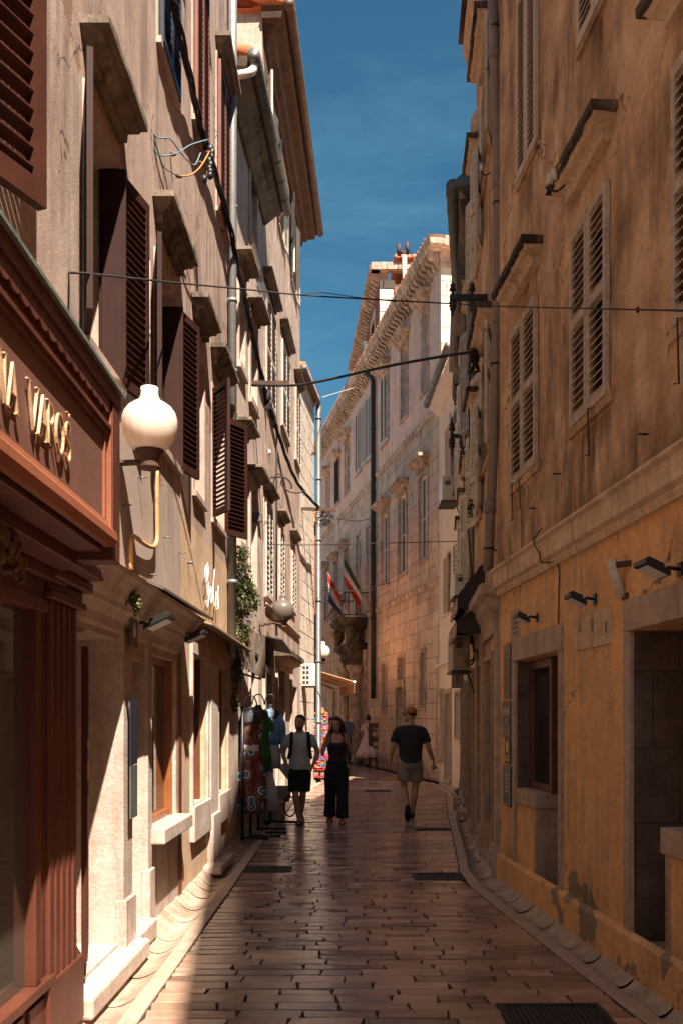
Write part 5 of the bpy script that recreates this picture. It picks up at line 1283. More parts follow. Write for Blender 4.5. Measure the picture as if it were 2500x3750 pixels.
# cylinder lamp with rusty brackets
t = thing('tube_lamp', 'tilted white cylinder on two rusty brackets high on the yellow wall', 'lamp', R1.P(R1.u(2300), 2.75, 0))
a, b = at(2236, 2050, 6.75), at(2276, 2188, 6.75); mb = MB(); mb.tube([a, b], .035, 14); mb.build('cylinder', M['plaster_white'], t)
for p, (x, y) in ((a + (b - a) * .15, (2310, 2062)), (b, (2300, 2178))):
    mb = MB(); q = R1.P(R1.u(x), R1.z(x, y), 0); mb.box(p - Vector((0, .012, .02)), q - p, (0, .025, 0), (0, 0, .04)); mb.build('bracket', M['rust_metal'], t)
# plaque, signs, plates on the yellow wall (flat boards with print)
def plate(label, F, a, b, t, bt, m, cat='sign', name='wall_sign', th=.015, parts=(), group=None, boxy=None):
    u0, u1 = sorted((F.u(a), F.u(b))); pm = (a + b) / 2; z1, z0 = F.z(pm, t), F.z(pm, bt)
    o = thing(name, label, cat, F.P(u0, z0, 0), group); mb = MB(); mb.fbox(F, u0, u1, z0, z1, -.005, th); mb.build('board', M[m], o, bevel=.002)
    mb = MB()
    for (x0, x1, y0, y1_, c) in parts:
        mb.fbox(F, u0 + (u1 - u0) * x0, u0 + (u1 - u0) * x1, z0 + (z1 - z0) * y0, z0 + (z1 - z0) * y1_, th, th + .003, c)
    if parts: mb.build('print', M['poster'], o)
    return o
def lines(x0, x1, y0, y1_, n, c):
    r = []; h = (y1_ - y0) / n
    for i in range(n):
        x = x0
        while x < x1 - .04:
            w = rnd.uniform(.05, .14); r.append((x, min(x + w, x1), y0 + i * h, y0 + i * h + h * .55, c)); x += w + .03
    return r
plate('blank weathered plaster plaque on the yellow wall below a floodlight', R1, 2108, 2240, 2240, 2370, 'stone_band', cat='plaque', name='plaque', parts=[(.08, .12, .3, .6, (.1, .05, .04)), (.44, .49, .45, .8, (.12, .06, .045)), (.8, .83, .5, .8, (.14, .08, .05))])
plate('grey printed board above the shop entrance frame on the yellow wall', R1, 1876, 1901, 2235, 2345, 'stone_frame', parts=lines(.15, .85, .2, .85, 4, (.10, .07, .06)))
plate('orange and white board left of the grey one on the yellow wall', R1, 1850, 1873, 2250, 2355, 'awning_orange', parts=[(.2, .3, .1, .9, (.7, .4, .25)), (.45, .55, .2, .8, (.7, .4, .25)), (.7, .78, .1, .7, (.7, .4, .25))])
plate('tall dark brown menu board beside the entrance frame', R1, 1848, 1872, 2362, 2560, 'sheet_dark', parts=lines(.1, .9, .1, .9, 8, (.16, .10, .08)))
plate('blue and white information board below the dark menu board', R1, 1842, 1872, 2568, 2698, 'sheet_dark', parts=[(.1, .9, .62, .82, (.30, .25, .22)), (.1, .9, .3, .55, (.07, .08, .12)), (.4, .62, .42, .5, (.5, .25, .03))] + lines(.1, .9, .05, .25, 3, (.25, .22, .2)))
plate('black plate with a yellow slanted emblem, between two blue boards', R1, 1852, 1872, 2702, 2798, 'black_metal', parts=[(.3, .7, .45, .85, (.65, .38, .02)), (.15, .85, .12, .2, (.5, .3, .03)), (.15, .85, .25, .3, (.5, .3, .03))])
plate('dark blue plate with white writing, lowest of the boards by the entrance', R1, 1844, 1873, 2804, 2952, 'shutter_navy', parts=[(.06, .09, .04, .96, (.3, .3, .33)), (.91, .94, .04, .96, (.3, .3, .33)), (.09, .91, .04, .06, (.3, .3, .33)), (.09, .91, .94, .96, (.3, .3, .33))] + lines(.25, .75, .35, .85, 5, (.3, .3, .32)))
# left small signs
sp_ = plate('small apartment plate lettered under the stone cornice', L1, 355, 405, 2200, 2282, 'stone_left', cat='sign', name='name_plate')
def flat_text(txt, F, u0, u1, z0, h, d, m, parent, name='lettering', flip=False, ext=.002):
    cu = bpy.data.curves.new('t', 'FONT'); cu.body = txt; cu.size = 1; cu.extrude = 0
    o = bpy.data.objects.new('t', cu); COL.objects.link(o); bpy.context.view_layer.update()
    dg = bpy.context.evaluated_depsgraph_get(); me = bpy.data.meshes.new_from_object(o.evaluated_get(dg)); bpy.data.objects.remove(o)
    xs = [v.co.x for v in me.vertices]; ys = [v.co.y for v in me.vertices]; x0, x1, y0, y1_ = min(xs), max(xs), min(ys), max(ys)
    mb = MB(); vs = []
    for v in me.vertices:
        f = (v.co.x - x0) / (x1 - x0); f = 1 - f if flip else f
        vs.append(F.P(u0 + (u1 - u0) * f, z0 + h * (v.co.y - y0) / (y1_ - y0), d + ext))
    mb.add(vs, [tuple(p.vertices) for p in me.polygons]); return mb.build(name, M[m], parent)
u0, u1 = L1.u(358), L1.u(400); z1, z0 = L1.z(380, 2205), L1.z(380, 2282)
flat_text('VAROS PALACE', L1, u0 + .02, u1 - .02, z0 + (z1 - z0) * .62, .03, .015, 'sheet_dark', sp_)
flat_text('Entrance', L1, u0 + .07, u1 - .07, z0 + (z1 - z0) * .25, .026, .015, 'sheet_dark', sp_)
# vertical blue banner on the white pilaster
bn = thing('banner', 'narrow dark blue vertical sign on the edge of the white pilaster', 'sign', L1.P(L1.u(444), 1.2, .07))
mb = MB(); a0, a1 = L1.u(441), L1.u(466)
mb.fbox(L1, a0, a1, L1.z(450, 2800), L1.z(450, 2555), .065, .075); mb.build('board', M['shutter_navy'], bn)
mb = MB(); mb.fbox(L1, a0, a1, L1.z(450, 2995), L1.z(450, 2803), .065, .075); mb.build('grey_board', M['zinc'], bn)
bn = thing('hotel_plate', 'dark plate with a white oval emblem beside the white doorway', 'sign', L1.P(L1.u(444), 2.0, .07))
mb = MB(); mb.fbox(L1, a0, a1, L1.z(450, 2370), L1.z(450, 2262), .065, .075); mb.build('board', M['sheet_dark'], bn)
mb = MB(); cu_, cz_ = (a0 + a1) / 2, L1.z(450, 2306); mb.add([L1.P(cu_ + .05 * math.cos(i * .5236), cz_ + .055 * math.sin(i * .5236), .077) for i in range(12)], [tuple(range(12))]); mb.build('emblem', M['pvc_white'], bn)

# ---------------------------------------------------------------- signboard and awnings
sg = thing('signboard', 'weathered grey plank signboard under four floodlights above the clothes', 'sign', (-1.3, 14.4, 2.2))
SB = Fac((-1.40, 13.35), (-1.02, 15.2), 1); mb = MB()
for i in range(5):
    mb.fbox(SB, i * .26, i * .26 + .25, 2.38 - i * .03, 2.95 - i * .02, 0, .03)
mb.build('planks', M['stone_hood'], sg, jitter=.004)
mb = MB(); mb.tube([SB.P(.1, 2.3, -.02), SB.P(1.2, 2.25, -.02)], .015, 6); mb.build('rail', M['black_metal'], sg)
# orange awning
aw = thing('awning', 'orange fabric awning folded out behind the stone corner', 'awning', (-1.3, 30, 3.3))
A0, A1 = at(1150, 2440, 29.5), at(1300, 2500, 29.2); B0, B1 = at(1158, 2465, 35), at(1255, 2515, 35)
A0 = Vector((-1.5, 29.3, at(1150, 2428, 29.4).z)); A1 = at(1297, 2498, 29.2); B0 = A0 + Vector((-.4, 4.2, 0)); B1 = Vector((A1.x - .45, A1.y + 4.2, A1.z))
mb = MB(); th = Vector((0, 0, .02)); mb.hexa([A0, A1, B1, B0, A0 + th, A1 + th, B1 + th, B0 + th]); mb.build('canopy', M['awning_orange'], aw)
mb = MB(); mb.tube([A1, B1], .045, 8); mb.build('front_bar', M['pvc_white'], aw)
mb = MB(); n = 22; dz = Vector((0, 0, -.32))
for i in range(n):
    p, q = A1 + (B1 - A1) * i / n, A1 + (B1 - A1) * (i + 1) / n; w_ = Vector((.03 * math.sin(i), 0, 0)); w2 = Vector((.03 * math.sin(i + 1), 0, 0)); mb.quad(p, q, q + dz + w2, p + dz + w_)
mb.build('valance', M['awning_orange'], aw, solid=.006)
mb = MB(); mb.tube([A0 + Vector((.2, .3, -.45)), A0 + Vector((.9, .5, -.35)), A1 + Vector((-.15, .4, -.1))], .035, 6); mb.tube([B0 + Vector((.2, -.3, -.45)), B0 + Vector((.9, -.5, -.35)), B1 + Vector((-.15, -.4, -.1))], .035, 6); mb.build('folding_arm', M['awning_orange'], aw)
# black awnings on the right
def blackaw(label, F, u0, u1, z, out, drop, cl=.0):
    t = thing('awning', label, 'awning', F.P(u0, z, 0), 'black awnings on the right')
    mb = MB(); n = 10; rows = []
    for i in range(n + 1):
        f = i / n; rows.append((out * f, z - (drop + cl) * f * (.8 + .2 * f)))
    for (d0, z0), (d1, z1) in zip(rows, rows[1:]): mb.quad(F.P(u0, z0, d0), F.P(u1, z0, d0), F.P(u1, z1, d1), F.P(u0, z1, d1))
    mb.build('canopy', M['awning_black'], t, solid=.012)
    mb = MB()
    for u_ in (u0 + .01, u1 - .01): mb.add([F.P(u_, z0, d0) for d0, z0 in rows] + [F.P(u_, rows[-1][1] - .12, out), F.P(u_, rows[-1][1] - .16, out * .5), F.P(u_, rows[-1][1] - .12, 0)], [tuple(range(len(rows) + 3))])
    mb.build('cheek', M['awning_black'], t, solid=.006)
    mb = MB(); m_ = 12
    for i in range(m_):
        a, b = u0 + (u1 - u0) * i / m_, u0 + (u1 - u0) * (i + 1) / m_; s0, s1 = .02 * math.sin(i * 2), .02 * math.sin(i * 2 + 2)
        mb.quad(F.P(a, rows[-1][1], out), F.P(b, rows[-1][1], out), F.P(b, rows[-1][1] - .16, out + s1), F.P(a, rows[-1][1] - .16, out + s0))
    mb.build('valance', M['canvas_beige'], t, solid=.006)
    mb = MB(); mb.tube([F.P(u0 + .05, z - .35, 0), F.P(u0 + .05, rows[-1][1], out)], .015, 6); mb.tube([F.P(u1 - .05, z - .35, 0), F.P(u1 - .05, rows[-1][1], out)], .015, 6); mb.build('arm', M['black_metal'], t)
blackaw('upper black awning with pale rolled end under the air conditioner', R2, 1.9, 3.5, 3.62, .34, .34, .1)
blackaw('lower black awning with ragged beige valance over the big air conditioner', R2, 1.6, 3.45, 3.12, .37, .22, .05)
# air conditioners
def aircon(label, c, w, h, d, m='plastic_white', grid=False, F=None, shelf=False):
    c = Vector(c); t = thing('air_conditioner', label, 'air conditioner', c, 'air conditioners on the walls')
    mb = MB(); mb.cbox(c + Vector((0, d / 2, h / 2)), w, d, h); b = mb.build('casing', M[m], t, bevel=.012)
    mb = MB()
    if grid:
        for i in range(2):
            for j in range(4):
                x0 = c.x - w * .42 + i * w * .27; z0 = c.z + h * .08 + j * h * .22; mb.abox(x0, x0 + w * .2, c.y - .004, c.y - .001, z0, z0 + h * .15)
        mb.build('grille', M['pipe_dark'], t)
    else:
        mb.abox(c.x - w * .3, c.x + w * .05, c.y - .006, c.y - .001, c.z + h * .62, c.z + h * .8); mb.abox(c.x - w * .25, c.x + w * .1, c.y - .006, c.y - .001, c.z + h * .86, c.z + h * .89); mb.build('label_panel', M['sheet_dark'], t)
        mb = MB(); mb.abox(c.x - w * .2, c.x + w * .22, c.y - .03, c.y - .001, c.z + h * .1, c.z + h * .42); mb.build('valve_cover', M[m], t, bevel=.005)
        mb = MB()
        for k_ in range(2): mb.tube(smooth([c + Vector((w * .1, -.02, h * (.2 + .1 * k_))), c + Vector((w * .5, -.03, h * (.15 + .1 * k_))), c + Vector((w * .75, .05, h * (.3 + .1 * k_))), c + Vector((w * .8, .1, h * (.7)))], 4), .014, 6)
        mb.build('hose', M['pipe_taupe'], t)
    mb = MB(); mb.cbox(c + Vector((0, d / 2, -.02)), w * 1.15, d * 1.05, .03); mb.tube([c + Vector((w * .55, d * .5, -.03)), c + Vector((w * .9, d * .5, -.3))], .013, 6); mb.build('shelf', M['black_metal'], t)
aircon('white air conditioner on the white house below the blue-grey shutters', at(1645, 1832, 21.2), 56 * 21.2 / FL, 90 * 21.2 / FL, .75)
aircon('cream air conditioner above the black awning', at(1690, 2180, 16.2), 54 * 16.2 / FL, 82 * 16.2 / FL, .7)
aircon('large beige air conditioner with hoses on an iron shelf below the black awnings', at(1688, 2455, 13.4), 64 * 13.4 / FL, 132 * 13.4 / FL, .6, m='plastic_beige')
aircon('white air conditioner with a square grille on the sunlit stone corner', at(1129, 2512, 24.0), 50 * 24 / FL, 82 * 24 / FL, .35, grid=True)
# agency sign
ag = thing('hanging_sign', 'brown hanging sign lettered AGENCY under the big air conditioner', 'sign', at(1680, 2490, 15.5))
mb = MB(); s = 15.5 / FL; c = at(1676, 2488, 15.5)
mb.box(at(1652, 2520, 15.5), Vector((44 * s, 0, 0)), (0, .05, 0), (0, 0, 66 * s)); mb.build('board', M['sheet_beige'], ag, bevel=.01)
fx = Fac(at(1652, 0, 15.49).xy, at(1696, 0, 15.49).xy, 1); fx.n = Vector((0, -1))
cu = bpy.data.curves.new('t', 'FONT'); cu.body = 'AGENCY'; o_ = bpy.data.objects.new('t', cu); COL.objects.link(o_); bpy.context.view_layer.update()
me = bpy.data.meshes.new_from_object(o_.evaluated_get(bpy.context.evaluated_depsgraph_get())); bpy.data.objects.remove(o_)
mb = MB(); xs = [v.co.x for v in me.vertices]; ys = [v.co.y for v in me.vertices]
mb.add([(at(1668, 0, 15.5).x + v.co.y / max(ys) * .05, 15.485, at(0, 2462, 15.5).z - v.co.x / max(xs) * .22) for v in me.vertices], [tuple(p.vertices) for p in me.polygons]); mb.build('lettering', M['black_metal'], ag)
mb = MB(); mb.tube([at(1652, 2455, 15.5), at(1700, 2450, 15.5), at(1742, 2450, 15.5)], .012, 6); mb.build('arm', M['black_metal'], ag)

# ---------------------------------------------------------------- flags
def flag(label, base, tip, cols, w, droop, seed, emblem=None):
    base, tip = Vector(base), Vector(tip); t = thing('flag', label, 'flag', base, 'flags over the palace portal')
    mb = MB(); mb.tube([base, tip], .018, 6); mb.build('flagpole', M['wood_orange'], t)
    nx, ny = 20, 18; L = (tip - base).length; ax = (base - tip).normalized(); r = random.Random(seed)
    def P(i, j):
        f, g = i / nx, j / ny
        p = tip + ax * (L * .60 * f)
        fold = math.sin(g * 7 + f * 4 + seed) * .07 * g
        return p + Vector((-.32 * g * droop + fold * .6, fold + .12 * g, -w * g * (1 - .25 * f)))
    for k in range(3):
        mb = MB()
        for i in range(nx):
            for j in range(ny):
                if int(j * 3 / ny) == k: mb.add([P(i, j), P(i + 1, j), P(i + 1, j + 1), P(i, j + 1)], [(0, 1, 2, 3)], True)
        mb.build('stripe', cols[k], t, recalc=False)
    if emblem:
        mb = MB()
        for a in range(5):
            for b_ in range(5):
                i0, j0 = 9 + a * .9, 7 + b_ * .9
                q = [P(i0, j0), P(i0 + .9, j0), P(i0 + .9, j0 + .9), P(i0, j0 + .9)]; q = [p + Vector((0, -.012, 0)) for p in q]
                mb.add(q, [(0, 1, 2, 3)], False, (.55, .02, .015) if (a + b_) % 2 == 0 else (.7, .68, .66))
        mb.build('emblem', M['poster'], t)
mk('flag_green', (.012, .10, .045), rough=.7, bump=0); mk('flag_white', (.50, .46, .48), rough=.7, bump=0); mk('flag_red', (.36, .018, .012), rough=.7, bump=0); mk('flag_blue', (.015, .04, .14), rough=.7, bump=0)
flag('green white and red flag hanging from its pole above the portal', at(1362, 2235, 34.2), at(1258, 2036, 33.6), [M['flag_green'], M['flag_white'], M['flag_red']], .95, -.1, 1)
flag('red white and blue flag with a chequered shield, lower left of the tricolour', at(1275, 2240, 36.0), at(1199, 2096, 35.4), [M['flag_red'], M['flag_white'], M['flag_blue']], 1.0, -.1, 4, emblem=True)

# ---------------------------------------------------------------- plants
def foliage(name, label, cat, pts, n, size, stem=None, group=None, spread=.12, seed=3, base=None):
    """pts: list of (centre, rx, ry, rz) volumes"""
    r = random.Random(seed); t = thing(name, label, cat, base or pts[0][0], group); mb = MB()
    tot = sum(p[1] * p[3] for p in pts)
    for (c, rx, ry, rz) in pts:
        for _ in range(int(n * rx * rz / tot)):
            while True:
                v = Vector((r.uniform(-1, 1), r.uniform(-1, 1), r.uniform(-1, 1)))
                if v.length < 1: break
            cl = noise.noise(Vector((c[0] + v.x * rx, c[1] + v.y * ry, c[2] + v.z * rz)) * 6)
            if cl < -.12: continue
            p = Vector(c) + Vector((v.x * rx, v.y * ry, v.z * rz)); s = size * r.uniform(.6, 1.3)
            a = Vector((r.uniform(-1, 1), r.uniform(-1, 1), r.uniform(-.8, .3))).normalized() * s; b = a.orthogonal().normalized() * s * .3; b.rotate(Matrix.Rotation(r.uniform(0, 6.28), 3, a))
            g = r.uniform(.6, 1.7); yl = r.random() < .10; cc = (g * 3.2, g * 2.0, g * .6) if yl else (g, g, g * r.uniform(.7, 1.2))
            mb.add([p, p + a * .4 + b, p + a, p + a * .4 - b], [(0, 1, 2, 3)], False, cc)
    mb.build('leaves', M['leaf'], t, recalc=False)
    if stem:
        mb = MB()
        for s_ in stem: mb.tube(smooth(s_, 5), .008, 5)
        mb.build('stems', M['twig'], t)
    return t
iv = [(at(880, 2030, 13.5), .12, .18, .14), (at(882, 2110, 13.4), .15, .2, .28), (at(892, 2200, 13.4), .21, .22, .30), (at(888, 2290, 13.4), .16, .2, .24), (at(895, 2340, 13.4), .06, .12, .16), (at(912, 2150, 13.5), .07, .12, .2)]
foliage('hanging_ivy', 'large bushy ivy hanging on the corner of the pale stone house', 'ivy', iv, 5200, .042, stem=[[at(885, 2000, 13.5), at(880, 2150, 13.4), at(890, 2330, 13.4)], [at(870, 2010, 13.5), at(865, 2200, 13.5), at(880, 2380, 13.5)]], base=at(880, 2400, 13.4))
foliage('hanging_ivy', 'thin dark ivy trailing below the ochre shop canopy', 'ivy', [(at(868, 2480, 13.2), .07, .1, .28), (at(862, 2560, 13.2), .05, .08, .18)], 700, .04, seed=5, base=at(868, 2600, 13.2))
foliage('caper_plant', 'small green trailing plant growing from the stone cornice by the brown shopfront', 'plant', [(at(458, 2095, 6.6), .07, .05, .05), (at(478, 2130, 6.6), .06, .05, .07), (at(492, 2180, 6.6), .035, .03, .09), (at(505, 2225, 6.6), .035, .03, .06), (at(470, 2190, 6.6), .02, .03, .05)], 620, .028, stem=[[at(465, 2090, 6.7), at(480, 2140, 6.6), at(498, 2200, 6.6), at(510, 2245, 6.6)], [at(465, 2090, 6.7), at(472, 2150, 6.6), at(470, 2200, 6.6)]], seed=8, base=at(465, 2085, 6.7))
foliage('weed', 'tiny green weed in the crack beside the left channel', 'plant', [(gnd(458, 3500) + Vector((0, 0, .02)), .03, .03, .03)], 26, .035, seed=9, base=gnd(458, 3500))
foliage('balcony_plant', 'small yellowish plant behind the brown shutter on the stone house', 'plant', [(at(862, 1500, 13.6), .07, .1, .16)], 260, .03, seed=12, base=at(862, 1540, 13.6))
foliage('wall_weed', 'small tufts of green growing beside the conduit on the shuttered house', 'plant', [(at(1722, 1865, 13.2), .03, .05, .16)], 150, .04, seed=13, base=at(1722, 1900, 13.2))

# ---------------------------------------------------------------- postcard rack, signs in the distance
rk = thing('souvenir_rack', 'tall red postcard rack packed with bright souvenirs beside the stone corner', 'display rack', (-.72, 27.2, 0))
RX = [(1150, 1176, 27.3), (1176, 1192, 27.2), (1192, 1202, 27.5)]
pal = [(.55, .03, .02), (.05, .25, .4), (.7, .35, .05), (.05, .35, .3), (.6, .5, .4), (.45, .1, .3), (.7, .15, .05), (.1, .2, .45)]
mb = MB(); r = random.Random(2)
p0 = at(1150, 0, 27.3).x; p1 = at(1200, 0, 27.3).x
zb, zt_ = at(0, 2812, 27.3).z, at(0, 2626, 27.3).z
nz_ = 34
for j in range(nz_):
    z0 = zb + (zt_ - zb) * j / nz_
    x = p0
    while x < p1:
        w_ = r.uniform(.03, .07); c = r.choice(pal); g = r.uniform(.7, 1.3); mb.abox(x, min(x + w_, p1), 27.2 + r.uniform(-.02, .02), 27.34, z0 + .006, z0 + (zt_ - zb) / nz_ * .9, tuple(v * g for v in c)); x += w_ + .004
mb.build('postcards', M['poster'], rk)
mb = MB(); mb.abox(p0 - .02, p1 + .02, 27.36, 27.42, zb - .05, zt_ + .02); mb.abox(p0 - .01, p1 + .01, 27.22, 27.42, zb - .06, zb - .005)
mb.tube([(p0 + .15, 27.35, zb - .05), (p0 + .15, 27.35, .1)], .03, 8); mb.abox(p0 - .02, p1 - .05, 27.1, 27.5, .06, .1); mb.build('stand', M['flag_red'], rk)
mb = MB()
for i in range(24): mb.ball((r.uniform(p0, p1), 27.3, zt_ + r.uniform(.02, .14)), .03, .03, .022, 6, 4)
mb.box((p0 + .2, 27.3, zt_ + .12), (.09, 0, .02), (0, .02, 0), (-.03, 0, .13)); mb.build('trinkets', M['cable_orange'], rk)
mb = MB()
for dx in (0.02, .28): mb.lathe((p0 + dx, 27.2, .05), [(.05, -.05), (.05, .0)], 10)
mb.build('wheel', M['black_metal'], rk)
# restaurant boards
def aboard(label, x0, x1, t, bt, Y, m, prints, legs=True, txts=()):
    p, q = at(x0, bt, Y), at(x1, bt, Y); h = (bt - t) * Y / FL
    o = thing('menu_board', label, 'sign', (p.x, Y, 0), 'restaurant menu boards'); mb = MB(); mb.box(p, q - p, (0, .05, 0), (0, 0, h)); mb.build('board', M[m], o)
    mb = MB(); w_ = q.x - p.x
    mb.abox(p.x - .02, p.x, Y - .01, Y + .06, p.z - .02, p.z + h + .02); mb.abox(q.x, q.x + .02, Y - .01, Y + .06, p.z - .02, p.z + h + .02)
    if legs: mb.tube([(p.x, Y, 0), (p.x, Y, p.z)], .012, 5); mb.tube([(q.x, Y, 0), (q.x, Y, p.z)], .012, 5)
    mb.build('frame', M['zinc'], o); mb = MB()
    for (fx0, fx1, fz0, fz1, c, rd) in prints:
        if rd:
            cx_, cz_ = p.x + w_ * (fx0 + fx1) / 2, p.z + h * (fz0 + fz1) / 2; mb.add([(cx_ + w_ * (fx1 - fx0) / 2 * math.cos(i * .4189), Y - .004 - rd * .002, cz_ + h * (fz1 - fz0) / 2 * math.sin(i * .4189)) for i in range(15)], [tuple(range(15))], False, c)
        else: mb.abox(p.x + w_ * fx0, p.x + w_ * fx1, Y - .004, Y - .001, p.z + h * fz0, p.z + h * fz1, c)
    if prints: mb.build('print', M['poster'], o)
    for (tx, fx0, fx1, fz0, fh, mm) in txts:
        FF = Fac((p.x, Y), (q.x, Y), 1); FF.n = Vector((0, -1)); flat_text(tx, FF, w_ * fx0, w_ * fx1, p.z + h * fz0, h * fh, .006, mm, o)
aboard('red and brown menu board with pictures of plates behind the floral dress', 1350, 1405, 2648, 2780, 34.6, 'wood_door', [(.2, .95, .62, .76, (.6, .55, .5), 1), (.35, .85, .65, .73, (.45, .22, .08), 2), (.25, 1, .36, .48, (.6, .55, .5), 1), (.38, .9, .38, .46, (.5, .28, .1), 2), (.62, .98, .2, .34, (.02, .3, .4), 2), (.3, .62, .14, .3, (.6, .56, .52), 1), (.35, .6, .04, .14, (.5, .03, .03), 0)], txts=(('TIPE', .25, .85, .80, .07, 'pvc_white'),))
aboard('dark red chalk board lettered Pizza Pasta above the bald man', 1266, 1297, 2597, 2655, 39, 'wood_door', [], legs=False, txts=(('Pizza', .2, .95, .55, .28, 'pvc_white'), ('Pasta', .2, .95, .12, .28, 'pvc_white')))
aboard('tall pale board with a flourished R in a black frame beside the portal', 1299, 1316, 2580, 2780, 37.5, 'pvc_white', [(0, 1, 0, .5, (.03, .03, .03), 0)], legs=False, txts=(('R', .1, .7, .8, .08, 'black_metal'),))
# ---------------------------------------------------------------- small hardware on the walls
def insul_pair(label, pts, Y, r=.03):
    t = thing('wall_insulator', label, 'insulator', at(*pts[0], Y), 'white porcelain insulators'); 
    for p in pts:
        mb = MB(); c = at(p[0], p[1], Y); mb.lathe(c, [(r * .6, -.04), (r, -.035), (r, .0), (r * .75, .01), (r * .8, .035), (r * .4, .045)], 12); mb.build('insulator', M['plastic_white'], t)
    mb = MB(); a = at(pts[0][0], pts[0][1], Y); sgn = 1 if pts[0][0] > 1250 else -1
    mb.tube(smooth([a + Vector((0, 0, -.03)), a + Vector((sgn * .01, 0, -.075)), a + Vector((sgn * .06, .02, -.08)), a + Vector((sgn * .12, .03, -.03))], 4), .008, 6); mb.build('hook', M['black_metal'], t)
insul_pair('pair of white porcelain insulators hanging at the lower end of the large mossy ledge', [(2010, 655), (2026, 640)], 7.35, .026)
insul_pair('pair of white porcelain insulators on the tan house beside the cable bundle', [(977, 1648), (985, 1655)], 17.3, .04)
insul_pair('small white porcelain insulator high up by the taupe downpipe', [(1762, 612)], 11.6, .025)
mb = MB()
for px, y0, y1_ in ((2160, 1495, 1668), (1907, 1752, 1862), (1880, 1770, 1905), (2490, 1165, 1405)):
    u_ = R1.u(px, .04); a, b = R1.P(u_, R1.z(px, y0, .04), .06), R1.P(u_, R1.z(px, y1_, .04), .05); mb.tube([R1.P(u_, a.z, 0), a, b, b + Vector((-.03, 0, 0))], .006, 5)
for px, y0 in ((2370, 1590), (2050, 1735), (1960, 1862)):
    u_ = R1.u(px); z_ = R1.z(px, y0); mb.tube([R1.P(u_, z_, 0), R1.P(u_, z_, .06)], .008, 5)
mb.build('shutter_hooks', M['black_metal'], R1B)
mb = MB(); u_ = L3.u(962); z_ = L3.z(962, 1895); c = at(942, 1895, 15.6); mb.cbox(c, .16, .1, .14); tag(mb.build('junction_box', M['zinc'], bevel=.006), 'grey electrical box on the wall above the hanging ivy', 'junction box')
mb = MB()
for hx, zc in ((880, 985), (918, 1115)):
    for i in range(26):
        u_ = L2.u(hx) - .3 + i * .03; z_ = L2.z(hx, zc) + .12
        for k_ in range(3): mb.tube([L2.P(u_, z_, .14), L2.P(u_, z_ + .10, .10 + .07 * k_)], .0022, 3)
mb.build('bird_spikes', M['zinc'], L2B)
vpipe(L3B, L3, L3.u(1008), .03, 3.2, 8.4, .014, 'cable', step=9, name='conduit')
mb = MB(); mb.tube(smooth([at(x, y_, 17.6) for x, y_ in ((945, 1755), (975, 1750), (1040, 1748), (1065, 1770), (1068, 1790))], 4), .016, 6); mb.tube(smooth([at(x, y_, 17.6) for x, y_ in ((1002, 1795), (1006, 1750), (1020, 1735), (1033, 1750), (1030, 1775), (1060, 1800), (1095, 1805), (1118, 1795))], 4), .012, 6)
tag(mb.build('cable_loop', M['cable']), 'bent black cables arching off the tan wall to the cable bundle', 'cable')
# ---------------------------------------------------------------- people
def bake(mb, name, m, parent, voxel=.013, smooth_it=2, xf=None):
    vs = [xf(Vector(v)) if xf else Vector(v) for v in mb.v]
    me = bpy.data.meshes.new(name); me.from_pydata(vs, [], mb.f)
    bm = bmesh.new(); bm.from_mesh(me); bmesh.ops.recalc_face_normals(bm, faces=bm.faces); bm.to_mesh(me); bm.free()
    o = bpy.data.objects.new(name, me); COL.objects.link(o)
    r = o.modifiers.new('r', 'REMESH'); r.mode = 'VOXEL'; r.voxel_size = voxel; r.use_smooth_shade = True
    s = o.modifiers.new('s', 'SMOOTH'); s.factor = .5; s.iterations = smooth_it
    bpy.context.view_layer.update()
    dg = bpy.context.evaluated_depsgraph_get(); me2 = bpy.data.meshes.new_from_object(o.evaluated_get(dg))
    o.modifiers.clear(); o.data = me2; me2.name = name; me2.materials.clear(); me2.materials.append(m)
    for p in me2.polygons: p.use_smooth = True
    o.parent = parent; WL[o.name] = WL[parent.name]
    return o
def ell(c, rx, ry, n=18, k=2.2):
    out = []
    for i in range(n):
        a = 2 * math.pi * i / n; ca, sa = math.cos(a), math.sin(a)
        out.append(Vector((c[0] + rx * math.copysign(abs(ca) ** (2 / k), ca), c[1] + ry * math.copysign(abs(sa) ** (2 / k), sa), c[2])))
    return out
def limb(mb, pts, r, n=10): mb.tube(smooth(pts, 3) if len(pts) > 2 else pts, interp(r, (len(pts) - 1) * 3 + 1) if len(pts) > 2 else r, n)
def interp(r, n):
    out = []
    for i in range(n):
        f = i / (n - 1) * (len(r) - 1); k = min(int(f), len(r) - 2); out.append(r[k] + (r[k + 1] - r[k]) * (f - k))
    return out
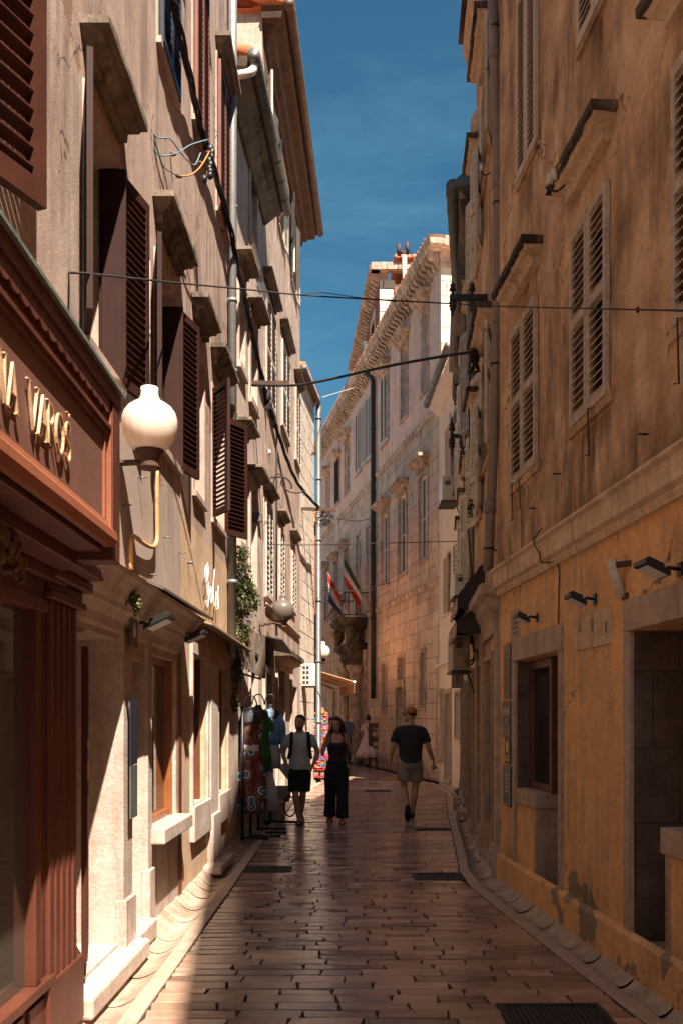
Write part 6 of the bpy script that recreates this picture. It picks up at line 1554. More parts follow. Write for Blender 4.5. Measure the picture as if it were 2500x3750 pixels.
def hand(mb, w, d, palm_n, curl=.3, s=1):
    """w wrist, d direction down the hand, palm_n normal of the palm"""
    w, d, pn = Vector(w), Vector(d).normalized(), Vector(palm_n).normalized(); sd = d.cross(pn).normalized()
    rings = []
    for f, a, b in ((0, .026, .019), (.03, .034, .017), (.07, .042, .016), (.095, .040, .013)):
        c = w + d * f * s; rings.append([c + sd * a * math.cos(t * math.pi / 5) * s + pn * b * math.sin(t * math.pi / 5) * s for t in range(10)])
    mb.loft(rings)
    for i, (o, l) in enumerate(((-.030, .062), (-.010, .072), (.011, .068), (.030, .052))):
        p = w + d * .088 * s + sd * o * s; q = p + (d * (1 - curl * .4) + pn * curl * .5).normalized() * l * .5 * s; e = q + (d * (1 - curl) + pn * curl).normalized() * l * .5 * s
        mb.tube([p, q, e], [.0095 * s, .0088 * s, .0072 * s], 6)
    p = w + d * .03 * s - sd * .030 * s; q = p + (d * .7 - sd * .7 + pn * .2).normalized() * .038 * s; e = q + (d + pn * .4).normalized() * .03 * s; mb.tube([p, q, e], [.012 * s, .011 * s, .008 * s], 6)
def head(mb, c, s=1, yaw=0, pitch=0):
    """face towards -y in local axes; c is the chin-level neck top"""
    rot = Matrix.Rotation(yaw, 3, 'Z') @ Matrix.Rotation(pitch, 3, 'X'); c = Vector(c)
    def T(p): return c + rot @ (Vector(p) * s)
    prof = [(.00, .030, .030, -.045), (.015, .046, .045, -.035), (.04, .058, .068, -.018), (.07, .066, .082, -.006), (.105, .071, .092, .002), (.14, .074, .096, .006), (.175, .070, .090, .008), (.205, .054, .070, .010), (.222, .03, .04, .010), (.228, .008, .01, .010)]
    mb.loft([[T((p.x, p.y, z)) for p in ell((0, yo, z), rx, ry, 16, 2.2)] for z, rx, ry, yo in prof])
    # nose, brow, lips, chin, ears
    mb.loft([[T(p) for p in ring] for ring in ([(-.008, -.086, .125), (.008, -.086, .125), (.008, -.075, .125), (-.008, -.075, .125)], [(-.010, -.10, .095), (.010, -.10, .095), (.012, -.08, .095), (-.012, -.08, .095)], [(-.016, -.106, .078), (.016, -.106, .078), (.018, -.08, .072), (-.018, -.08, .072)], [(-.010, -.098, .072), (.010, -.098, .072), (.014, -.08, .07), (-.014, -.08, .07)])])
    for sx in (-1, 1):
        mb.ball(T((sx * .028, -.078, .132)), .022 * s, .014 * s, .008 * s, 8, 5, rot)
        mb.ball(T((sx * .074, .008, .10)), .010 * s, .020 * s, .030 * s, 8, 6, rot)
        mb.ball(T((sx * .040, -.062, .085)), .020 * s, .02 * s, .018 * s, 8, 5, rot)
    mb.ball(T((0, -.086, .045)), .024 * s, .013 * s, .008 * s, 8, 5, rot); mb.ball(T((0, -.074, .014)), .024 * s, .02 * s, .015 * s, 8, 5, rot)
    return T, rot
def eyes(T, rot, parent, xf, skin_dark):
    mb = MB()
    for sx in (-1, 1): mb.ball(T((sx * .030, -.080, .113)), .013, .009, .006, 8, 5, rot); mb.ball(T((sx * .030, -.084, .136)), .020, .008, .004, 8, 5, rot)
    mb.ball(T((0, -.094, .046)), .022, .006, .003, 8, 4, rot)
    mb.v = [tuple(xf(Vector(v))) for v in mb.v]; mb.build('eyes', M['hair_dark'], parent)
mk('skin', (.52, .27, .17), col2=(.46, .23, .14), rough=.5, bump=.05, bscale=120)
mk('skin_red', (.42, .16, .10), col2=(.36, .14, .09), rough=.5, bump=.05)
mk('hair_dark', (.010, .007, .006), rough=.6, bump=.3, bscale=150); mk('hair_brown', (.05, .02, .012), rough=.6, bump=.3, bscale=150)
mk('cloth_grey', (.52, .50, .48), col2=(.46, .44, .42), rough=.9, bump=.5, bscale=9); mk('cloth_black', (.010, .010, .011), rough=.9, bump=.3, bscale=10)
mk('cloth_charcoal', (.024, .024, .026), rough=.9, bump=.4, bscale=9); mk('cloth_khaki', (.32, .24, .175), col2=(.27, .20, .15), rough=.9, bump=.5, bscale=9)
mk('cap_orange', (.36, .15, .05), rough=.8, bump=.2); mk('cloth_blue', (.11, .14, .20), rough=.9, bump=.4, bscale=9); mk('cloth_jeans', (.02, .025, .04), rough=.9, bump=.3)
mk('rubber', (.012, .012, .012), rough=.6, bump=.1); mk('shoe_light', (.22, .2, .19), rough=.6, bump=.1); mk('sandal', (.14, .06, .03), rough=.5, bump=.1)
mk('cloth_floral_dark', (.016, .016, .024), col2=(.05, .024, .028), scale=24, rough=.9, bump=.3)
mk('cloth_green', (.03, .15, .015), col2=(.025, .12, .012), rough=.85, bump=.4, bscale=9); mk('cloth_lightblue', (.20, .34, .50), col2=(.17, .30, .45), rough=.85, bump=.5, bscale=9)
mk('cloth_white', (.55, .50, .47), rough=.85, bump=.4, bscale=9)
def mat_dress(name, base, cols, scale, ring=False, thr=.5):
    m = bpy.data.materials.new(name); m.use_nodes = True; nt = m.node_tree; N = nt.nodes; bs = N['Principled BSDF']; bs.inputs['Roughness'].default_value = .85
    g = N.new('ShaderNodeNewGeometry'); v = N.new('ShaderNodeTexVoronoi'); v.inputs['Scale'].default_value = scale; v.inputs['Randomness'].default_value = .8
    nt.links.new(g.outputs['Position'], v.inputs['Vector']); cr = N.new('ShaderNodeValToRGB'); cr.color_ramp.interpolation = 'CONSTANT'
    e = cr.color_ramp.elements; stops = [(0, cols[0])] + [((i + 1) / (len(cols)) * thr, c) for i, c in enumerate(cols[1:])]
    e[0].position = 0; e[0].color = (*cols[0], 1); e[1].position = stops[1][0]; e[1].color = (*stops[1][1], 1)
    for p, c in stops[2:]: x = e.new(p); x.color = (*c, 1)
    if ring: nt.links.new(v.outputs['Distance'], cr.inputs[0])
    else:
        n = N.new('ShaderNodeTexNoise'); n.inputs['Scale'].default_value = scale * 2.2; n.inputs['Detail'].default_value = 3; nt.links.new(g.outputs['Position'], n.inputs['Vector']); nt.links.new(n.outputs['Fac'], cr.inputs[0])
    nt.links.new(cr.outputs[0], bs.inputs['Base Color']); M[name] = m
mat_dress('dress_rings', None, [(.6, .05, .02), (.6, .5, .4), (.02, .05, .16), (.03, .30, .45), (.60, .55, .48), (.02, .04, .12), (.20, .03, .02), (.14, .12, .03), (.12, .02, .015)], 6.0, ring=True, thr=.72)
mat_dress('dress_floral', None, [(.14, .06, .06), (.22, .12, .14), (.18, .18, .25), (.80, .58, .50), (.85, .64, .56)], 9, thr=.62)

def person(label, loc, rot, H, hd, spec):
    t = thing('person', label, 'person', loc, 'people walking in the street'); s = H / 1.75; rm = Matrix.Rotation(R(rot), 3, 'Z'); L = Vector(loc)
    def xf(p): return rm @ (Vector(p) * s)
    b = MB(); fem = spec.get('fem')
    z_ = spec.get('dz', 0)
    # torso
    W = .9 if fem else 1.0
    tor = [(.88, .155, .105, .0), (.93, .165, .11, .0), (1.0, .152 if not fem else .14, .10, .0), (1.08, .145 if not fem else .122, .095, -.005), (1.18, .160 * W, .105, -.01), (1.28, .175 * W, .112 if not fem else .125, -.012), (1.36, .182 * W, .105, -.005), (1.42, .168 * W, .085, .0), (1.46, .11 * W, .065, .005), (1.49, .058, .055, .01), (1.53, .052, .052, .005), (1.58, .05, .052, -.005)]
    b.loft([ell((0, yo, z), rx, ry, 20) for z, rx, ry, yo in tor])
    for leg in spec['legs']:
        (hx, hy, hz), (kx, ky, kz), (ax, ay, az), fdir = leg
        limb(b, [(hx, hy, hz + .06), (hx, hy, hz - .1), ((hx + kx) / 2, (hy + ky) / 2, (hz + kz) / 2), (kx, ky, kz), (kx * .6 + ax * .4, (ky * .6 + ay * .4) + .012, kz * .6 + az * .4), (ax, ay, az)], [.10, .095, .078, .056, .056, .036])
        f = Vector(fdir).normalized(); a = Vector((ax, ay, az))
        b.tube([a - f * .045 + Vector((0, 0, -.03)), a + Vector((0, 0, -.045)), a + f * .07 + Vector((0, 0, -.055)), a + f * .15 + Vector((0, 0, -.062))], [.034, .040, .040, .026], 8)
    for arm in spec['arms']:
        sh, el, wr, hdir, pn = arm; sh, el, wr = Vector(sh), Vector(el), Vector(wr)
        limb(b, [sh + Vector((-.05 * (1 if sh.x > 0 else -1), 0, -.0)), sh + Vector((-.012 * (1 if sh.x > 0 else -1), 0, -.02)), (sh + el) / 2, el, (el + wr) / 2, wr], [.046 if not fem else .040, .050 if not fem else .042, .048 if not fem else .038, .040 if not fem else .033, .036 if not fem else .029, .025 if not fem else .021])
        if hdir: hand(b, wr, hdir, pn, spec.get('curl', .35))
    T, rh = head(b, (0, -.015, 1.512), 1.04, R(hd[0]), R(hd[1]))
    bake(b, 'body', M[spec.get('skin', 'skin')], t, xf=xf)
    def mesh(name, m, mbb): mbb.v = [tuple(xf(Vector(v)) + L) for v in mbb.v]; return mbb.build(name, M[m], t)
    if spec.get('face', True):
        e = MB()
        for sx in (-1, 1): e.ball(T((sx * .030, -.082, .112)), .013, .009, .006, 8, 5, rh); e.ball(T((sx * .030, -.088, .137)), .020, .007, .004, 8, 5, rh)
        e.ball(T((0, -.100, .046)), .020, .005, .0028, 8, 4, rh); mesh('facial_features', 'hair_dark', e)
    for fn in spec['wear']: fn(t, xf, T, rh, mesh, L)
    return t
def top(m, z0=.86, tor=None, sl=None, name='shirt', grow=.018, neck=1.475, belly=0, hem=0):
    def f(t, xf, T, rh, mesh, L):
        b = MB(); tt = tor or [(z0, .175, .125, -.002), (.95, .175, .125, -.004), (1.08, .168, .118, -.008), (1.18, .178, .125, -.012), (1.28, .193, .130, -.012), (1.36, .202, .122, -.006), (1.42, .190, .100, .0), (1.455, .13, .080, .004), (neck, .075, .066, .006)]
        b.loft([ell((0, yo, z), rx, ry, 22) for z, rx, ry, yo in tt])
        for s_ in sl or []: limb(b, s_[0], s_[1])
        bake(b, name, M[m], t, voxel=.012, xf=xf)
    return f
def bottom(m, hip=(.16, .115), legs=(), name='shorts', z1=.99, voxel=.012):
    def f(t, xf, T, rh, mesh, L):
        b = MB(); b.loft([ell((0, 0, z), rx, ry, 20) for z, rx, ry in ((.80, hip[0] + .002, hip[1]), (.88, hip[0] + .012, hip[1] + .008), (.94, hip[0] + .008, hip[1] + .004), (z1, hip[0] - .008, hip[1] - .006))])
        for p, r in legs: limb(b, p, r, 14)
        bake(b, name, M[m], t, voxel=voxel, xf=xf)
    return f
def hair(m, kind='short'):
    def f(t, xf, T, rh, mesh, L):
        b = MB()
        if kind == 'short':
            pr = [(.10, .055, .05, .045), (.13, .074, .075, .03), (.16, .079, .088, .020), (.19, .073, .086, .014), (.215, .056, .07, .012), (.236, .026, .035, .012)]
            b.loft([[T((p.x, p.y, z)) for p in ell((0, yo, z), rx, ry, 16)] for z, rx, ry, yo in pr])
        if kind == 'beard':
            b.loft([[T((p.x, p.y, z)) for p in ell((0, yo, z), rx, ry, 14)] for z, rx, ry, yo in [(-.004, .03, .03, -.045), (.015, .050, .048, -.037), (.035, .060, .068, -.022), (.052, .064, .074, -.012)]])
        if kind in ('long', 'bun', 'bob'):
            pr = [(.06, .06, .04, .060), (.10, .080, .065, .042), (.14, .086, .088, .028), (.18, .082, .096, .018), (.21, .066, .082, .012), (.238, .03, .04, .012)]
            b.loft([[T((p.x, p.y, z)) for p in ell((0, yo, z), rx, ry, 16)] for z, rx, ry, yo in pr])
        if kind == 'long':
            for i in range(16):
                a = -.6 + 4.34 * i / 15; x, y = .082 * math.cos(a), .02 + .075 * math.sin(a)
                b.tube(smooth([T((x, y, .15)), T((x * 1.25, y + .02, .05)), T((x * 1.5, y + .03, -.06)), T((x * 1.5 + .02 * math.sin(i * 3), y + .035, -.17)), T((x * 1.3, y + .04, -.26))], 3), [.028, .03, .032, .032, .03, .03, .03, .028, .026, .024, .02, .014, .006], 7)
        if kind == 'bun': b.ball(T((0, .06, .235)), .035, .035, .03, 10, 7)
        if kind == 'bob': b.loft([[T((p.x, p.y, z)) for p in ell((0, yo, z), rx, ry, 16)] for z, rx, ry, yo in [(-.01, .085, .05, .05), (.05, .095, .07, .045), (.1, .09, .08, .035)]])
        bake(b, 'beard' if kind == 'beard' else 'hair', M[m], t, voxel=.009, xf=xf)
    return f
def shoes(m, legs, name='shoe', sandal=False):
    def f(t, xf, T, rh, mesh, L):
        for (ax, ay, az), fd in legs:
            b = MB(); f_ = Vector(fd).normalized(); a = Vector((ax, ay, az)); u_ = Vector((0, 0, 1)); u_ = (u_ - f_ * f_.dot(u_)).normalized(); sd = f_.cross(u_)
            rings = []
            for k_, w_, h0, h1 in ((-.07, .025, -.085, -.02 if not sandal else -.07), (-.045, .038, -.088, .02 if not sandal else -.068), (.03, .044, -.088, -.0 if not sandal else -.066), (.10, .050, -.088, -.035 if not sandal else -.066), (.16, .042, -.086, -.05 if not sandal else -.064), (.19, .018, -.08, -.065)):
                c = a + f_ * k_; rings.append([c + sd * w_ * math.cos(i * .6283) + u_ * ((h0 + h1) / 2 + (h1 - h0) / 2 * math.sin(i * .6283)) for i in range(10)])
            b.loft(rings)
            if sandal:
                for k_ in (.05, .09): b.tube([a + f_ * k_ + sd * .045 + u_ * -.08, a + f_ * k_ + sd * .025 + u_ * -.028, a + f_ * k_ - sd * .025 + u_ * -.028, a + f_ * k_ - sd * .045 + u_ * -.08], .014, 6)
            mesh(name, m, b)
    return f

# man in grey shirt, walking towards the viewer (left foot forward), hands in pockets
p = gnd(1098, 3020)
lg = [((-.085, 0, .90), (-.075, -.10, .50), (-.02, -.08, .10), (0, -1, -.05)), ((.085, 0, .90), (.06, .05, .50), (.05, .26, .17), (0, -.85, -.55))]
person('man in a grey shirt and black shorts walking towards us', (p.x, p.y, 0), 4, 1.73, (-28, 2), dict(curl=.5,
    legs=[((-.085, 0, .90), (-.07, -.09, .50), (-.015, -.06, .095), (-.1, -1, 0)), ((.085, 0, .90), (.05, .03, .50), (.03, .25, .16), (.1, -.8, -.6))],
    arms=[((-.20, 0, 1.40), (-.265, .05, 1.13), (-.205, -.02, .92), (.3, -.1, -1), (1, 0, 0)), ((.20, 0, 1.40), (.285, .05, 1.14), (.205, -.03, .93), (-.4, -.1, -1), (-1, 0, 0))],
    wear=[top('cloth_grey', .88, sl=[([(-.11, 0, 1.415), (-.19, 0, 1.385), (-.235, .02, 1.25)], [.045, .056, .062]), ([(.11, 0, 1.415), (.19, 0, 1.385), (.24, .02, 1.25)], [.045, .056, .062])]),
          bottom('cloth_black', legs=[([(-.085, 0, .88), (-.085, -.03, .72), (-.082, -.07, .53)], [.105, .108, .105]), ([(.085, 0, .88), (.075, .01, .72), (.065, .02, .53)], [.105, .108, .105])]),
          hair('hair_dark'), hair('hair_brown', 'beard'), shoes('rubber', [((-.015, -.06, .095), (-.1, -1, 0)), ((.03, .25, .16), (.1, -.8, -.6))], 'sandal', True),
          lambda t, xf, T, rh, mesh, L: [mesh('backpack_strap', 'cloth_black', (lambda q: (q.tube(smooth([(sx * .12, .08, 1.45), (sx * .13, -.02, 1.475), (sx * .135, -.11, 1.40), (sx * .14, -.14, 1.28), (sx * .165, -.11, 1.12), (sx * .18, .02, 1.05)], 4), [(.010, .028)] * 21, 8), q)[1])(MB())) for sx in (-1, 1)],
          lambda t, xf, T, rh, mesh, L: mesh('backpack', 'cloth_black', (lambda q: (q.ball((0, .17, 1.25), .15, .09, .22), q)[1])(MB()))]))
# woman on the phone
p = gnd(1232, 3016)
person('long-haired woman on a phone in wide black trousers walking towards us', (p.x, p.y, 0), 3, 1.70, (-16, 6), dict(fem=True, curl=.7,
    legs=[((-.08, 0, .90), (-.085, .02, .50), (-.10, .20, .13), (-.1, -.9, -.4)), ((.08, 0, .90), (.085, -.08, .50), (.085, -.08, .09), (.05, -1, 0))],
    arms=[((-.175, 0, 1.40), (-.235, -.02, 1.13), (-.135, -.13, 1.50), (.15, .1, 1), (1, .2, 0)), ((.175, 0, 1.40), (.245, .02, 1.15), (.155, -.17, 1.36), (-.1, -.1, 1), (-1, .3, 0))],
    wear=[top('cloth_floral_dark', .98, tor=[(.96, .150, .112, 0), (1.02, .140, .105, 0), (1.1, .130, .100, -.005), (1.2, .150, .118, -.01), (1.27, .163, .140, -.016), (1.33, .150, .118, -.01)], name='camisole', sl=[([(-.10, -.11, 1.30), (-.105, -.07, 1.42), (-.10, .0, 1.475), (-.10, .09, 1.40)], [.02, .012, .012, .012]), ([(.10, -.11, 1.30), (.105, -.07, 1.42), (.10, .0, 1.475), (.10, .09, 1.40)], [.02, .012, .012, .012])]),
          bottom('cloth_black', hip=(.168, .13), name='trousers', z1=1.04, legs=[([(-.085, 0, .88), (-.095, .0, .68), (-.10, .05, .40), (-.105, .15, .12)], [.115, .108, .092, .105]), ([(.085, 0, .88), (.09, -.04, .68), (.09, -.075, .40), (.088, -.08, .10)], [.115, .108, .092, .105])]),
          hair('hair_dark', 'long'), shoes('sandal', [((-.10, .20, .13), (-.1, -.9, -.4)), ((.085, -.08, .09), (.05, -1, 0))], 'sandal', True),
          lambda t, xf, T, rh, mesh, L: mesh('phone', 'pvc_white', (lambda q: (q.cbox((-.098, -.10, 1.615), .010, .07, .145, Matrix.Rotation(.15, 3, 'X')), q)[1])(MB())),
          lambda t, xf, T, rh, mesh, L: mesh('bracelet', 'rubber', (lambda q: (q.tube([(-.150, -.11, 1.44), (-.147, -.115, 1.452)], .027, 10), q)[1])(MB()))]))
# man with cap walking away
p = gnd(1502, 3002)
person('man in a black t-shirt, beige shorts and orange cap walking away', (p.x, p.y, 0), 180, 1.86, (38, 0), dict(curl=.45, face=True,
    legs=[((.09, 0, .90), (.105, -.02, .50), (.06, .20, .20), (0, -.35, -1)), ((-.09, 0, .90), (-.075, -.05, .50), (-.03, -.06, .10), (0, -1, 0))],
    arms=[((-.215, 0, 1.40), (-.275, .03, 1.13), (-.365, -.08, .92), (-.1, -.2, -1), (1, -.2, 0)), ((.215, 0, 1.40), (.275, .05, 1.12), (.315, -.03, .90), (.1, -.1, -1), (-1, 0, 0))],
    wear=[top('cloth_charcoal', .86, tor=[(.87, .178, .135, 0), (.95, .180, .13, 0), (1.08, .180, .125, 0), (1.18, .192, .128, 0), (1.28, .205, .130, 0), (1.36, .215, .122, 0), (1.42, .205, .095, .0), (1.46, .15, .078, .004), (1.475, .075, .066, .006)],
              sl=[([(-.11, 0, 1.415), (-.20, 0, 1.385), (-.26, .02, 1.20)], [.045, .060, .068]), ([(.11, 0, 1.415), (.20, 0, 1.385), (.26, .02, 1.20)], [.045, .060, .068])]),
          bottom('cloth_khaki', hip=(.172, .125), legs=[([(.09, 0, .88), (.10, -.01, .74), (.105, -.015, .60)], [.105, .112, .112]), ([(-.09, 0, .88), (-.085, -.02, .74), (-.08, -.04, .60)], [.105, .112, .112])]),
          hair('hair_dark'), hair('hair_dark', 'beard'), shoes('rubber', [((.06, .20, .20), (0, -.35, -1)), ((-.03, -.06, .10), (0, -1, 0))]),
          lambda t, xf, T, rh, mesh, L: mesh('cap', 'cap_orange', (lambda q: (q.loft([[T((a.x, a.y, z)) for a in ell((0, yo, z), rx, ry, 18)] for z, rx, ry, yo in [(.140, .084, .100, .008), (.165, .085, .100, .010), (.195, .078, .092, .012), (.222, .058, .07, .012), (.242, .024, .03, .012), (.247, .008, .008, .012)]]),
              q.loft([[T((a.x * w_, y_, .150 - abs(a.x) * .35 * w_ + a.z)) for a in (Vector((-.07, 0, 0)), Vector((-.035, 0, .012)), Vector((0, 0, .016)), Vector((.035, 0, .012)), Vector((.07, 0, 0)), Vector((.035, 0, .002)), Vector((0, 0, .006)), Vector((-.035, 0, .002)))] for y_, w_ in ((-.07, 1.0), (-.12, .95), (-.16, .7), (-.172, .4))]), q)[2])(MB())),
          lambda t, xf, T, rh, mesh, L: mesh('sunglasses', 'rubber', (lambda q: (q.ball(T((.03, -.095, .115)), .026, .008, .018), q.ball(T((-.03, -.095, .115)), .026, .008, .018), q.tube([T((.055, -.09, .12)), T((.078, 0, .12))], .004, 5), q.tube([T((-.055, -.09, .12)), T((-.078, 0, .12))], .004, 5), q)[4])(MB()))]))
bt = thing('water_bottle', 'small clear water bottle held in the hand of the man walking away', 'bottle', (p.x + .40, p.y + .12, .84))
mb = MB(); mb.tube([(p.x + .375, p.y + .04, .86), (p.x + .41, p.y + .10, .86)], [.034, .036], 12); mb.tube([(p.x + .41, p.y + .10, .86), (p.x + .43, p.y + .15, .86)], [.03, .014], 10); mb.build('bottle_body', M['glass_pale'], bt)
# woman in a floral dress
p = gnd(1347, 2806)
def dress(m, rings, n=44, amp=.10, name='dress', voxel=None):
    def f(t, xf, T, rh, mesh, L):
        b = MB(); out = []
        for i, (z, rx, ry, yo, am) in enumerate(rings):
            out.append([Vector((math.cos(2 * math.pi * k / n) * rx * (1 + am * math.sin(k * 2 * math.pi * 9 / n + i * .15)), yo + math.sin(2 * math.pi * k / n) * ry * (1 + am * math.sin(k * 2 * math.pi * 9 / n + i * .15)), z)) for k in range(n)])
        b.loft(out, caps=True); mesh(name, m, b)
    return f
person('woman with dark bun in a long cream floral dress walking away by the palace', (p.x, p.y, 0), 176, 1.78, (0, 8), dict(fem=True, face=False,
    legs=[((-.08, 0, .90), (-.07, -.04, .50), (-.06, -.06, .09), (0, -1, 0)), ((.08, 0, .90), (.07, .05, .50), (.05, .16, .12), (0, -.9, -.4))],
    arms=[((-.175, 0, 1.40), (-.225, .04, 1.16), (-.17, -.16, 1.10), (.2, -1, -.1), (1, 0, 0)), ((.175, 0, 1.40), (.23, .05, 1.15), (.19, -.10, 1.02), (0, -1, -.2), (-1, 0, 0))],
    wear=[top('dress_floral', 1.02, tor=[(1.0, .150, .115, 0), (1.1, .14, .11, -.005), (1.2, .158, .122, -.01), (1.28, .175, .130, -.012), (1.36, .182, .122, -.006), (1.42, .172, .100, .0), (1.455, .12, .080, .004), (1.475, .072, .066, .006)], name='bodice', sl=[([(-.11, 0, 1.415), (-.168, 0, 1.385), (-.215, .03, 1.22)], [.04, .05, .056]), ([(.11, 0, 1.415), (.168, 0, 1.385), (.22, .03, 1.22)], [.04, .05, .056])]),
          dress('dress_floral', [(.30, .40, .34, .02, .10), (.45, .37, .31, .02, .09), (.65, .30, .25, .02, .07), (.85, .22, .18, .01, .04), (.98, .165, .13, 0, .02), (1.06, .145, .118, 0, 0)], name='skirt'),
          hair('hair_dark', 'bun'), shoes('sandal', [((-.06, -.06, .09), (0, -1, 0)), ((.05, .16, .12), (0, -.9, -.4))], 'sandal', True),
          lambda t, xf, T, rh, mesh, L: mesh('bag_strap', 'rubber', (lambda q: (q.tube(smooth([(.10, .0, 1.47), (.08, .11, 1.40), (-.02, .135, 1.24), (-.14, .12, 1.05)], 4), .010, 6), q)[1])(MB()))]))
# bald man and the woman behind
person('bald man in a blue shirt standing by the chalk board, seen from behind', (at(1268, 0, 35.5).x, 35.5, .05), 155, 1.80, (20, 0), dict(face=False, skin='skin_red',
    legs=[((-.09, 0, .90), (-.09, -.03, .50), (-.09, 0, .09), (0, -1, 0)), ((.09, 0, .90), (.09, -.03, .50), (.09, .02, .09), (0, -1, 0))],
    arms=[((-.215, 0, 1.40), (-.27, .04, 1.13), (-.26, -.05, .90), (0, -.1, -1), (1, 0, 0)), ((.215, 0, 1.40), (.27, .04, 1.13), (.26, -.05, .90), (0, -.1, -1), (-1, 0, 0))],
    wear=[top('cloth_blue', .86, tor=[(.86, .19, .15, 0), (1.0, .19, .15, -.01), (1.18, .20, .14, -.01), (1.28, .21, .135, -.01), (1.36, .215, .125, 0), (1.42, .20, .1, 0), (1.455, .13, .08, .004), (1.475, .075, .066, .006)], sl=[([(-.11, 0, 1.415), (-.20, 0, 1.385), (-.255, .02, 1.20)], [.058, .062, .06]), ([(.11, 0, 1.415), (.20, 0, 1.385), (.255, .02, 1.20)], [.058, .062, .06])]),
          bottom('cloth_jeans', name='trousers', legs=[([(-.09, 0, .88), (-.09, -.03, .5), (-.09, 0, .12)], [.10, .085, .07]), ([(.09, 0, .88), (.09, -.03, .5), (.09, .02, .12)], [.10, .085, .07])]), shoes('rubber', [((-.09, 0, .09), (0, -1, 0)), ((.09, .02, .09), (0, -1, 0))])]))
person('woman with reddish brown hair in dark clothes half hidden behind the woman on the phone', (at(1213, 0, 31).x, 31, 0), 200, 1.70, (20, 10), dict(face=False, fem=True,
    legs=[((-.08, 0, .90), (-.08, -.03, .50), (-.08, 0, .09), (0, -1, 0)), ((.08, 0, .90), (.08, -.03, .50), (.08, .02, .09), (0, -1, 0))],
    arms=[((-.175, 0, 1.40), (-.21, .04, 1.15), (-.19, -.10, .98), (0, -.3, -1), (1, 0, 0)), ((.175, 0, 1.40), (.21, .04, 1.15), (.19, -.1, .98), (0, -.3, -1), (-1, 0, 0))],
    wear=[top('cloth_black', .86, sl=[([(-.11, 0, 1.415), (-.168, 0, 1.385), (-.21, .03, 1.22)], [.055, .06, .058]), ([(.11, 0, 1.415), (.168, 0, 1.385), (.21, .03, 1.22)], [.055, .06, .058])]),
          bottom('cloth_jeans', name='trousers', legs=[([(-.08, 0, .88), (-.08, -.03, .5), (-.08, 0, .12)], [.10, .085, .07]), ([(.08, 0, .88), (.08, -.03, .5), (.08, .02, .12)], [.10, .085, .07])]), hair('hair_brown', 'bob'), shoes('rubber', [((-.08, 0, .09), (0, -1, 0)), ((.08, .02, .09), (0, -1, 0))])]))

# ---------------------------------------------------------------- clothes display
def mannequin(label, x, y, z_top, parts, hook=True, base=True, group='clothes stands along the left wall'):
    t = thing('dress_form', label, 'mannequin', (x, y, 0), group); s = 1.0
    def xf(p): return Vector(p)
    zt = z_top; dz = zt - 1.50
    b = MB(); b.loft([ell((0, yo, z + dz), rx, ry, 18) for z, rx, ry, yo in [(.86, .150, .10, 0), (.95, .155, .11, 0), (1.06, .115, .09, 0), (1.2, .145, .11, -.01), (1.28, .160, .125, -.015), (1.36, .155, .10, 0), (1.41, .12, .075, 0), (1.44, .06, .05, 0), (1.50, .045, .045, 0)]])
    bake(b, 'torso', M['black_metal'], t)
    mb = MB()
    if hook: mb.tube([(x + .09 * math.cos(a * .31416), y, zt + .0 + .16 * math.sin(a * .31416)) for a in range(11)], .010, 6)
    if base:
        mb.tube([(x, y, .03), (x, y, .9 + dz)], .018, 8); mb.tube([(x - .02, y, .03), (x + .42, y - .02, .03)], .018, 6); mb.tube([(x, y - .15, .03), (x, y + .15, .03)], .018, 6)
    if mb.v: mb.build('stand', M['black_metal'], t)
    return t, dz
def garment(name, label, cat, m, rings, loc, am=.05, n=40, sleeves=(), fr=7, group=None):
    x, y = loc; t = thing(name, label, cat, (x, y, rings[0][0]), group); b = MB(); out = []
    for i, (z, rx, ry, xo) in enumerate(rings):
        a_ = am * max(0, min(1, (rings[-1][0] - z) / .6))
        out.append([Vector((x + xo + math.cos(2 * math.pi * k / n) * rx * (1 + a_ * math.sin(k * 2 * math.pi * fr / n)), y + math.sin(2 * math.pi * k / n) * ry * (1 + a_ * math.sin(k * 2 * math.pi * fr / n)), z)) for k in range(n)])
    b.loft(out); b.build('fabric', M[m], t)
    for pts, r in sleeves:
        q = MB(); q.tube(smooth([(x + a, y + b_, c) for a, b_, c in pts], 3), interp(r, (len(pts) - 1) * 3 + 1), 12); q.build('sleeve', M[m], t)
    return t
mannequin('black dress form wearing the ringed sleeveless dress, nearest of the three', -1.27, 13.95, 1.84, ())
garment('dress', 'long sleeveless dress with big coloured rings on the nearest dress form', 'dress', 'dress_rings', [(.36, .235, .20, -.02), (.6, .225, .19, -.01), (.9, .20, .165, 0), (1.15, .16, .13, 0), (1.27, .128, .105, 0), (1.40, .150, .125, 0), (1.52, .165, .14, .01), (1.60, .13, .12, .03)], (-1.27, 13.94), am=.09)
mb = MB(); mb.loft([ell((-1.27, 13.94, z), rx, ry, 24) for z, rx, ry in ((1.22, .142, .118), (1.31, .136, .112))]); tag(mb.build('sash', M['cloth_white']), 'cream sash tied round the waist of the ringed dress', 'sash')
mannequin('black dress form wearing the green dress, middle of the three', -1.24, 14.9, 1.88, ())
garment('dress', 'plain short green dress on the middle dress form', 'dress', 'cloth_green', [(.90, .150, .115, .05), (1.1, .165, .13, .03), (1.3, .15, .12, .01), (1.48, .165, .135, 0), (1.62, .175, .13, 0), (1.70, .155, .10, 0), (1.75, .10, .075, 0)], (-1.24, 14.88), am=.04, sleeves=[([(.12, 0, 1.68), (.17, -.02, 1.6), (.18, -.02, 1.48)], [.05, .055, .05]), ([(-.12, 0, 1.68), (-.17, -.02, 1.6), (-.18, -.02, 1.48)], [.05, .055, .05])])
mannequin('black dress form wearing the blue shirt, farthest of the three', -1.13, 15.9, 1.90, (), base=True)
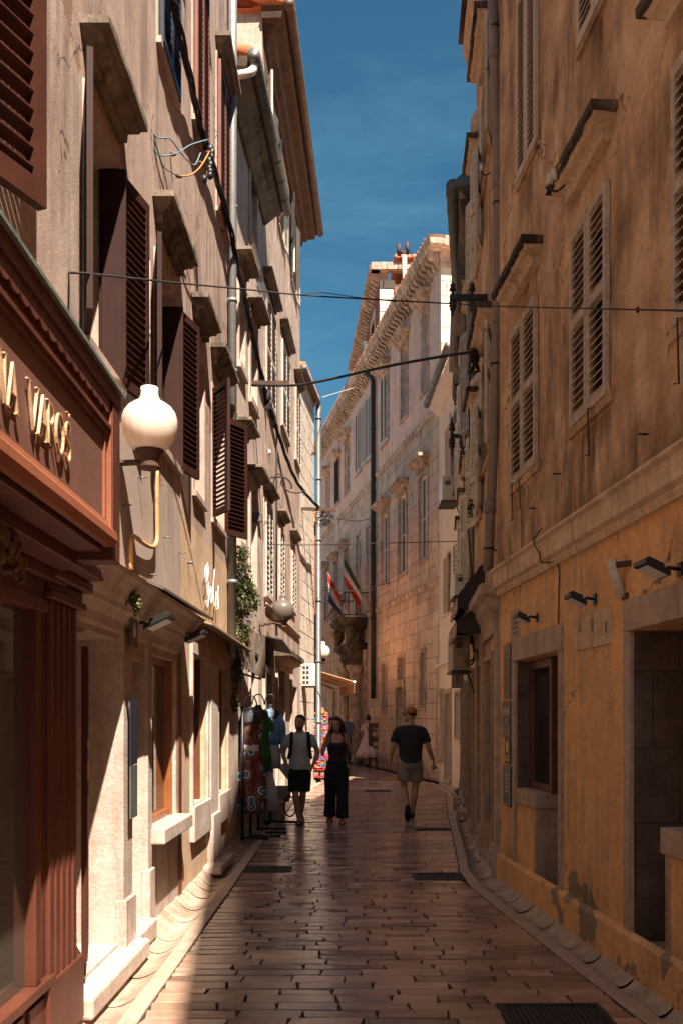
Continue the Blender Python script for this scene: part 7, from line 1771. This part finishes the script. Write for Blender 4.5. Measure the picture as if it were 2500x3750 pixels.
garment('shirt', 'light blue denim shirt knotted at the waist on the farthest dress form', 'shirt', 'cloth_lightblue', [(1.26, .13, .11, .02), (1.36, .16, .13, .01), (1.5, .165, .135, 0), (1.64, .175, .13, 0), (1.72, .155, .10, 0), (1.78, .085, .07, 0), (1.82, .07, .06, 0)], (-1.13, 15.88), am=.05, sleeves=[([(.13, 0, 1.70), (.185, -.02, 1.58), (.20, -.03, 1.35), (.20, -.06, 1.12)], [.055, .058, .05, .042]), ([(-.13, 0, 1.70), (-.18, -.02, 1.58), (-.18, -.03, 1.40), (-.13, -.10, 1.28)], [.055, .058, .05, .042])])
garment('shorts', 'white shorts under the light blue shirt', 'shorts', 'cloth_white', [(.88, .165, .12, .0), (1.05, .17, .125, 0), (1.2, .15, .115, 0), (1.30, .13, .10, 0)], (-1.13, 15.88), am=.06)
garment('skirt', 'long white garment hanging low beside the green dress', 'skirt', 'cloth_white', [(.30, .135, .09, .05), (.55, .12, .085, .03), (.80, .09, .07, 0), (.90, .05, .05, -.02)], (-1.11, 15.0), am=.06, sleeves=[([(-.03, -.04, .86), (-.05, -.07, .74), (-.04, -.08, .60)], [.03, .05, .055])])
mb = MB(); mb.tube([(-1.36, 13.72, 0), (-1.36, 13.72, 1.84)], .022, 6); mb.tube([(-1.36, 13.72, .03), (-1.0, 13.72, .03)], .02, 6); mb.tube([(-1.10, 14.4, .03), (-.78, 14.4, .03)], .016, 6); mb.tube([(-1.36, 13.72, 1.80), (-1.30, 15.6, 1.86)], .012, 6)
tag(mb.build('clothes_rack', M['black_metal']), 'black metal rack post with floor foot beside the ringed dress', 'rack')
bk = thing('basket', 'woven straw basket on the ground behind the white shorts', 'basket', (-.98, 16.6, 0))
mb = MB(); mb.lathe((-1.0, 16.7, .28), [(.12, 0), (.15, .05), (.17, .25), (.16, .26), (.14, .06), (.02, .02)], 18); mb.build('weave', M['canvas_beige'], bk)
mb = MB(); mb.tube([(-.85 + .10 * math.cos(a * .5236), 16.5, .22 + .17 * math.sin(a * .5236)) for a in range(13)], .014, 6); mb.build('handle', M['rubber'], bk)
ht = thing('sun_hat', 'wide cream sun hat hanging by the white shorts', 'hat', (-.93, 16.3, .9)); mb = MB(); rt = Matrix.Rotation(.9, 3, 'Y')
pr = [(.02, .12), (.08, .11), (.095, .02), (.11, 0), (.22, -.02), (.22, -.03), (.10, -.015)]
mb.loft([[Vector((-.94, 16.2, .84)) + rt @ Vector((r_ * math.cos(i * .3927), r_ * math.sin(i * .3927), z)) for i in range(16)] for r_, z in pr]); mb.build('crown_and_brim', M['cloth_white'], ht)
mb = MB(); mb.abox(-1.33, -.98, 16.3, 17.6, 0, .27); mb.abox(-1.34, -.94, 16.25, 17.6, .27, .33); tag(mb.build('entrance_step', M['stone_left'], bevel=.02, jitter=.01), 'worn stone entrance step behind the clothes stands', 'step')
